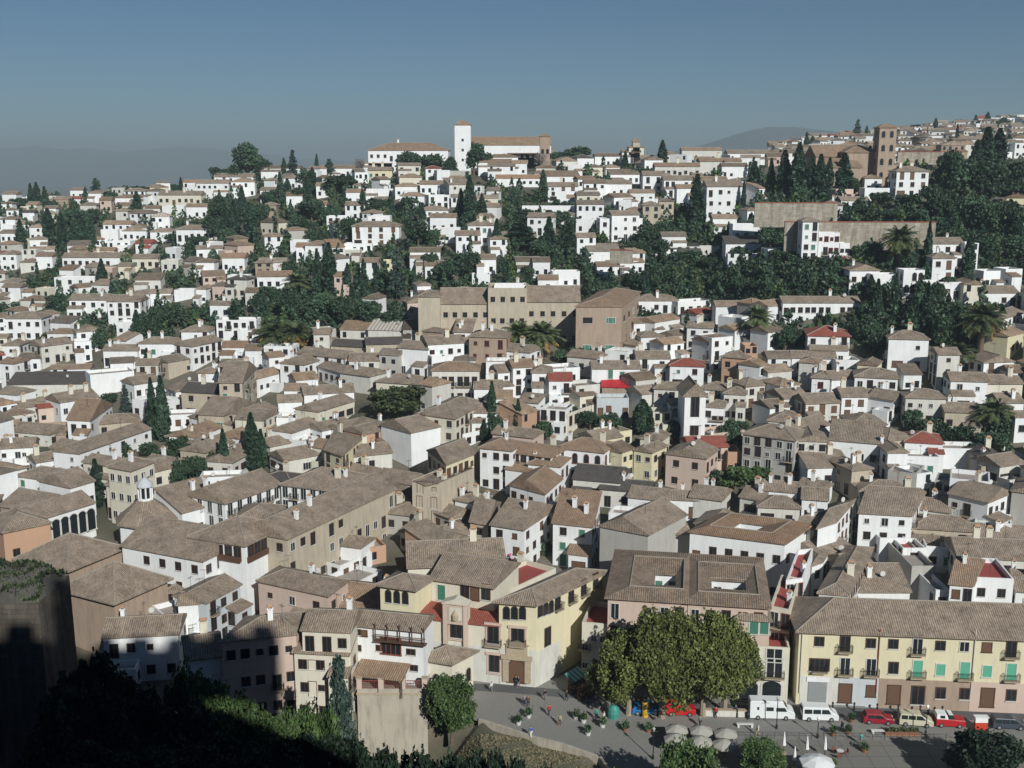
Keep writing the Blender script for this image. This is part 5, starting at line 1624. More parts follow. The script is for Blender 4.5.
# ---- white timber-balconied house, loggia and terrace above the river
blk = eave_block(349, 622, 423, 629, 11.5, 4.6); root, ref = new_root('house', blk); note(blk, 60)
make_block(root, ref, blk, 'gx', 'n', 'w', .34, wins='none', chim=0, ov=.6)
for x, y, k, sx in ((357, 635, 'b_small', 1.2), (364, 636, 's_small', 1.2), (358.5, 651, 'b_small', 1), (379, 651, 'b_small', 1), (411, 655, 'b_small', 1.5), (397, 669, 'b_small', 1.3), (414, 671, 'b_small', 1.3)): put(root, ref, blk, 'f', k, x, y, sx, 1)
put(root, ref, blk, 'f', 'r_wide', 391, 654, 1.25, 1.6)
P, ang = face_at(blk, 'f', 376, 638); b = MB(); b.box(0, 7.2, -.9, 0, -.12, 0, M_FRB)
for i in range(5): b.tube((.2+i*1.7, -.8, 0), (.2+i*1.7, -.8, 2.6), .09, .09, M_FRB, 5)
b.box(0, 7.2, -.86, -.8, .85, .95, M_FRB)
for i in range(30): b.box(.1+i*.24, .14+i*.24, -.85, -.81, 0, .9, M_FRB)
b.build('wooden_gallery', root, loc=in_frame(ref, P))
P, ang = face_at(blk, 'f', 362, 678); b = MB(); b.solid([(0, -3.5, 1.9), (7, -3.5, 1.9), (7, 0, 2.7), (0, 0, 2.7), (0, -3.5, 2.05), (7, -3.5, 2.05), (7, 0, 2.85), (0, 0, 2.85)], [(0, 1, 5, 4), (4, 5, 6, 7), (0, 3, 2, 1), (1, 2, 6, 5), (0, 4, 7, 3)], TILE['o'])
for i in range(3): b.tube((.2+i*3.3, -3.4, -.5), (.2+i*3.3, -3.4, 1.95), .08, .08, M_FRB, 5)
b.build('porch_roof', root, loc=in_frame(ref, P), uv=True)
tag(root, 'white house with timber gallery and wide wooden window above the stained retaining wall', 'house'); ANCHORS.append(('white timber-galleried house', 388, 645))
tb = eave_block(357, 689, 427, 689, 3.6, 5, None, 134.9); tb.low = -9
b = tb.walls(M_RETAIN, 'fl', 0); b.box(-tb.w/2-.1, tb.w/2+.1, -.1, .3, tb.h-.8, tb.h-.55, M_STONE)
o = b.build('terrace_wall', loc=tb.org, rotz=tb.rot); tag(o, 'pale stone retaining wall streaked with dark stains beneath the flowered terrace', 'wall'); note(tb, 45)
b = MB(); b.poly([tb.pt(-tb.w/2+.25, .25, tb.h-.7), tb.pt(tb.w/2-.25, .25, tb.h-.7), tb.pt(tb.w/2-.25, 4.75, tb.h-.7), tb.pt(-tb.w/2+.25, 4.75, tb.h-.7)], M_FLOOR); b.build('terrace_floor', o)
for i in range(4):
    b = MB(); x = -tb.w/2+.3+i*(tb.w-.6)/3; b.box(x-.35, x+.35, -.15, .5, tb.h, tb.h+1.5, WALL['p']); b.box(x-.42, x+.42, -.22, .57, tb.h+1.5, tb.h+1.62, M_STONE); b.build('pier', o)
for i in range(3):
    x0 = -tb.w/2+.7+i*(tb.w-.6)/3; x1 = x0+(tb.w-.6)/3-.75; b = MB(); b.box(x0, x1, .1, .16, tb.h+1.1, tb.h+1.18, M_REDF)
    for k in range(int((x1-x0)/.2)): b.box(x0+k*.2, x0+k*.2+.05, .1, .15, tb.h, tb.h+1.1, M_REDF)
    b.build('railing', o)
blk = eave_block(421, 656, 452, 661, 6.3, 5.5, (473, 650)); root, ref = new_root('loggia', blk); note(blk, 34)
make_block(root, ref, blk, 'pyr', 'n', 'c', .5, wins='fr', cols=3, ccols=2, floors=1, styles=['t'], shape='arch', chim=0, ov=.6, skip=0)
tag(root, 'small open loggia pavilion with pyramid tile roof edged in white ridge tiles', 'pavilion'); ANCHORS.append(('pyramid-roofed loggia', 446, 650))

# ---- brick tower at the lower left and an unseen fortress wall shaped to cast the foreground shadow
def rect_tower(name, x0, x1, y0, y1, z0, z1, mat, merlons=False, batter=.0):
    root = link(name, None, None, Vector(((x0+x1)/2, (y0+y1)/2, z0))); w, d, h = (x1-x0)/2, (y1-y0)/2, z1-z0; k = batter
    b = MB(); b.solid([(-w-k, -d-k, 0), (w+k, -d-k, 0), (w+k, d+k, 0), (-w-k, d+k, 0), (-w, -d, h), (w, -d, h), (w, d, h), (-w, d, h)], [(0, 3, 2, 1), (4, 5, 6, 7), (0, 1, 5, 4), (1, 2, 6, 5), (2, 3, 7, 6), (3, 0, 4, 7)], mat)
    b.build('wall', root); return root, w, d, h
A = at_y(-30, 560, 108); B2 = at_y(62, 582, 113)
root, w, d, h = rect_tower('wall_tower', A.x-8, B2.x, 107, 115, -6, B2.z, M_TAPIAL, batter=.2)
rng = random.Random(5); b = MB(); n = 26
def topz(u, v): return .4+2.6*(1-(u+1)/2)*1.0+1.6*sin(min(1, (v+1)/2)*pi)+.35*sin(u*9+v*4)+.25*sin(u*17-v*11)
for j in range(n+1):
    for i in range(n+1):
        u, v = i/n*2-1, j/n*2-1; e = max(abs(u), abs(v)); z = topz(u, v)*(1 if e < .97 else 0); b.v.append((u*w, v*d, h+z-.2))
for j in range(n):
    for i in range(n): b.f.append((j*(n+1)+i, j*(n+1)+i+1, (j+1)*(n+1)+i+1, (j+1)*(n+1)+i)); b.m.append(0)
b.mats = [mat_plain('rubble_top', (.08, .075, .065), .95, var=.5, scale=1.5)]; b.build('rubble_top', root)
b = MB()
for _ in range(5200):
    u, v = rng.uniform(-1, 1), rng.uniform(-1, 1); z = h+topz(u, v)-.2; s_ = rng.uniform(.08, .22); a = rng.uniform(0, 6.28); t = rng.uniform(-.6, .6)
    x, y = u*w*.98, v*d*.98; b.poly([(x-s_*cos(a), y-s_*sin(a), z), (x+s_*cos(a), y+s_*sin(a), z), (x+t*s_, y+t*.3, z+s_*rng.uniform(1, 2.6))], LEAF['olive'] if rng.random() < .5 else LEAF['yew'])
b.build('dry_scrub', root)
tag(root, 'dark ruined rampart tower with scrub-covered top at the lower left edge', 'tower')
root = link('fortress_shadow_wall', None, None, Vector((-8, -12, 20)))
b = MB(); b.box(-44, 42.5, -1.5, 1.5, 0, 64.5, M_TAPIAL); V = [(22.5, 64.5), (42.5, 64.5), (42.5, 65.5), (39, 67.2), (34, 69.4), (29, 72), (25, 74.8), (22.5, 75.4)]; n = len(V); b.solid([(x, -1.5, z) for x, z in V]+[(x, 1.5, z) for x, z in V], [tuple(range(n)), tuple(range(2*n-1, n-1, -1))]+[((i+1) % n, i, n+i, n+(i+1) % n) for i in range(n)], M_TAPIAL); b.build('lower_wall', root)  # sloping top edge cut to the wanted shadow boundary on the slope
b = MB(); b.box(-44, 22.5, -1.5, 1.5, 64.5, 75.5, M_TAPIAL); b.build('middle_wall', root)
b = MB(); b.box(14, 42.5, -1.5, 1.5, 75.5, 87.5, M_TAPIAL); b.box(-44, 14, -1.5, 1.5, 75.5, 81, M_TAPIAL); b.build('upper_wall', root)  # gap below added so sun passes through to the shrubs
for x in (41.9,): b = MB(); b.tube((x, 0, 66.5), (x, 0, 75.5), .35, .35, M_STONE, 10); b.build('column', root)
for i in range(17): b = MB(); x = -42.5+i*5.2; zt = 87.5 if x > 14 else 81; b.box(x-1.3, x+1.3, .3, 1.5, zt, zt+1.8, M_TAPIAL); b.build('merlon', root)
tag(root, 'unseen fortress wall behind the viewpoint, its outline and gap shaped to cast the shadow', 'tower')

compound('modern_chapel', 'white modern house with tall gabled tower slit by a dark vertical window', 'house', [
    dict(e=E(685, 394, 706, 394, 13, 9), roofk='gy', roofm='n', wallm='w', pitch=.95, wins='none', chim=0, vis=34, ov=.5)])
mr = COL.objects['modern_chapel']
for z0, z1 in ((8.2, 13.4), (3.6, 6.4)):
    bb = MB(); bb.box(-.75, .75, -.08, .02, z0, z1, M_GLASS); bb.box(-.9, -.75, -.14, .02, z0, z1, M_FRB); bb.box(.75, .9, -.14, .02, z0, z1, M_FRB); bb.box(-.05, .05, -.12, 0, z0, z1, M_FRB); bb.build('window', mr)
parse_houses(HOUSES_TXT)
# ------------------------------------------------------------------ trees
def leaf(b, p, s, rng, mat, up=.4, quad=True):
    a = rng.uniform(0, 6.283); t = rng.uniform(-1, 1)*(1-up)+up*.5
    u = Vector((cos(a), sin(a), rng.uniform(-.5, .5))); w = Vector((-sin(a)*t, cos(a)*t, rng.uniform(.4, 1)))
    u *= s; w = w.normalized()*s*rng.uniform(.7, 1.3); p = Vector(p)
    if quad: b.poly([p-u-w*.6, p+u*.9-w, p+u+w*.7, p-u*.7+w], mat)
    else: b.poly([p-u-w*.5, p+u-w*.5, p+w], mat)
def proto_cypress(seed, mat=None, n=1500, taper=.55):
    rng = random.Random(seed); m = mat or LEAF['cyp']; b = MB(); ph = [rng.uniform(0, 6) for _ in range(6)]
    def R(t, a): 
        r = min(1, t/.12)**.6*(1-max(0, (t-.35)/.65)**(1.0/taper))*1.05
        return max(.03, r*(1+.16*sin(a*3+ph[0]+t*9)+.12*sin(a*5+ph[1]-t*14)+.10*sin(t*31+ph[2]+a)))
    for _ in range(n):
        t = rng.random()**.85; a = rng.uniform(0, 6.283); r = R(t, a)*(rng.random()**.25 if rng.random() < .8 else rng.random())
        z = .5+t*9.5; leaf(b, (r*cos(a), r*sin(a), z), rng.uniform(.16, .34), rng, m, .6)
    c = b.mesh('crown'); b = MB(); b.tube((0, 0, -.6), (0, 0, 3), .16, .1, M_BARK, 6); return c, b.mesh('trunk')
def proto_broad(seed, mat, n=2600, lobes=9, flat=.9, leafs=(.14, .34), bark=None, trunk=1.9, spread=3.0, LR=(1.15, 2.0)):
    rng = random.Random(seed); b = MB(); L = []
    for i in range(lobes):
        a = i*2.4+rng.uniform(-.5, .5); r = spread*sqrt((i+.3)/lobes)*.72; z = trunk+2.4+rng.uniform(-1.7, 3.2)*(1-r/spread*.6)
        L.append((Vector((r*cos(a), r*sin(a), z)), rng.uniform(*LR)))
    for _ in range(n):
        c, R = L[rng.randrange(lobes)]; v = Vector((rng.gauss(0, 1), rng.gauss(0, 1), rng.gauss(0, 1))).normalized()
        rr = R*(rng.random()**.22)*(1+.18*sin(v.x*7+c.x)+.14*sin(v.y*9+v.z*6)); p = c+Vector((v.x*rr, v.y*rr, v.z*rr*flat))
        leaf(b, p, rng.uniform(*leafs), rng, mat, .3)
    cm = b.mesh('crown'); b = MB(); bk = bark or M_BARK; b.tube((0, 0, -.8), (.1, 0, trunk), .32, .2, bk, 7)
    for c, R in L[:6]: b.tube((.1, 0, trunk*.85), c, .15, .05, bk, 5)
    return cm, b.mesh('trunk')
def proto_conifer(seed, mat, n=1900, w=2.6, tiers=9, ls=1.0):
    rng = random.Random(seed); b = MB()
    for k in range(tiers):
        t = k/(tiers-1); z = 1.6+t*8; r = w*(1-t)**.8+.15; na = int(5+6*(1-t))
        for j in range(na):
            a = rng.uniform(0, 6.28); rj = r*rng.uniform(.6, 1.1)
            for _ in range(n//(tiers*na)+1):
                q = rng.random()**.7; p = (rj*q*cos(a)+rng.gauss(0, .18), rj*q*sin(a)+rng.gauss(0, .18), z-q*rj*.12+rng.gauss(0, .2))
                leaf(b, p, rng.uniform(.14, .32)*ls, rng, mat, .1)
    c = b.mesh('crown'); b = MB(); b.tube((0, 0, -.6), (0, 0, 9.6), .25, .04, M_BARK, 6); return c, b.mesh('trunk')
def proto_palm(seed, skirt):
    rng = random.Random(seed); b = MB(); H = 5.2
    def frond(a, el, L, mat, droop):
        pts = []
        for i in range(9):
            t = i/8; r = L*t; z = H+sin(el)*r-droop*t*t*L; pts.append(Vector((cos(a)*r*cos(el), sin(a)*r*cos(el), z)))
        side = Vector((-sin(a), cos(a), 0))
        for i in range(8):
            for sgn in (-1, 1):
                for q in (0, .5):
                    p = pts[i].lerp(pts[i+1], q); d = (pts[i+1]-pts[i]); w = .75*(1-abs(i/8-.4))
                    b.poly([p, p+d*.6, p+side*sgn*w+d*.8+Vector((0, 0, -.22))], mat)
    for i in range(90): frond(rng.uniform(0, 6.28), rng.uniform(-.25, 1.35), rng.uniform(2.6, 3.5), LEAF['palm'], rng.uniform(.25, .55))
    if skirt:
        for i in range(40): frond(rng.uniform(0, 6.28), rng.uniform(-1.15, -.2), rng.uniform(1.8, 2.8), LEAF['orange'], rng.uniform(.1, .35))
    c = b.mesh('crown'); b = MB(); b.tube((0, 0, -.6), (0, 0, H+.1), .38, .32, M_BARK, 8); return c, b.mesh('trunk')
PROTO = {
 'y': [proto_cypress(i, n=1500, taper=tp) for i, tp in ((1, .5), (2, .62), (3, .42), (4, .75))],
 'b': [proto_broad(i, LEAF['dark'], 2600) for i in (11, 12, 13)]+[proto_broad(14, LEAF['dark'], 2400, 7, 1.1)],
 'o': [proto_broad(21, LEAF['olive'], 4200, 12, .5, (.10, .26))],
 'f': [proto_broad(31, LEAF['fresh'], 3200, 9), proto_broad(32, LEAF['fresh'], 3200, 7, .9)],
 'g': [proto_broad(41, LEAF['bare'], 900, 9, .9, (.06, .2))],
 'c': [proto_conifer(51, LEAF['dark']), proto_conifer(52, LEAF['blue'])],
 'C': [proto_broad(61, LEAF['dark'], 4200, 14, .7, (.12, .28), trunk=2.6)],
 'p': [proto_palm(71, False)], 'P': [proto_palm(72, True)],
 'k': [proto_broad(81, LEAF['dark'], 2000, 8, .8, (.14, .34), trunk=.2)],
}
PW = {'y': 2.1, 'b': 7.2, 'o': 7.4, 'f': 7.0, 'g': 7.0, 'c': 5.2, 'C': 7.2, 'p': 5.6, 'P': 5.6, 'k': 7}
PH = {'y': 10.2, 'b': 8.6, 'o': 7.6, 'f': 8.6, 'g': 8.6, 'c': 10.0, 'C': 9.2, 'p': 7.9, 'P': 7.9, 'k': 5.5}
TN = {'y': 'cypress', 'b': 'broadleaf_tree', 'o': 'broadleaf_tree', 'f': 'broadleaf_tree', 'g': 'bare_tree', 'c': 'conifer', 'C': 'cedar', 'p': 'palm_tree', 'P': 'palm_tree', 'k': 'shrub'}
TL = {'y': 'slim dark cypress', 'b': 'dark rounded tree', 'o': 'wide olive-green tree', 'f': 'fresh green leafy tree', 'g': 'bare greyish tree', 'c': 'pointed conifer', 'C': 'big dark cedar', 'p': 'green palm', 'P': 'palm with orange dry fronds', 'k': 'low dark bush'}
TCAT = {'y': 'cypress', 'b': 'tree', 'o': 'tree', 'f': 'tree', 'g': 'tree', 'c': 'conifer', 'C': 'cedar', 'p': 'palm', 'P': 'palm', 'k': 'bush'}
TREES = []; TFOOT = []
def add_tree(k, P, H, W, seed, label=None):
    rng = random.Random(seed); cm, tm = PROTO[k][seed % len(PROTO[k])]
    r = link(TN[k], None, None, P, rng.uniform(0, 6.28)); r.empty_display_size = .3
    r.scale = (W/PW[k], W/PW[k], H/PH[k]); link('crown', cm, r); link('trunk', tm, r)
    TREES.append([r, k, label]); TFOOT.append((P.x, P.y, W*.38)); return r
n = 0
for line in TREES_TXT.strip().splitlines():
    if line.startswith('#') or not line.strip(): continue
    t = line.split(); k = t[0]; px, yb, hp = map(float, t[1:4]); P = hit(px, yb)
    dep = P.y*cP-(P.z-CZ)*sP; s_ = FPX/dep; ca = max(.8, cos(atan2(CZ-P.z, P.y)))
    H = hp/s_/ca; W = (float(t[4]) if len(t) > 4 else hp*.4)/s_; n += 1
    W *= {'y': 1.05, 'p': 1.3, 'P': 1.3}.get(k, 1.0); P.z = min(P.z, ground(P.x, P.y)); W = max(W, H*(.14 if k == 'y' else .45)); add_tree(k, P-Vector((0, 0, .3)), H, W, n)

# vegetation patches on the slope: (type weights, px0, py0, px1, py1, count, height range)
PATCH = [('by', 380, 215, 450, 262, 10, (5, 9)), ('by', 262, 196, 350, 232, 9, (5, 8)), ('bb', 415, 262, 480, 300, 10, (5, 9)), ('bb', 255, 262, 420, 324, 10, (5, 8)), ('yb', 510, 240, 600, 276, 10, (5, 9)), ('yb', 740, 180, 830, 202, 6, (6, 10)), ('b', 380, 150, 500, 185, 8, (5, 8)), ('yb', 0, 210, 260, 330, 34, (4, 8)), ('yb', 260, 190, 700, 330, 44, (4, 8)), ('b', 0, 330, 400, 480, 12, (4, 7)), ('yb', 700, 165, 1024, 330, 26, (4, 8)), ('yb', 860, 300, 1010, 378, 14, (5, 9)), ('kkkf', 640, 228, 860, 296, 46, (2, 4.2)), ('kk', 0, 200, 1024, 320, 50, (2.5, 5)), ('bbk', 395, 245, 470, 300, 9, (5, 9)), ('bky', 255, 300, 400, 322, 5, (5, 9)), ('kkbf', 640, 228, 850, 292, 24, (2.5, 5)), ('bbbk', 925, 200, 1040, 268, 16, (6, 11)), ('by', 198, 196, 262, 246, 12, (6, 11)),
         ('by', 55, 222, 100, 250, 8, (5, 9)), ('bk', 505, 196, 560, 232, 8, (4, 7)), ('bk', 520, 245, 600, 275, 9, (4, 7)), ('bk', 300, 205, 350, 232, 6, (4, 7)), ('bk', 855, 350, 890, 372, 4, (4, 7)),
         ('bk', 560, 418, 660, 440, 8, (3, 5)), ('bk', 905, 412, 1010, 452, 10, (4, 7)), ('k', 0, 240, 250, 300, 10, (2.5, 4.5)), ('bky', 760, 205, 940, 224, 8, (3, 6)), ('bbk', 845, 255, 1000, 300, 10, (3, 7)),
         ('bk', 480, 262, 540, 300, 6, (4, 7)), ('kb', 930, 120, 1010, 165, 10, (4, 8)), ('b', 690, 285, 770, 298, 4, (3, 4)), ('yb', 500, 178, 760, 300, 14, (3, 8)), ('yb', 380, 185, 520, 300, 12, (3, 8)),
         ('yb', 880, 262, 1024, 345, 12, (4, 9))]
rng = random.Random(99)
def inside_foot(x, y, m=0.0):
    for cx, cy, hw, hd, ro, k in GRID.get((int(x//25), int(y//25)), ()):
        dx, dy = x-cx, y-cy; c, q = cos(-ro), sin(-ro); u, v = c*dx-q*dy, q*dx+c*dy
        u -= k*v
        if abs(u) < hw+m and abs(v) < hd+m: return True
    return False
GRID = {}
def grid_add(f):
    R = hypot(f[2], f[3])*(1+abs(f[5]))+3
    for i in range(int((f[0]-R)//25), int((f[0]+R)//25)+1):
        for j in range(int((f[1]-R)//25), int((f[1]+R)//25)+1): GRID.setdefault((i, j), []).append(f)
for f in FOOT: grid_add(f)
for ks, x0, y0, x1, y1, cnt, (ha, hb) in PATCH:
    done = 0
    for _ in range(cnt*8):
        if done >= cnt: break
        px, py = rng.uniform(x0, x1), rng.uniform(y0, y1); P = hit(px, py); k = rng.choice(ks)
        if inside_foot(P.x, P.y, .8): continue
        H = rng.uniform(ha, hb)*(.6 if k == 'k' else 1.2 if k == 'y' else 1); W = H*({'y': .24, 'k': 1.3}.get(k, .95))
        tip = project(P+Vector((0, 0, H*.8)))
        if any(a[4] > P.y and a[0]-2 < px < a[1]+2 and tip[1] < a[3]-1 and py > a[2] and a[4]-P.y < 60 for a in RECTS): continue
        if k in 'b' and sum(1 for t in TREES if t[1] == 'b') > 250: k = 'k'; H *= .8
    P.z = ground(P.x, P.y); add_tree(k, P-Vector((0, 0, .3)), H, W, 1000+len(TREES)); done += 1

# ------------------------------------------------------------------ infill houses between the ones placed one by one
def street_free(x, y):
    for (ax, ay), (bx, by), w in STREETS:
        dx, dy = bx-ax, by-ay; t = max(0, min(1, ((x-ax)*dx+(y-ay)*dy)/(dx*dx+dy*dy)))
        if hypot(x-ax-dx*t, y-ay-dy*t) < w: return False
    return True
def sp(px, py): p = hit(px, py); return (p.x, p.y)
STREETS = []
for pts, w in (([(791, 700), (822, 615), (862, 520), (880, 470), (896, 430)], 6.5), ([(560, 690), (600, 620), (604, 600)], 6), ([(408, 500), (404, 470), (400, 440)], 4), ([(470, 690), (700, 700)], 8)):
    for a, b2 in zip(pts, pts[1:]): STREETS.append((sp(*a), sp(*b2), w))
VEG = [(165, 445, 264, 505), (122, 438, 182, 472), (600, 225, 880, 297), (380, 215, 452, 262), (262, 196, 350, 232), (505, 192, 560, 232), (515, 240, 600, 274), (415, 262, 480, 300), (600, 236, 660, 262), (300, 285, 420, 324), (740, 150, 830, 201), (860, 300, 1010, 378), (75, 322, 112, 350), (265, 325, 310, 358), (500, 330, 572, 364), (575, 345, 600, 364), (640, 226, 770, 294), (770, 262, 862, 293), (930, 165, 1024, 262), (855, 196, 935, 222), (200, 190, 262, 248), (56, 222, 100, 250), (300, 298, 402, 324), (366, 376, 428, 420), (905, 410, 1012, 452), (760, 203, 840, 221), (790, 224, 900, 262), (560, 412, 660, 436), (700, 460, 775, 492), (130, 318, 200, 350)]
def top_y(px):
    T = [(0, 206), (60, 200), (140, 192), (200, 184), (260, 168), (340, 165), (440, 176), (560, 168), (640, 160), (700, 152), (760, 152), (840, 160), (900, 168), (1024, 176)]
    for (a, ya), (b2, yb) in zip(T, T[1:]):
        if px <= b2 or b2 == 1024: return ya+(yb-ya)*(px-a)/(b2-a)
    return 170
INF = []
gb = MB(); sc_n = 0; small = []
for _ in range(6000):
    if sc_n >= 560: break
    px, py = rng.uniform(-10, 1040), rng.uniform(172, 335)
    if py < top_y(px)-4: continue
    P = hit(px, py)
    if abs(P.z-ground(P.x, P.y)) > .8 or inside_foot(P.x, P.y, 1.4) or P.y > 620: continue
    if any(a[4] > P.y and a[0]-2 < px < a[1]+2 and a[2] < py and py-14 < a[3]-2 and a[4]-P.y < 40 for a in RECTS): continue
    if any(hypot(P.x-q[0], P.y-q[1]) < 3 for q in small): continue
    R = rng.uniform(1.3, 2.8); H = rng.uniform(3, 6.5); sc_n += 1; small.append((P.x, P.y)); TFOOT.append((P.x, P.y, R*.7)); m = LEAF[rng.choices(['dark', 'olive', 'cyp', 'fresh'], [6, 1, 4, 1])[0]]
    slim = rng.random() < .3
    if slim: R *= .45; H *= 1.4
    for _ in range(90):
        t = rng.random(); a = rng.uniform(0, 6.28); q = R*sin(pi*min(1, .12+t*.95))**.6*rng.random()**.35; leaf(gb, (P.x+q*cos(a), P.y+q*sin(a), P.z+.3+t*H), rng.uniform(.2, .5), rng, m, .4)
def try_house(px, py, far=False):
    P = hit(px, py)
    if not far and py < top_y(px): return
    if any(a < px < c and b2 < py < d for a, b2, c, d in VEG): return
    if not street_free(P.x, P.y): return
    near = P.y < 250
    w = rng.uniform(4.5, 9.5) if near else rng.uniform(3.8, 9); d = rng.uniform(4, 7); h = rng.choice([3.5, 4.5, 5.5, 6, 7.5]) if P.y < 330 else rng.choice([2.8, 3.5, 4.5, 5.2, 6])
    if py > 560 and px < 360: return
    if py > 600: return
    rot = rng.choice([-.42, -.5, -.38, 0, .1, 1.1, .6 if px < 500 else -.42])+rng.gauss(0, .08) if P.y < 280 else rng.gauss(0, .42)
    c, q = cos(rot), sin(rot); ctr = Vector((P.x-q*d/2, P.y+c*d/2))
    for i in (-1, -.5, 0, .5, 1):
        for j in (-1, 0, 1):
            x, y = ctr.x+c*i*w/2-q*j*d/2, ctr.y+q*i*w/2+c*j*d/2
            if inside_foot(x, y, .35) or not street_free(x, y): return
    if any(hypot(ctr.x-tx, ctr.y-ty) < tr+min(w, d)/2*.9 for tx, ty, tr in TFOOT): return
    zb = ground(ctr.x, ctr.y)
    A = Vector((P.x-c*w/2, P.y-q*w/2, zb+h)); B = Vector((P.x+c*w/2, P.y+q*w/2, zb+h))
    a, b2 = project(A), project(B); base = project((P.x, P.y, zb)); top = min(a[1], b2[1])-3-d*.12*FPX/P.y
    x0, x1 = min(a[0], b2[0]), max(a[0], b2[0])
    for r in RECTS:
        if r[4] > P.y+1:
            ix = min(x1, r[1])-max(x0, r[0]); iy = min(base[1], r[3])-max(top, r[2])
            if ix > 1 and iy > 1 and ix*iy > .10*(r[1]-r[0])*(r[3]-r[2]): return
    for r in RECTS:
        if r[4] < P.y and r[0]-1 < x0 and x1 < r[1]+1 and r[2]-4 < a[1] and base[1] < r[3]+6: return
    blk = Block(A, B, (-q*d, c*d), h)
    f = (ctr.x, ctr.y, w/2, d/2, rot, 0); grid_add(f); INF.append((blk, P.y, px, py, (x1-x0)*(base[1]-top) if 0 < px < 1024 else 0))
for _ in range(22000):
    px = rng.uniform(-140, 1170); py = rng.uniform(158, 600)
    if rng.random() < (.4 if py > 420 else 1): try_house(px, py)
NNEAR = len(INF)
for _ in range(2600):
    px = rng.uniform(700, 1160); P_y = rng.uniform(460, 900)
    px2 = px; rx = (px-512)/FPX/.965; x = rx*P_y; z = ground(x, P_y); pr = project((x, P_y, z+3))
    if not (650 < pr[0] < 1160) or pr[1] > 172: continue
    w = rng.uniform(5, 11); d = rng.uniform(5, 8); h = rng.choice([3, 4, 5, 6]); rot = rng.gauss(0, .3); c, q = cos(rot), sin(rot)
    if inside_foot(x, P_y, 4.5) or rng.random() < .25: continue
    A = Vector((x-c*w/2, P_y-q*w/2, z+h)); B = Vector((x+c*w/2, P_y+q*w/2, z+h))
    grid_add((x, P_y+d/2, w/2, d/2, rot, 0)); INF.append((Block(A, B, (-q*d, c*d), h), P_y, pr[0], pr[1], 0))
ALL = [(sz, None, blk, Y) for blk, Y, px, py, sz in INF]+[(s_[5], s_, s_[0], s_[0].org.y) for s_ in SPECS]
ALL.sort(key=lambda t: -t[0])
NH = 288; REST = []
def wallpick(r, Y): return r.choices('wvcypgb', [62, 16, 8, 2, 3, 4, 3] if Y > 300 else [45, 22, 12, 4, 4, 6, 5])[0]
for i, (sz, spec, blk, Y) in enumerate(ALL):
    r = random.Random(i+500)
    if spec: kind, wm, kw, lab = spec[1], spec[2], spec[3], spec[4]; rm = kw.get('r', 'n')
    else: kind = r.choices(['gx', 'hip', 'gy', 'fl', 'sh'], [36, 18, 12, 24, 10])[0]; wm = wallpick(r, Y); rm = r.choices('norlk', [82, 10, 2, 3, 3])[0]; kw, lab = {'r': rm, 'p': r.uniform(.28, .42)}, None
    if i < NH: build_house(blk, kind, wm, kw, lab, i+1)
    else: REST.append((blk, kind, wm, rm))
# everything past the three hundred largest: one object
b = MB()
for i, (blk, kind, wm, rm) in enumerate(REST):
    r = random.Random(i+9500); wm = WALL[wm]; rm = TILE[rm]; pt = .42
    pt = .34; parts = [(blk, blk.walls(wm, kind, pt)), (blk, blk.roof(rm, kind, pt, .25))]
    if r.random() < .5 and kind != 'ct': k_, kk = annex_of(blk, r); parts += [(k_, k_.walls(wm, kk, .3)), (k_, k_.roof(rm, kk, .3, .2))]
    for q_, part in parts:
        base = len(b.v); b.v += [(q_.org.x+cos(q_.rot)*v[0]-sin(q_.rot)*v[1], q_.org.y+sin(q_.rot)*v[0]+cos(q_.rot)*v[1], q_.org.z+v[2]) for v in part.v]
        for f, m in zip(part.f, part.m): b.f.append(tuple(base+q for q in f)); b.m.append(b.mi(part.mats[m]))
    nf = max(1, int((blk.h+.1)/2.5)); nc = max(2, int(blk.w/2.2)); fh = blk.h/nf
    for a in range(nf):
        for c_ in range(nc):
            if r.random() < .25: continue
            u = -blk.w/2+(c_+.5)*blk.w/nc; z = a*fh+.9; hh = r.choice([1.1, 1.5]); ww = .5
            P4 = [blk.world(u-ww, -.05, z), blk.world(u+ww, -.05, z), blk.world(u+ww, -.05, z+hh), blk.world(u-ww, -.05, z+hh)]; b.poly(P4, M_GLASS)
tag(b.build('far_houses', uv=True), 'mass of tiny distant white houses spread over the hillside and skyline', 'houses', kind='stuff')

# ------------------------------------------------------------------ shaded slope and river bank in the foreground
rng = random.Random(17)
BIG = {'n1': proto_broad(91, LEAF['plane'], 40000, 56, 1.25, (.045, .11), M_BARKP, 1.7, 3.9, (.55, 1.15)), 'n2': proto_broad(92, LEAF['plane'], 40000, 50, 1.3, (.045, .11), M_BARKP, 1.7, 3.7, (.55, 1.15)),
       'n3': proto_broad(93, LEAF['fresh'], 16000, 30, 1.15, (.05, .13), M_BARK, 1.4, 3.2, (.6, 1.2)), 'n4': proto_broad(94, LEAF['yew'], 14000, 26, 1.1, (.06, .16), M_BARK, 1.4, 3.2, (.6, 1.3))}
def big_tree(key, name, px, py, z, H, W, rot, label, cat='tree', Y=None, group=None):
    P = at_z(px, py, z) if Y is None else at_y(px, py, Y); 
    if Y is not None: P.z = ground(P.x, P.y)-.2
    r = link(name, None, None, P, rot); r.scale = (W/7.4, W/7.4, H/9.0); link('crown', BIG[key][0], r); link('trunk', BIG[key][1], r); TFOOT.append((P.x, P.y, W*.3)); tag(r, label, cat, group); return r
big_tree('n1', 'plane_tree', 628, 715, 0, 13.5, 11.5, .3, 'olive-green plane tree, leftmost of the plaza clump, pale trunk beside a blue car', group='plane trees on the plaza')
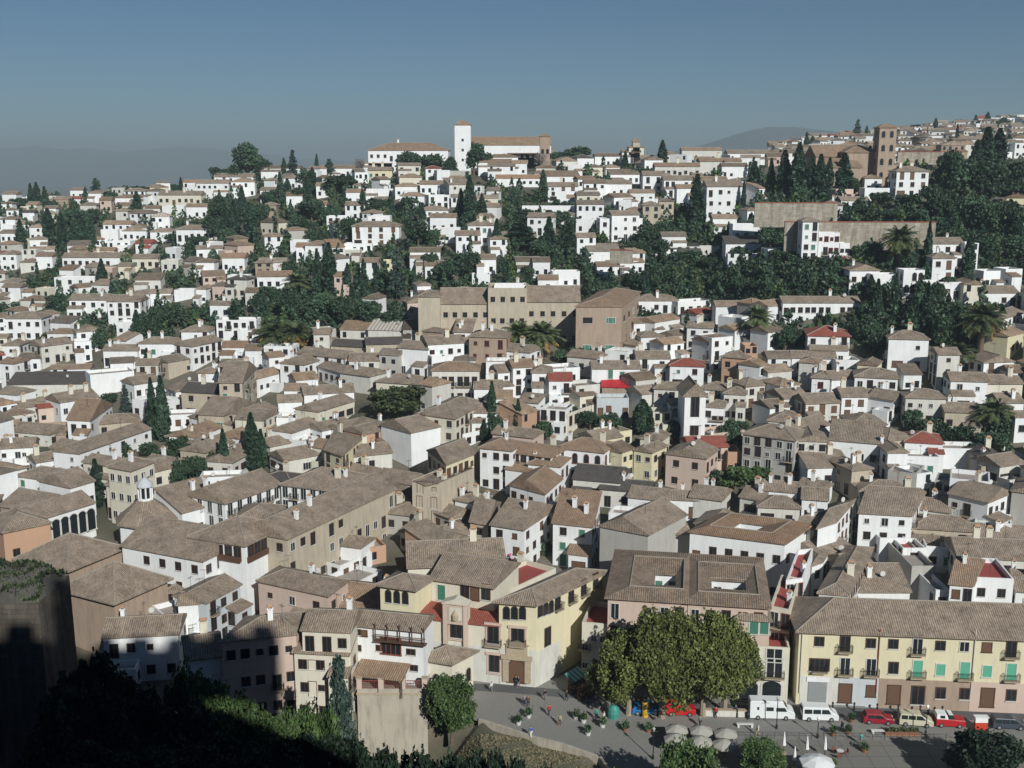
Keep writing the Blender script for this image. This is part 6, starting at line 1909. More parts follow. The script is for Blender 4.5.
big_tree('n2', 'plane_tree', 662, 718, 0, 17.5, 12.5, 1.7, 'tallest olive-green plane tree in the plaza clump, between blue car and red van', group='plane trees on the plaza')
big_tree('n1', 'plane_tree', 703, 716, 0, 16.5, 12.0, 3.9, 'broad olive-green plane tree at the right of the plaza clump, above the parasols', group='plane trees on the plaza')
big_tree('n2', 'plane_tree', 724, 712, 0, 14.5, 10.0, 5.2, 'smaller olive-green plane tree in front of the cream arcade house', group='plane trees on the plaza')
ANCHORS.append(('plaza plane trees', 670, 650))
big_tree('n3', 'broadleaf_tree', 452, 738, -2, 10.5, 8.2, .9, 'bright green tree growing beside the pyramid-roofed loggia and stained wall')
big_tree('n3', 'broadleaf_tree', 763, 780, 0, 6.0, 7.5, 2.2, 'rounded bright green bush at the bottom edge below the parasols')
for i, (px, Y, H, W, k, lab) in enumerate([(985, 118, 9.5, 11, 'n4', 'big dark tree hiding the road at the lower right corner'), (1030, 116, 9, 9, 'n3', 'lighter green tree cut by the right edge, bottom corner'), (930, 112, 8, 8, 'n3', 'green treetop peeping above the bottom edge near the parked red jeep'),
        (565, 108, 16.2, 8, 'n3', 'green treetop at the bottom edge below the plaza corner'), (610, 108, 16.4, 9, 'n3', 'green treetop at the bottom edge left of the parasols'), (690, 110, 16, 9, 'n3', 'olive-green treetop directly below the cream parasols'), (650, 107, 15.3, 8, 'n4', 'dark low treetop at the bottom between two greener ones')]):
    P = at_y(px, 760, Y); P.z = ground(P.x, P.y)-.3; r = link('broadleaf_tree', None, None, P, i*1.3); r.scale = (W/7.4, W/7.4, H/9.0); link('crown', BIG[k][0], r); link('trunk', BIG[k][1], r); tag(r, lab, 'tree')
def foreground_shrub(i, px, pytop, Y, W, key, lab):
    P = at_y(px, pytop, Y); g = ground(P.x, P.y)-.4; H = max(2.5, P.z-g); global LAST
    r = link('broadleaf_tree', None, None, Vector((P.x, P.y, g)), i*1.1); LAST = r; r.scale = (W/7.4, W/7.4, H/8.0); link('crown', BIG[key][0], r); link('trunk', BIG[key][1], r); tag(r, lab, 'tree')
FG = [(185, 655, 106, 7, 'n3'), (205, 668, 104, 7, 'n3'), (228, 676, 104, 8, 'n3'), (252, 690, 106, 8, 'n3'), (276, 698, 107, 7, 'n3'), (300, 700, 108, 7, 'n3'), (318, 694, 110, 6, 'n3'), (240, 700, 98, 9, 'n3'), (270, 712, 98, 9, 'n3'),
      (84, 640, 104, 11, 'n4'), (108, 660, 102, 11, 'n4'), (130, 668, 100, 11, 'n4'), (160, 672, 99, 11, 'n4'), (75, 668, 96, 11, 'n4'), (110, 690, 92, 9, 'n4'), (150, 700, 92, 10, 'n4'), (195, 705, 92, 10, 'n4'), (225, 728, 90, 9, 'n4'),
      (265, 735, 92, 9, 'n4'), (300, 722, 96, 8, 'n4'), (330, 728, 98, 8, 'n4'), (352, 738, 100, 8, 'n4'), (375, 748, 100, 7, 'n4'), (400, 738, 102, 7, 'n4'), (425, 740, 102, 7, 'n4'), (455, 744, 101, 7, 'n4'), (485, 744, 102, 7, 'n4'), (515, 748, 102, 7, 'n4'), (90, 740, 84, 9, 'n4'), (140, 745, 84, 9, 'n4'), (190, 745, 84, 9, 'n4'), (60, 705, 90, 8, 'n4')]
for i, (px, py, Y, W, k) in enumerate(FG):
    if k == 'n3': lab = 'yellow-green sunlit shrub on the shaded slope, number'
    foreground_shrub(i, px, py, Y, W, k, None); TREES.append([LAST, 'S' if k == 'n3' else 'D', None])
TL['S'] = 'sunlit yellow-green shrub'; TL['D'] = 'black shaded treetop'; TCAT['S'] = 'shrub'; TCAT['D'] = 'tree'
P = at_y(338, 655, 112); g = ground(P.x, P.y); r = link('cypress', None, None, Vector((P.x, P.y, g-.5)), 0); H = P.z-g; r.scale = (1.35, 1.35, H/10); fine = proto_conifer(55, LEAF['blue'], 9000, 2.8, 12, .4); link('crown', fine[0], r); link('trunk', PROTO['c'][1][1], r); tag(r, 'blue-green feathery conifer in front of the beige double-balconied house', 'conifer')
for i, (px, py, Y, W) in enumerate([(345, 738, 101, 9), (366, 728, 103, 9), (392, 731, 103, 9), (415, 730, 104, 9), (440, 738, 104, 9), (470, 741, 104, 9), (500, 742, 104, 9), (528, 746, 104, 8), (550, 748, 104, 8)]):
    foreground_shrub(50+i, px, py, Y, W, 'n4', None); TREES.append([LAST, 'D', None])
# dry bank below the plaza edge
b = MB()
for _ in range(16000):
    px, py = rng.uniform(430, 720), rng.uniform(735, 772); P = hit(px, py, 0, 100)
    if P.z > -.2 or P.y > 133: continue
    s_ = rng.uniform(.06, .16); a = rng.uniform(0, 6.28); b.poly([(P.x-s_*cos(a), P.y-s_*sin(a), P.z+.02), (P.x+s_*cos(a), P.y+s_*sin(a), P.z+.02), (P.x+rng.uniform(-.3, .3), P.y+.25, P.z+s_*.8)], LEAF['dry'] if rng.random() < .75 else LEAF['olive'])
tag(b.build('dry_grass'), 'dry tan grass and weeds on the bank below the plaza', 'grass', kind='stuff')

tag(gb.build('small_garden_trees'), 'many small garden trees crowded between the houses of the slope', 'trees', kind='stuff')
# garden growth between the houses of the upper slope
b = MB(); rng = random.Random(77); cnt = 0
for f in [ (t[0].location.x, t[0].location.y+1, 1.2, 1.2, 0, 0) for t in TREES[:0]]: grid_add(f)
for _ in range(9000):
    px, py = rng.uniform(-20, 1044), rng.uniform(160, 345)
    if rng.random() < .35: px, py = rng.uniform(640, 880), rng.uniform(224, 296)
    P = hit(px, py)
    if P.y > 620 or abs(P.z-ground(P.x, P.y)) > .8 or inside_foot(P.x, P.y, .9) or not street_free(P.x, P.y): continue
    if any(a[4] > P.y and a[0]-2 < px < a[1]+2 and a[2] < py-5 and py-9 < a[3]-1 and a[4]-P.y < 30 for a in RECTS): continue
    R = rng.uniform(.8, 2.2); H = rng.uniform(1.0, 3.4); m = LEAF[rng.choices(['dark', 'olive', 'fresh', 'cyp'], [6, 2, 1, 3])[0]]; cnt += 1
    for _ in range(26):
        a = rng.uniform(0, 6.28); q = sqrt(rng.random())*R; x, y = P.x+q*cos(a), P.y+q*sin(a); leaf(b, (x, y, P.z+H*(1-(q/R)**2)*rng.random()**.5), rng.uniform(.22, .5), rng, m, .4)
tag(b.build('garden_undergrowth'), 'dense green garden undergrowth filling the gaps between houses on the slope', 'undergrowth', kind='stuff')
from collections import Counter
print('trees by kind', Counter(t[1] for t in TREES), 'undergrowth', cnt, 'rest', len(REST))
# ------------------------------------------------------------------ vehicles
M_TYRE = mat_plain('tyre_rubber', (.02, .02, .02), .9); M_RIM = mat_plain('wheel_rim', (.45, .45, .46), .35, .6); M_LAMP = mat_plain('headlamp_glass', (.75, .75, .7), .2); M_TAIL = mat_plain('tail_lamp', (.35, .02, .02), .4)
M_CGL = mat_plain('car_glass', (.02, .03, .03), .12); M_DARKTRIM = mat_plain('black_bumper', (.05, .05, .05), .6)
def paint(name, c): 
    m = mat_plain(name, c, .32, var=.04); return m
def vehicle(name, label, px, py, L, W, H, col, prof, glass, wheel=.31, heading=0, extra=None, cat='car', z=.06):
    """prof: side outline (x forward 0..1, z 0..1); glass: list of side panes (x0,x1,z0,z1)"""
    P = at_z(px, py, z); root = link(name, None, None, P, heading); m = paint(name+'_paint', col) if name+'_paint' not in MATS else MATS[name+'_paint']
    m = paint('paint_%d%d%d' % tuple(int(v*99) for v in col), col)
    b = MB(); pts = [(x*L-L/2, .22+zz*(H-.22)) for x, zz in prof]; n = len(pts)
    def ww(zz): return W/2*(1-.14*max(0, (zz-.55*H)/(.45*H)))
    V = [(x, -ww(zz), zz) for x, zz in pts]+[(x, ww(zz), zz) for x, zz in pts]
    b.solid(V, [tuple(range(n)), tuple(range(2*n-1, n-1, -1))]+[((i+1) % n, i, n+i, n+(i+1) % n) for i in range(n)], m)
    body = b.build('body', root); md = body.modifiers.new('bevel', 'BEVEL'); md.width = .05; md.segments = 2; md.limit_method = 'ANGLE'; md.angle_limit = radians(20)
    for x0, x1, z0, z1, sk in glass:
        for s_ in (-1, 1):
            q = [(x0*L-L/2, z0), (x1*L-L/2, z0), (x1*L-L/2-sk*L, z1), (x0*L-L/2-(sk*L if x0 < .01 else 0), z1)]
            b = MB(); pp = [(x, s_*(ww(zz*H)+.012), zz*H) for x, zz in q]; b.poly(pp if s_ < 0 else pp[::-1], M_CGL); b.build('side_window', root)
    ws = prof_ws = extra or {}
    for key, nm_ in (('front', 'windscreen'), ('rear', 'rear_window')):
        if key in ws:
            (xa, za), (xb, zb) = ws[key]; k = 1 if key == 'front' else -1
            b = MB(); A = Vector((xa*L-L/2, 0, .22+za*(H-.22))); B2 = Vector((xb*L-L/2, 0, .22+zb*(H-.22))); nrm = Vector((B2.z-A.z, 0, A.x-B2.x))*(1 if key == 'front' else -1)
            nrm = nrm.normalized()*.02; nrm.x = abs(nrm.x)*k; nrm.z = abs(nrm.z)
            A2, C2 = A.lerp(B2, .12)+nrm, A.lerp(B2, .9)+nrm; wa, wc = ww(A2.z)-.08, ww(C2.z)-.1
            q = [(A2.x, -wa, A2.z), (A2.x, wa, A2.z), (C2.x, wc, C2.z), (C2.x, -wc, C2.z)]; b.poly(q, M_CGL); b.build(nm_, root)
    for xf in ws.get('axles', (.18, .80)):
        for s_ in (-1, 1):
            x = xf*L-L/2; wh = link('wheel', None, root, Vector((x, s_*(W/2-.09), wheel)))
            b = MB(); b.tube((0, -.11, 0), (0, .11, 0), wheel, wheel, M_TYRE, 16); b.build('tyre', wh)
            b = MB(); b.tube((0, -.125, 0), (0, .125, 0), wheel*.58, wheel*.58, M_RIM, 12); b.build('rim', wh)
    for s_ in (-1, 1):
        b = MB(); b.box(L/2-.08, L/2+.015, s_*(W/2-.32)-.15, s_*(W/2-.32)+.15, .58, .76, M_LAMP); b.build('headlight', root)
        b = MB(); b.box(-L/2-.015, -L/2+.06, s_*(W/2-.2)-.1, s_*(W/2-.2)+.1, .62, .92, M_TAIL); b.build('tail_light', root)
    b = MB(); b.box(L/2-.1, L/2+.06, -W/2+.03, W/2-.03, .3, .5, M_DARKTRIM); b.build('bumper', root); b = MB(); b.box(-L/2-.06, -L/2+.1, -W/2+.03, W/2-.03, .3, .5, M_DARKTRIM); b.build('bumper', root)
    tag(root, label, cat, 'vehicles parked along the plaza road'); return root
HATCH = [(0, 0), (1, 0), (1, .38), (.97, .50), (.74, .60), (.60, .97), (.54, 1), (.16, 1), (.10, .97), (.01, .58)]
HG = [(.14, .36, .60, .90, .0), (.38, .67, .60, .90, .09)]
HW = {'front': ((.735, .60), (.60, .97)), 'rear': ((.01, .60), (.10, .97))}
VAN = [(0, 0), (1, 0), (1, .36), (.96, .46), (.86, .56), (.73, .98), (.70, 1), (.02, 1), (0, .95)]
VG = [(.05, .26, .57, .86, .0), (.29, .50, .57, .86, .0), (.53, .79, .57, .86, .075)]
VW = {'front': ((.86, .56), (.73, .98)), 'rear': ((0, .52), (0.0, .95))}
MPV = [(0, 0), (1, 0), (1, .34), (.97, .44), (.84, .56), (.62, .98), (.56, 1), (.08, 1), (.03, .95), (0, .5)]
MG = [(.06, .24, .60, .90, 0), (.27, .47, .60, .90, 0), (.50, .76, .60, .90, .11)]
SL = radians(-3)
vehicle('camper_van', 'white high-roof camper van with open rear door beside the lamp post', 771, 716.5, 5.9, 2.0, 2.6, (.74, .76, .76), [(0, 0), (1, 0), (1, .30), (.97, .40), (.86, .50), (.76, .78), (.72, .98), (.68, 1), (.02, 1), (0, .96)], [(.36, .52, .50, .70, 0), (.58, .82, .48, .68, .05), (.16, .20, .55, .70, 0)], heading=SL, extra={'front': ((.86, .50), (.76, .78))}, cat='van')
vehicle('passenger_van', 'white three-window passenger van, boxy, between camper and small red car', 819, 718.5, 4.7, 1.85, 1.95, (.74, .76, .76), VAN, VG, heading=SL, extra=VW, cat='van')
vehicle('hatchback_car', 'small crimson hatchback parked alone near the low benches', 877.5, 722, 3.9, 1.65, 1.42, (.30, .015, .03), HATCH, HG, heading=SL-.06, extra=HW)
vehicle('minivan', 'cream-silver minivan behind the thin black post, plants on kerb behind', 915, 724, 4.3, 1.75, 1.7, (.55, .52, .38), MPV, MG, heading=SL-.10, extra={'front': ((.84, .56), (.62, .98)), 'rear': ((0, .55), (.03, .95))}, cat='minivan')
vehicle('jeep', 'red off-road jeep with white hard top partly hidden by the dark tree', 949, 725, 3.7, 1.65, 1.75, (.42, .015, .02), [(0, 0), (1, 0), (1, .48), (.97, .56), (.64, .58), (.62, .62), (0, .62)], [], heading=SL-.05, extra={}, cat='jeep')
P = at_z(949, 725, .06); top = [o for o in COL.objects if o.name.startswith('jeep')][0]
b = MB(); V = [(-1.82, -.78, 1.17), (-.35, -.78, 1.17), (-.55, -.7, 1.78), (-1.78, -.7, 1.78), (-1.82, .78, 1.17), (-.35, .78, 1.17), (-.55, .7, 1.78), (-1.78, .7, 1.78)]; b.solid(V, [(0, 1, 2, 3), (7, 6, 5, 4), (1, 5, 6, 2), (0, 3, 7, 4), (3, 2, 6, 7)], WALL['w']); b.build('hard_top', top)
b = MB(); V = [(-.2, -.75, 1.17), (.5, -.75, 1.17), (.25, -.7, 1.75), (-.3, -.7, 1.75), (-.2, .75, 1.17), (.5, .75, 1.17), (.25, .7, 1.75), (-.3, .7, 1.75)]; b.solid(V, [(1, 5, 6, 2), (3, 2, 6, 7)], WALL['w']); b.solid(V, [(0, 1, 2, 3), (7, 6, 5, 4)], M_CGL); b.build('cab', top)
b = MB(); b.poly([(-1.4, -.775, 1.27), (-.75, -.775, 1.27), (-.8, -.735, 1.66), (-1.4, -.735, 1.66)], M_CGL); b.build('side_window', top)
vehicle('hatchback_car', 'bright blue hatchback under the plane trees beside a yellow post', 646, 712.5, 3.9, 1.65, 1.4, (.01, .16, .42), HATCH, HG, heading=.02, extra=HW)
vehicle('delivery_van', 'bright red small van under the plane trees', 680, 713.5, 4.0, 1.7, 1.75, (.52, .015, .02), [(0, 0), (1, 0), (1, .40), (.97, .48), (.72, .54), (.60, .80), (.52, .98), (.02, 1), (0, .95)], [(.45, .66, .55, .80, .06)], heading=-.04, extra={'front': ((.72, .54), (.56, .90))}, cat='van')
vehicle('minivan', 'dark car half hidden at the far right end of the road', 1008, 727, 4.3, 1.75, 1.5, (.05, .06, .08), MPV, MG, heading=-.1, extra={}, cat='car')
ANCHORS += [('white camper van', 771, 712), ('crimson hatchback', 878, 720)]

# ------------------------------------------------------------------ people
def skin_obj(name, pts, edges, radii, mat, parent=None, sub=1):
    me = bpy.data.meshes.new(name); me.from_pydata(pts, edges, []); me.materials.append(mat)
    o = link(name, me, parent); sm = o.modifiers.new('skin', 'SKIN')
    for v, r in zip(me.skin_vertices[0].data, radii): v.radius = (r, r) if not isinstance(r, tuple) else r
    me.skin_vertices[0].data[0].use_root = True
    ss = o.modifiers.new('subdivision', 'SUBSURF'); ss.levels = sub; ss.render_levels = sub; return o
M_SKIN = mat_plain('skin', (.42, .25, .17), .6); M_HAIR = mat_plain('dark_hair', (.03, .02, .015), .7)
CLOTH = {'black': (.015, .015, .018), 'navy': (.02, .03, .08), 'white': (.7, .7, .68), 'grey': (.18, .18, .19), 'red': (.40, .03, .03), 'teal': (.05, .30, .28), 'brown': (.12, .07, .04), 'beige': (.45, .38, .28), 'blue': (.05, .12, .35)}
def person(px, py, top, leg, heading, label, stride=.18, H=1.7):
    P = at_z(px, py, .03); root = link('person', None, None, P, heading); k = H/1.75
    s = stride
    J = [(0, 0, .95), (0, 0, 1.15), (0, 0, 1.38), (0, .0, 1.50), (0, .02, 1.62), (0, .02, 1.72), (.09, 0, .90), (.10, s, .50), (.10, s*.9-.05, .09), (.10, s*.9+.12, .03), (-.09, 0, .90), (-.10, -s*.4, .50), (-.10, -s-.05, .10), (-.10, -s+.10, .03),
         (.19, 0, 1.42), (.25, -s*.5, 1.15), (.26, -s*.3+.10, .90), (.26, -s*.3+.15, .80), (-.19, 0, 1.42), (-.25, s*.4, 1.15), (-.26, s*.6+.08, .90), (-.26, s*.6+.13, .80)]
    Ed = [(0, 1), (1, 2), (2, 3), (3, 4), (4, 5), (0, 6), (6, 7), (7, 8), (8, 9), (0, 10), (10, 11), (11, 12), (12, 13), (2, 14), (14, 15), (15, 16), (16, 17), (2, 18), (18, 19), (19, 20), (20, 21)]
    R = [.13, .12, .14, .055, .095, .08, .085, .06, .04, .035, .085, .06, .04, .035, .06, .042, .03, .028, .06, .042, .03, .028]
    sc = lambda q: [tuple(v*k for v in p) for p in q]
    skin_obj('body', sc(J), Ed, [r*k for r in R], M_SKIN, root)
    ct, cl = mat_plain('cloth_'+top, CLOTH[top], .9), mat_plain('cloth_'+leg, CLOTH[leg], .9)
    skin_obj('jacket', sc([J[0], J[1], J[2], (0, 0, 1.45), J[14], J[15], J[16], J[18], J[19], J[20]]), [(0, 1), (1, 2), (2, 3), (2, 4), (4, 5), (5, 6), (2, 7), (7, 8), (8, 9)], [v*k for v in (.165, .15, .17, .08, .08, .06, .045, .08, .06, .045)], ct, root)
    skin_obj('trousers', sc([J[0], J[6], J[7], (J[8][0], J[8][1], .14), J[10], J[11], (J[12][0], J[12][1], .15)]), [(0, 1), (1, 2), (2, 3), (0, 4), (4, 5), (5, 6)], [v*k for v in (.15, .11, .08, .06, .11, .08, .06)], cl, root)
    skin_obj('hair', sc([(0, -.02, 1.64), (0, 0, 1.74)]), [(0, 1)], [.098*k, .085*k], M_HAIR, root)
    tag(root, label, 'person', 'people out on the plaza'); return root
for a in [(516, 686.5, 'black', 'black', .3, 'person in black standing in the palace doorway'), (518.5, 687.5, 'navy', 'grey', 2.2, 'person in navy leaving the palace doorway'),
          (524.5, 706, 'grey', 'navy', .2, 'person in grey walking behind two potted plants, left of a companion'), (528, 707, 'brown', 'black', -.3, 'person in brown walking behind two potted plants, right of a companion'),
          (491.5, 692.5, 'white', 'grey', 1.2, 'person in a white top alone near the left of the plaza'), (531, 738, 'blue', 'white', .5, 'person in blue and pale trousers at the plaza edge'),
          (596.5, 720, 'teal', 'black', 2.8, 'person in teal between low planters, left of a companion'), (604, 722.5, 'white', 'black', 1.4, 'person in white beside the low planters'), (708, 737, 'red', 'grey', .1, 'person in red seen between the parasols'),
          (545, 700.5, 'black', 'grey', .9, 'dark-clothed person walking on the road edge in mid plaza'), (566.5, 701.5, 'black', 'navy', -1.2, 'dark-clothed person nearest the flower stall on the road'),
          (966, 706.5, 'black', 'black', .2, 'person in black on the pavement by the cream house front'), (973, 707.5, 'white', 'grey', 1.0, 'person in white on the pavement by the cream house door'),
          (735.5, 716, 'navy', 'black', .7, 'person in navy standing left of the camper van'), (716, 718, 'red', 'navy', .7, 'person in red by the low white wall at the tree clump'), (700, 727, 'grey', 'black', .4, 'person in grey walking below the low white garden wall'), (842, 732, 'navy', 'navy', 1.9, 'person in navy near the railing below the white passenger van'), (560, 726, 'beige', 'brown', 2.6, 'person in beige crossing the empty middle of the plaza'), (549, 716, 'red', 'navy', .8, 'person in red crossing the plaza below the palace corner'), (861, 745, 'teal', 'grey', .2, 'person in teal on the flagstones beside the feathery shrub'), (757.5, 735.5, 'white', 'beige', 2.0, 'person in white beside the green bush at the terrace railing')]:
    person(a[0], a[1], a[2], a[3], a[4], a[5])

# ------------------------------------------------------------------ street furniture
M_CANVAS = mat_plain('parasol_canvas', (.38, .365, .32), .85); M_POT = mat_plain('terracotta_pot', (.30, .13, .07), .9); M_WHITEPOT = mat_plain('white_pot', (.65, .65, .62), .8)
def parasol(px, py, R, label, mat=M_CANVAS, H=2.7):
    P = at_z(px, py, .05); root = link('parasol', None, None, P, 0); n = 8; b = MB()
    rim = [(R*cos(2*pi*i/n+.39), R*sin(2*pi*i/n+.39), H-.55) for i in range(n)]; mid = [(x*.5, y*.5, H-.14) for x, y, z in rim]
    for i in range(n):
        j = (i+1) % n; b.poly([rim[i], rim[j], mid[j], mid[i]], mat); b.poly([mid[i], mid[j], (0, 0, H+.12)], mat); b.poly([rim[j], rim[i], (rim[i][0], rim[i][1], H-.78), (rim[j][0], rim[j][1], H-.78)], mat)
    b.build('canopy', root); b = MB(); b.tube((0, 0, 0), (0, 0, H+.25), .035, .03, M_FRB, 6); b.box(-.3, .3, -.3, .3, 0, .08, M_STONE); b.build('pole', root)
    b = MB()
    for i in range(n): b.tube((0, 0, H-.75), mid[i], .015, .015, M_FRB, 4)
    b.build('ribs', root); tag(root, label, 'parasol', 'open cream parasols of the cafe'); return root
for px, py, lab in ((676, 740, 'cream parasol, back left of the six in two rows'), (700.5, 741, 'cream parasol, back middle of the six in two rows'), (725, 744, 'cream parasol, back right of the six in two rows'),
                    (675, 749.5, 'cream parasol, front left of the six in two rows'), (700, 752, 'cream parasol, front middle of the six, half behind a treetop'), (723.5, 755, 'cream parasol, front right of the six in two rows')): parasol(px, py+5, 1.5, lab)
parasol(816, 778, 2.1, 'big whitish parasol cut by the bottom edge beside the folded ones', WALL['w'])
def folded(px, py, lab):
    P = at_z(px, py, .05); root = link('folded_parasol', None, None, P, 0); b = MB(); b.lathe([(.05, 1.0), (.26, 1.1), (.2, 1.7), (.1, 2.5), (.03, 2.9)], WALL['w'], 8); b.build('canopy', root)
    b = MB(); b.tube((0, 0, 0), (0, 0, 1.1), .035, .035, M_IRON, 6); b.box(-.3, .3, -.3, .3, 0, .08, M_STONE); b.build('pole', root); tag(root, lab, 'parasol', 'folded white parasols')
for px, py, lab in ((783.5, 753, 'folded white parasol furthest from the big open one, beside the bush'), (806.5, 757, 'folded white parasol, middle of the three'), (824.5, 757, 'folded white parasol, rightmost of the three'), (794, 768, 'folded white parasol nearest the bottom edge')): folded(px, py, lab)
def table_set(px, py, lab):
    P = at_z(px, py, .05); root = link('cafe_table', None, None, P, 0); b = MB(); b.lathe([(.45, .72), (.45, .75)], M_WHITEPOT, 12); b.build('tabletop', root); b = MB(); b.tube((0, 0, 0), (0, 0, .72), .03, .03, M_IRON, 6); b.lathe([(.25, 0), (.25, .03)], M_IRON, 10); b.build('leg', root); tag(root, lab, 'table', 'cafe tables')
    for i in range(3):
        a = i*2.1+px; q = Vector((P.x+.8*cos(a), P.y+.8*sin(a), P.z)); c = link('cafe_chair', None, None, q, a+pi/2)
        b = MB(); b.box(-.22, .22, -.22, .22, .43, .47, M_REDF); b.build('seat', c); b = MB(); b.box(-.22, .22, -.24, -.2, .5, .9, M_REDF); b.build('backrest', c)
        for sx in (-1, 1):
            for sy in (-1, 1): b = MB(); b.tube((sx*.2, sy*.2, 0), (sx*.2, sy*.2, .45 if sy > 0 else .9), .015, .015, M_IRON, 4); b.build('leg', c)
        tag(c, 'reddish cafe chair, %s the %s' % (('right of', 'left of', 'in front of')[i], lab.replace('cafe ', '')), 'chair', 'cafe chairs under the parasols')
table_set(688, 744.5, 'round white cafe table between left and middle parasols'); table_set(712.5, 747, 'round white cafe table between middle and right parasols'); table_set(840, 756, 'round white cafe table right of the folded parasols')
def shrub_pot(px, py, white, lab, h=1.3, w=.9):
    P = at_z(px, py, .03); root = link('potted_plant', None, None, P, px); b = MB(); b.lathe([(.28, 0), (.42, .45), (.46, .5)], M_WHITEPOT if white else M_POT, 10); b.build('pot', root)
    b = MB(); r = random.Random(int(px)); 
    for _ in range(260):
        v = Vector((r.gauss(0, .35)*w, r.gauss(0, .35)*w, .5+abs(r.gauss(.4, .3))*h)); leaf(b, v, r.uniform(.05, .12), r, LEAF['fresh' if r.random() < .5 else 'dark'], .5)
    b.build('foliage', root); tag(root, lab, 'plant pot', 'potted shrubs standing about the plaza')
for a in ((518.5, 724.5, 1, 'potted shrub in white tub, lower of the pair in mid plaza'), (528.5, 717.5, 1, 'potted shrub in white tub, upper of the pair in mid plaza'), (576, 719, 1, 'low potted shrub, leftmost of the two near the teal-clad person'), (583.5, 722.5, 1, 'low potted shrub beside a bollard, right of the leftmost'), (588, 735, 1, 'potted shrub in white tub nearest the plaza edge'),
          (602.5, 727, 1, 'bushy potted shrub in white tub left of the plane trunks'), (625.5, 731, 0, 'bushy potted shrub below the leftmost plane trunk'), (648.5, 732, 0, 'bushy potted shrub below the blue car'), (864.5, 752, 0, 'feathery potted shrub on the flagstones'), (848, 734, 0, 'low dark potted shrub on the paving line, left'), (833, 735.5, 0, 'low dark potted shrub on the paving line, next to a black bollard'), (851, 722, 0, 'slender young plant in a pot behind the crimson car')): shrub_pot(a[0], a[1], a[2], a[3], .8, .6)
def lamp(px, py, H, lab, two=False):
    P = at_z(px, py, .05); root = link('street_lamp', None, None, P, 0); b = MB(); b.lathe([(.16, 0), (.16, .5), (.07, .6), (.05, H)], M_IRON, 8)
    if two: b.tube((-.5, 0, H-.3), (.5, 0, H-.3), .025, .025, M_IRON, 5)
    b.build('post', root)
    for x in ((-.5, .5) if two else (0,)):
        b = MB(); z = H-.3 if two else H; b.lathe([(.10, z), (.2, z+.35), (.22, z+.38), (.05, z+.6)], M_IRON if False else M_LAMP, 6); b.build('lantern', root)
    tag(root, lab, 'street lamp', 'iron street lamps on the plaza')
lamp(776.5, 728.5, 4.2, 'black iron street lamp in front of the white camper van', True); lamp(817.5, 738, 2.4, 'short black post on the terrace below the white passenger van'); lamp(925.5, 735, 3.6, 'black iron street lamp at the bonnet of the cream minivan'); lamp(653, 759, 4.0, 'street lamp at the bottom beside the parasols', True); lamp(587, 704, 3.5, 'street lamp left of the plane trees')
b = MB(); P = at_z(645, 716.5, .03); root = link('kiosk_post', None, None, P); b.lathe([(.42, 0), (.42, 1.9), (.46, 1.95), (.3, 2.15)], mat_plain('yellow_paint', (.62, .36, .02), .5), 12); b.build('body', root); b = MB(); b.box(-.2, .2, -.44, -.40, 1.2, 1.5, M_DARKTRIM); b.build('slot', root); tag(root, 'orange-yellow round post in front of the blue car', 'post box')
def bin_(px, py, col, lab):
    P = at_z(px, py, .03); root = link('recycling_bin', None, None, P); m = mat_plain('bin_%d' % int(col[1]*100), col, .5); b = MB(); b.lathe([(.75, 0), (.85, .7), (.75, 1.3), (.4, 1.7), (.1, 1.8)], m, 12); b.build('body', root); b = MB(); b.lathe([(.12, 1.78), (.12, 1.95)], M_IRON, 8); b.build('lifting_ring', root); tag(root, lab, 'bin', 'recycling bins')
bin_(613.5, 717, (.05, .26, .22), 'green dome-shaped recycling bin under the leftmost plane tree')
P = at_z(980, 731, .03); root = link('information_stand', None, None, P); b = MB(); b.box(-.8, .8, -.3, .3, 0, 1.3, mat_plain('red_paint', (.5, .05, .02), .5)); b.build('body', root); b = MB(); b.box(-.8, .8, -.28, .28, 1.3, 2.0, WALL['w']); b.box(-.9, .9, -.4, .4, 2.0, 2.1, WALL['w']); b.build('top', root); tag(root, 'small red and white kiosk behind the dark corner tree', 'kiosk')
def bench(px, py, mat, lab, planter=False, L=2.2):
    P = at_z(px, py, .03)
    if planter:
        root = link('planter', None, None, P, -.03); b = MB(); b.box(-L, L, -.5, .5, 0, .45, mat); b.build('trough', root); b = MB(); r = random.Random(3)
        for _ in range(400): leaf(b, (r.uniform(-L+.1, L-.1), r.uniform(-.4, .4), .5+r.random()*.3), r.uniform(.06, .14), r, LEAF['olive'])
        b.build('foliage', root); tag(root, lab, 'planter')
    else:
        root = link('bench', None, None, P, -.03); b = MB(); b.box(-L/2, L/2, -.25, .25, .4, .48, mat); b.build('seat', root)
        for s_ in (-1, 1): b = MB(); b.box(s_*L/2*.8-.12, s_*L/2*.8+.12, -.22, .22, 0, .4, mat); b.build('leg', root)
        tag(root, lab, 'bench', 'stone benches')
bench(879.5, 733.5, M_WHITEPOT, 'pale stone bench below the crimson hatchback'); bench(745, 727, M_WHITEPOT, 'pale stone bench below the camper van'); bench(901.5, 734, M_POT, 'long terracotta planter between the crimson car and minivan', True)
P = at_z(723, 716, .03); root = link('planter_wall', None, None, P, -.05); b = MB(); b.box(-3, 3, -.2, .2, 0, .9, WALL['v']); b.build('wall', root); b = MB(); b.box(-3.1, 3.1, -.3, .3, .9, 1.0, M_STONE); b.build('coping', root); tag(root, 'low white garden wall under the right-hand plane trees', 'wall')
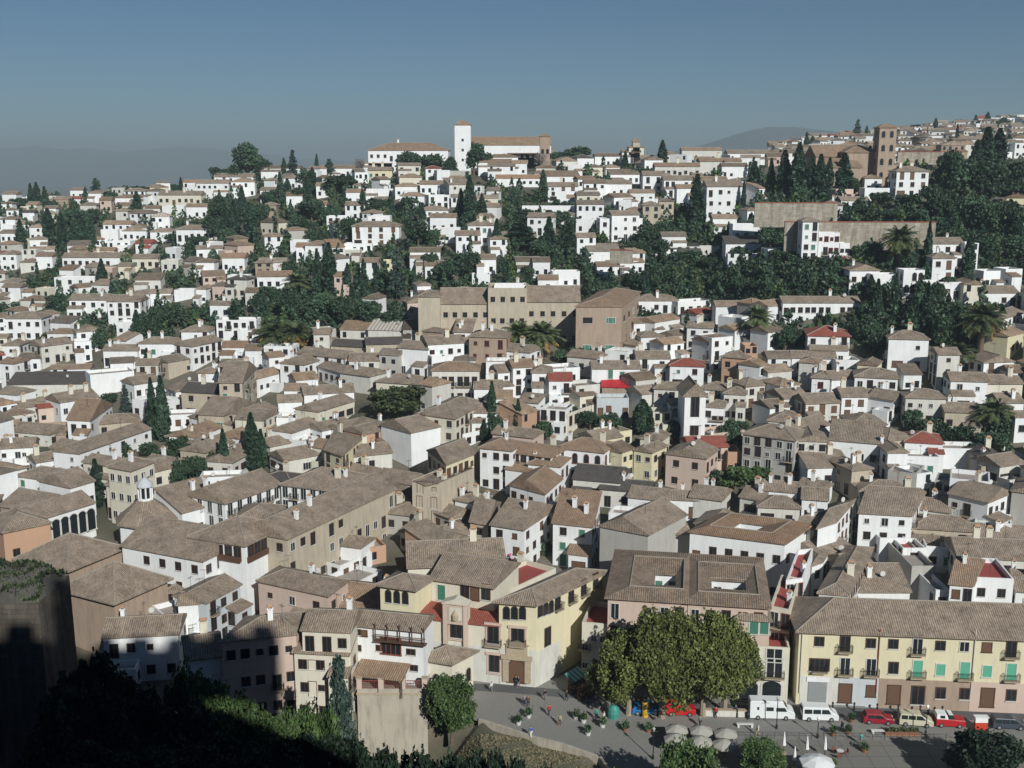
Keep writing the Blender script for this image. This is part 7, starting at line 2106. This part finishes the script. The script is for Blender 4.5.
# bollards
for i, (px, py) in enumerate([(832.5, 709.5), (854, 710), (877, 711), (898, 712), (920, 713), (928, 716), (942, 713.5), (748, 719), (737, 717)]):
    P = at_z(px, py, .15 if px > 800 else .05); root = link('bollard', None, None, P); b = MB(); b.lathe([(.16, 0), (.13, .1), (.11, .8), (.17, .95), (.08, 1.1)], M_IRON, 8); b.build('post', root)
    b = MB(); b.lathe([(.13, .70), (.13, .76)], M_RIM, 8); b.build('ring', root)
    tag(root, 'black bollard, %s from the left in the %s' % (('first', 'second', 'third', 'fourth', 'fifth', 'sixth', 'seventh')[i if i < 7 else i-7], 'row before the long yellow building' if i < 7 else 'pair behind the camper van'), 'bollard', 'bollards')
# awning and flower stall at the palace corner
P = at_z(571, 672, 2.6); root = link('awning', None, None, P, .9); b = MB(); V = [(-1.6, -1.6, -.5), (1.6, -1.6, -.5), (1.6, 0, .3), (-1.6, 0, .3)]
for i in range(8): x0 = -1.6+i*.4; b.poly([(x0, -1.6, -.5), (x0+.4, -1.6, -.5), (x0+.4, 0, .3), (x0, 0, .3)], mat_plain('awning_green', (.04, .25, .20), .8) if i % 2 == 0 else mat_plain('awning_pale', (.35, .55, .50), .8))
b.build('canvas', root); b = MB()
for s_ in (-1, 1): b.tube((s_*1.6, -1.6, -.5), (s_*1.6, 0, -.5), .03, .03, M_IRON, 5)
b.build('arm', root); tag(root, 'green striped awning at the corner alley beside the yellow palace', 'awning')
FL = [mat_plain('bloom_%s' % k, c, .8) for k, c in (('red', (.5, .03, .03)), ('yellow', (.6, .45, .1)), ('cream', (.65, .55, .35)), ('orange', (.6, .2, .03)))]
for (px, py, n_, lab) in ((577, 690, 500, 'stack of red and yellow flowers at the stall by the corner alley'), (586, 697, 350, 'lower display of cream flowers at the stall by the corner alley')):
    P = at_z(px, py, .03); root = link('flower_stand', None, None, P, .8); r = random.Random(int(px)); b = MB(); b.box(-1.5, 1.5, -.4, .4, 0, .6, M_FRB); b.box(-1.5, 1.5, 0, .4, .6, 1.3, M_FRB); b.build('frame', root); b = MB()
    for _ in range(n_): y = r.uniform(-.4, .4); leaf(b, (r.uniform(-1.5, 1.5), y, (.75 if y < 0 else 1.5)+r.random()*.4), r.uniform(.07, .14), r, r.choice(FL+[LEAF['fresh']]), .3)
    b.build('flowers', root); tag(root, lab, 'flower stand', 'flower stands')
for px, py, lab in ((838, 266, 'magenta bougainvillea in bloom beside the tower-like villa'), (826, 262, 'pink flowering climber on the terrace of the tower-like villa'), (508, 575, 'red leafed climber on the palace rear terrace')):
    P = hit(px, py); root = link('flowering_bush', None, None, P); r = random.Random(px); b = MB()
    for _ in range(420):
        v = Vector((r.gauss(0, 1.1), r.gauss(0, .8), abs(r.gauss(1.4, .8)))); leaf(b, v, r.uniform(.12, .3), r, LEAF['magenta'] if r.random() < .7 else LEAF['dark'], .3)
    b.build('foliage', root); b = MB(); b.tube((0, 0, -.5), (0, 0, 1.2), .08, .05, M_BARK, 5); b.build('stem', root); tag(root, lab, 'flowering bush')
# river parapet along the plaza edge
b = MB(); pts = [gp(479, 721), gp(507, 730), gp(534, 739), gp(562, 746), gp(600, 759), (12, 121)]; root = link('parapet', None, None, Vector((*pts[2], 0)))
for (ax, ay), (bx, by) in zip(pts, pts[1:]):
    d = Vector((bx-ax, by-ay, 0)); n = Vector((-d.y, d.x, 0)).normalized()*.2; a = Vector((ax, ay, 0))-Vector((*pts[2], 0)); c = a+d
    b.solid([a-n+Vector((0, 0, -3)), c-n+Vector((0, 0, -3)), c+n+Vector((0, 0, -3)), a+n+Vector((0, 0, -3)), a-n+Vector((0, 0, .35)), c-n+Vector((0, 0, .35)), c+n+Vector((0, 0, .35)), a+n+Vector((0, 0, .35))], [(0, 3, 2, 1), (4, 5, 6, 7), (0, 1, 5, 4), (1, 2, 6, 5), (2, 3, 7, 6), (3, 0, 4, 7)], M_RETAIN)
b.build('wall', root); tag(root, 'low pale parapet wall curving along the plaza edge above the dry bank', 'wall')
# railing on the terrace's back edge
P = Vector((*gp(738, 738.5), 0)); Q = Vector((*gp(958, 741), 0)); d = Q-P; root = link('railing', None, None, P, atan2(d.y, d.x)); Ln = d.length; b = MB(); b.tube((0, 0, 1), (Ln, 0, 1), .025, .025, M_IRON, 5); b.tube((0, 0, .55), (Ln, 0, .55), .015, .015, M_IRON, 4); b.build('rail', root)
for i in range(19): b = MB(); b.tube((i*Ln/18, 0, 0), (i*Ln/18, 0, 1.02), .03, .03, M_IRON, 5); b.build('post', root)
tag(root, 'thin black iron railing along the flagstone terrace edge', 'railing')
# washing line, dishes and roof clutter
def dish(px, py, z, R, lab):
    P = at_z(px, py, z); root = link('satellite_dish', None, None, P, 0); b = MB(); n = 14; c = []
    for j in range(4):
        rr = R*j/3; c.append([(rr*cos(2*pi*i/n), -.6*R*(1-(j/3)**2)*-.5-.1, rr*sin(2*pi*i/n)) for i in range(n)])
    for j in range(3):
        for i in range(n): b.poly([c[j][i], c[j][(i+1) % n], c[j+1][(i+1) % n], c[j+1][i]], mat_plain('dish_white', (.6, .6, .58), .5))
    b.build('bowl', root); b = MB(); b.tube((0, .2, 0), (0, .3, -2.2), .06, .06, M_IRON, 6); b.tube((0, 0, 0), (0, -R*.8, 0), .02, .02, M_IRON, 4); b.build('mast', root); tag(root, lab, 'satellite dish')
dish(339.5, 526.5, 11, 1.1, 'large whitish satellite dish on a roof below the long brown convent wing')
dish(285, 482, 12, .5, 'small satellite dish on the gallery roof beside the courtyard') if False else None

# ------------------------------------------------------------------ labels for everything placed in numbers
for h in HOUSES:
    if h[5]:
        pass
def px_of(o, up=3): return project(o.matrix_world.translation+Vector((0, 0, up))) if False else project(Vector(o.location)+Vector((0, 0, up)))
for h in HOUSES:
    if h[5]:
        tag(h[0], h[5], 'house', 'houses packed over the hillside')
for nm_, x, y in (('scarlet sheet roof', 620, 380), ('twin cypresses', 160, 412), ('white hipped villa', 375, 235), ('square flat white house', 622, 232), ('red-roofed house', 829, 325), ('blank dark-roofed shed', 48, 380), ('bright orange house', 734, 362),
                ('white modern gable', 695, 405), ('grey-white flats', 769, 450), ('bare grey gable', 622, 560), ('olive tree', 398, 402), ('blank white gable wall', 396, 440), ('long yellow balconied house', 460, 470), ('right-hand tall palm', 980, 325),
                ('yellow gabled house', 643, 455), ('arched-window house', 580, 460), ('slanting long white house', 115, 440), ('white courtyard house', 735, 550), ('red-cluttered terrace house', 993, 590), ('white modernist terraces', 970, 495), ('skyline cedar', 248, 155)):
    ANCHORS.append((nm_, x, y))
ORD = ['', 'second ', 'third ', 'fourth ', 'fifth ', 'sixth ', 'seventh ', 'eighth ', 'ninth ', 'tenth ', 'eleventh ', 'twelfth ', 'thirteenth ', 'fourteenth ', 'fifteenth ']
def direc(dx, dy):
    a = math.degrees(atan2(-dy*1.25, dx)) % 360; return ['right of', 'above right of', 'above', 'above left of', 'left of', 'below left of', 'below', 'below right of'][int(((a+22.5) % 360)//45)]
def auto(items, group_of, cat_of):
    """items: (object, class phrase, px, py)"""
    used = set(); table = {}
    for it in items:
        for ai, (nm_, ax, ay) in enumerate(ANCHORS): table.setdefault((it[1], ai, direc(it[2]-ax, it[3]-ay)), []).append((hypot(it[2]-ax, it[3]-ay), id(it)))
    rank = {}
    for k, v in table.items():
        v.sort()
        for r, (d, i) in enumerate(v): rank[(k, i)] = r
    for it in items:
        best = None
        for ai, (nm_, ax, ay) in enumerate(ANCHORS):
            d = hypot(it[2]-ax, it[3]-ay); k = (it[1], ai, direc(it[2]-ax, it[3]-ay)); r = rank[(k, id(it))]
            if r > 14: continue
            sc_ = d*(1+.55*r)
            if best is None or sc_ < best[0]: best = (sc_, r, k)
        if best is None: best = (0, 9, (it[1], 0, 'far from'))
        _, r, k = best; nm_ = ANCHORS[k[1]][0]
        lab = '%s, %snearest %s the %s' % (it[1], ORD[r], k[2], nm_) if r else '%s, nearest %s the %s' % (it[1], k[2], nm_)
        w = lab.split()
        if len(w) > 16: lab = lab.replace(' roof,', ',', 1); w = lab.split()
        if len(w) > 16: lab = lab.replace('-storey', '', 1)
        if len(w) > 16: print('LONG', lab)
        used.add(lab); tag(it[0], lab, cat_of(it), group_of(it))
RM = {'n': 'brown', 'o': 'terracotta', 'r': 'red', 'k': 'dark', 'l': 'pale', 'R': 'scarlet'}
items = []
for root, blk, rk, wm, rm, lab in HOUSES:
    if lab: continue
    st = max(1, int((blk.h-.3)/2.9)); size = ('low', 'two-storey', 'tall', 'tall', 'tall')[min(4, st-1)]
    roofs = 'flat roof' if rk == 'fl' else '%s %s roof' % (RM[rm], RNAME[rk]); c = project(blk.world(0, 0, blk.h*.7)); items.append((root, '%s %s house, %s' % (size, WCOL[wm], roofs), c[0], c[1]))
auto(items, lambda it: 'houses packed over the hillside', lambda it: 'house')
items = []
for r, k, lab in TREES:
    c = project(Vector(r.location)+Vector((0, 0, 4)))
    cls = TL[k]
    if k in 'yb': cls = ('tall ' if r.scale.z > (.95 if k == 'y' else .9) else 'short ')+cls
    items.append((r, cls, c[0], c[1])); 
TG = {'y': 'cypresses among the houses', 'b': 'rounded trees among the houses', 'k': 'low bushes on the slope', 'S': 'shrubs at the edge of the shade', 'D': 'shaded treetops in the foreground', 'p': 'palms', 'P': 'palms', 'f': 'leafy trees', 'c': 'conifers', 'g': 'bare trees'}
inv = {id(t[0]): t[1] for t in TREES}
auto(items, lambda it: TG.get(inv[id(it[0])]), lambda it: TCAT[inv[id(it[0])]])

# ------------------------------------------------------------------ haze
b = MB(); b.box(-12000, 12000, -450, 13200, -63.5, 262, M_STONE); hz = b.build('haze'); hz.data.materials.clear()
m = bpy.data.materials.new('haze_air'); m.use_nodes = True; N = m.node_tree.nodes; N.clear(); o_ = N.new('ShaderNodeOutputMaterial'); v = N.new('ShaderNodeVolumePrincipled'); v.inputs['Color'].default_value = (.55, .66, .72, 1); v.inputs['Density'].default_value = HAZE
v.inputs['Anisotropy'].default_value = .0; m.node_tree.links.new(v.outputs[0], o_.inputs['Volume']); hz.data.materials.append(m); tag(hz, kind='stuff')
print('houses', len(HOUSES), 'infill', len(INF), 'near', NNEAR, 'trees', len(TREES), 'objects', len(bpy.data.objects))
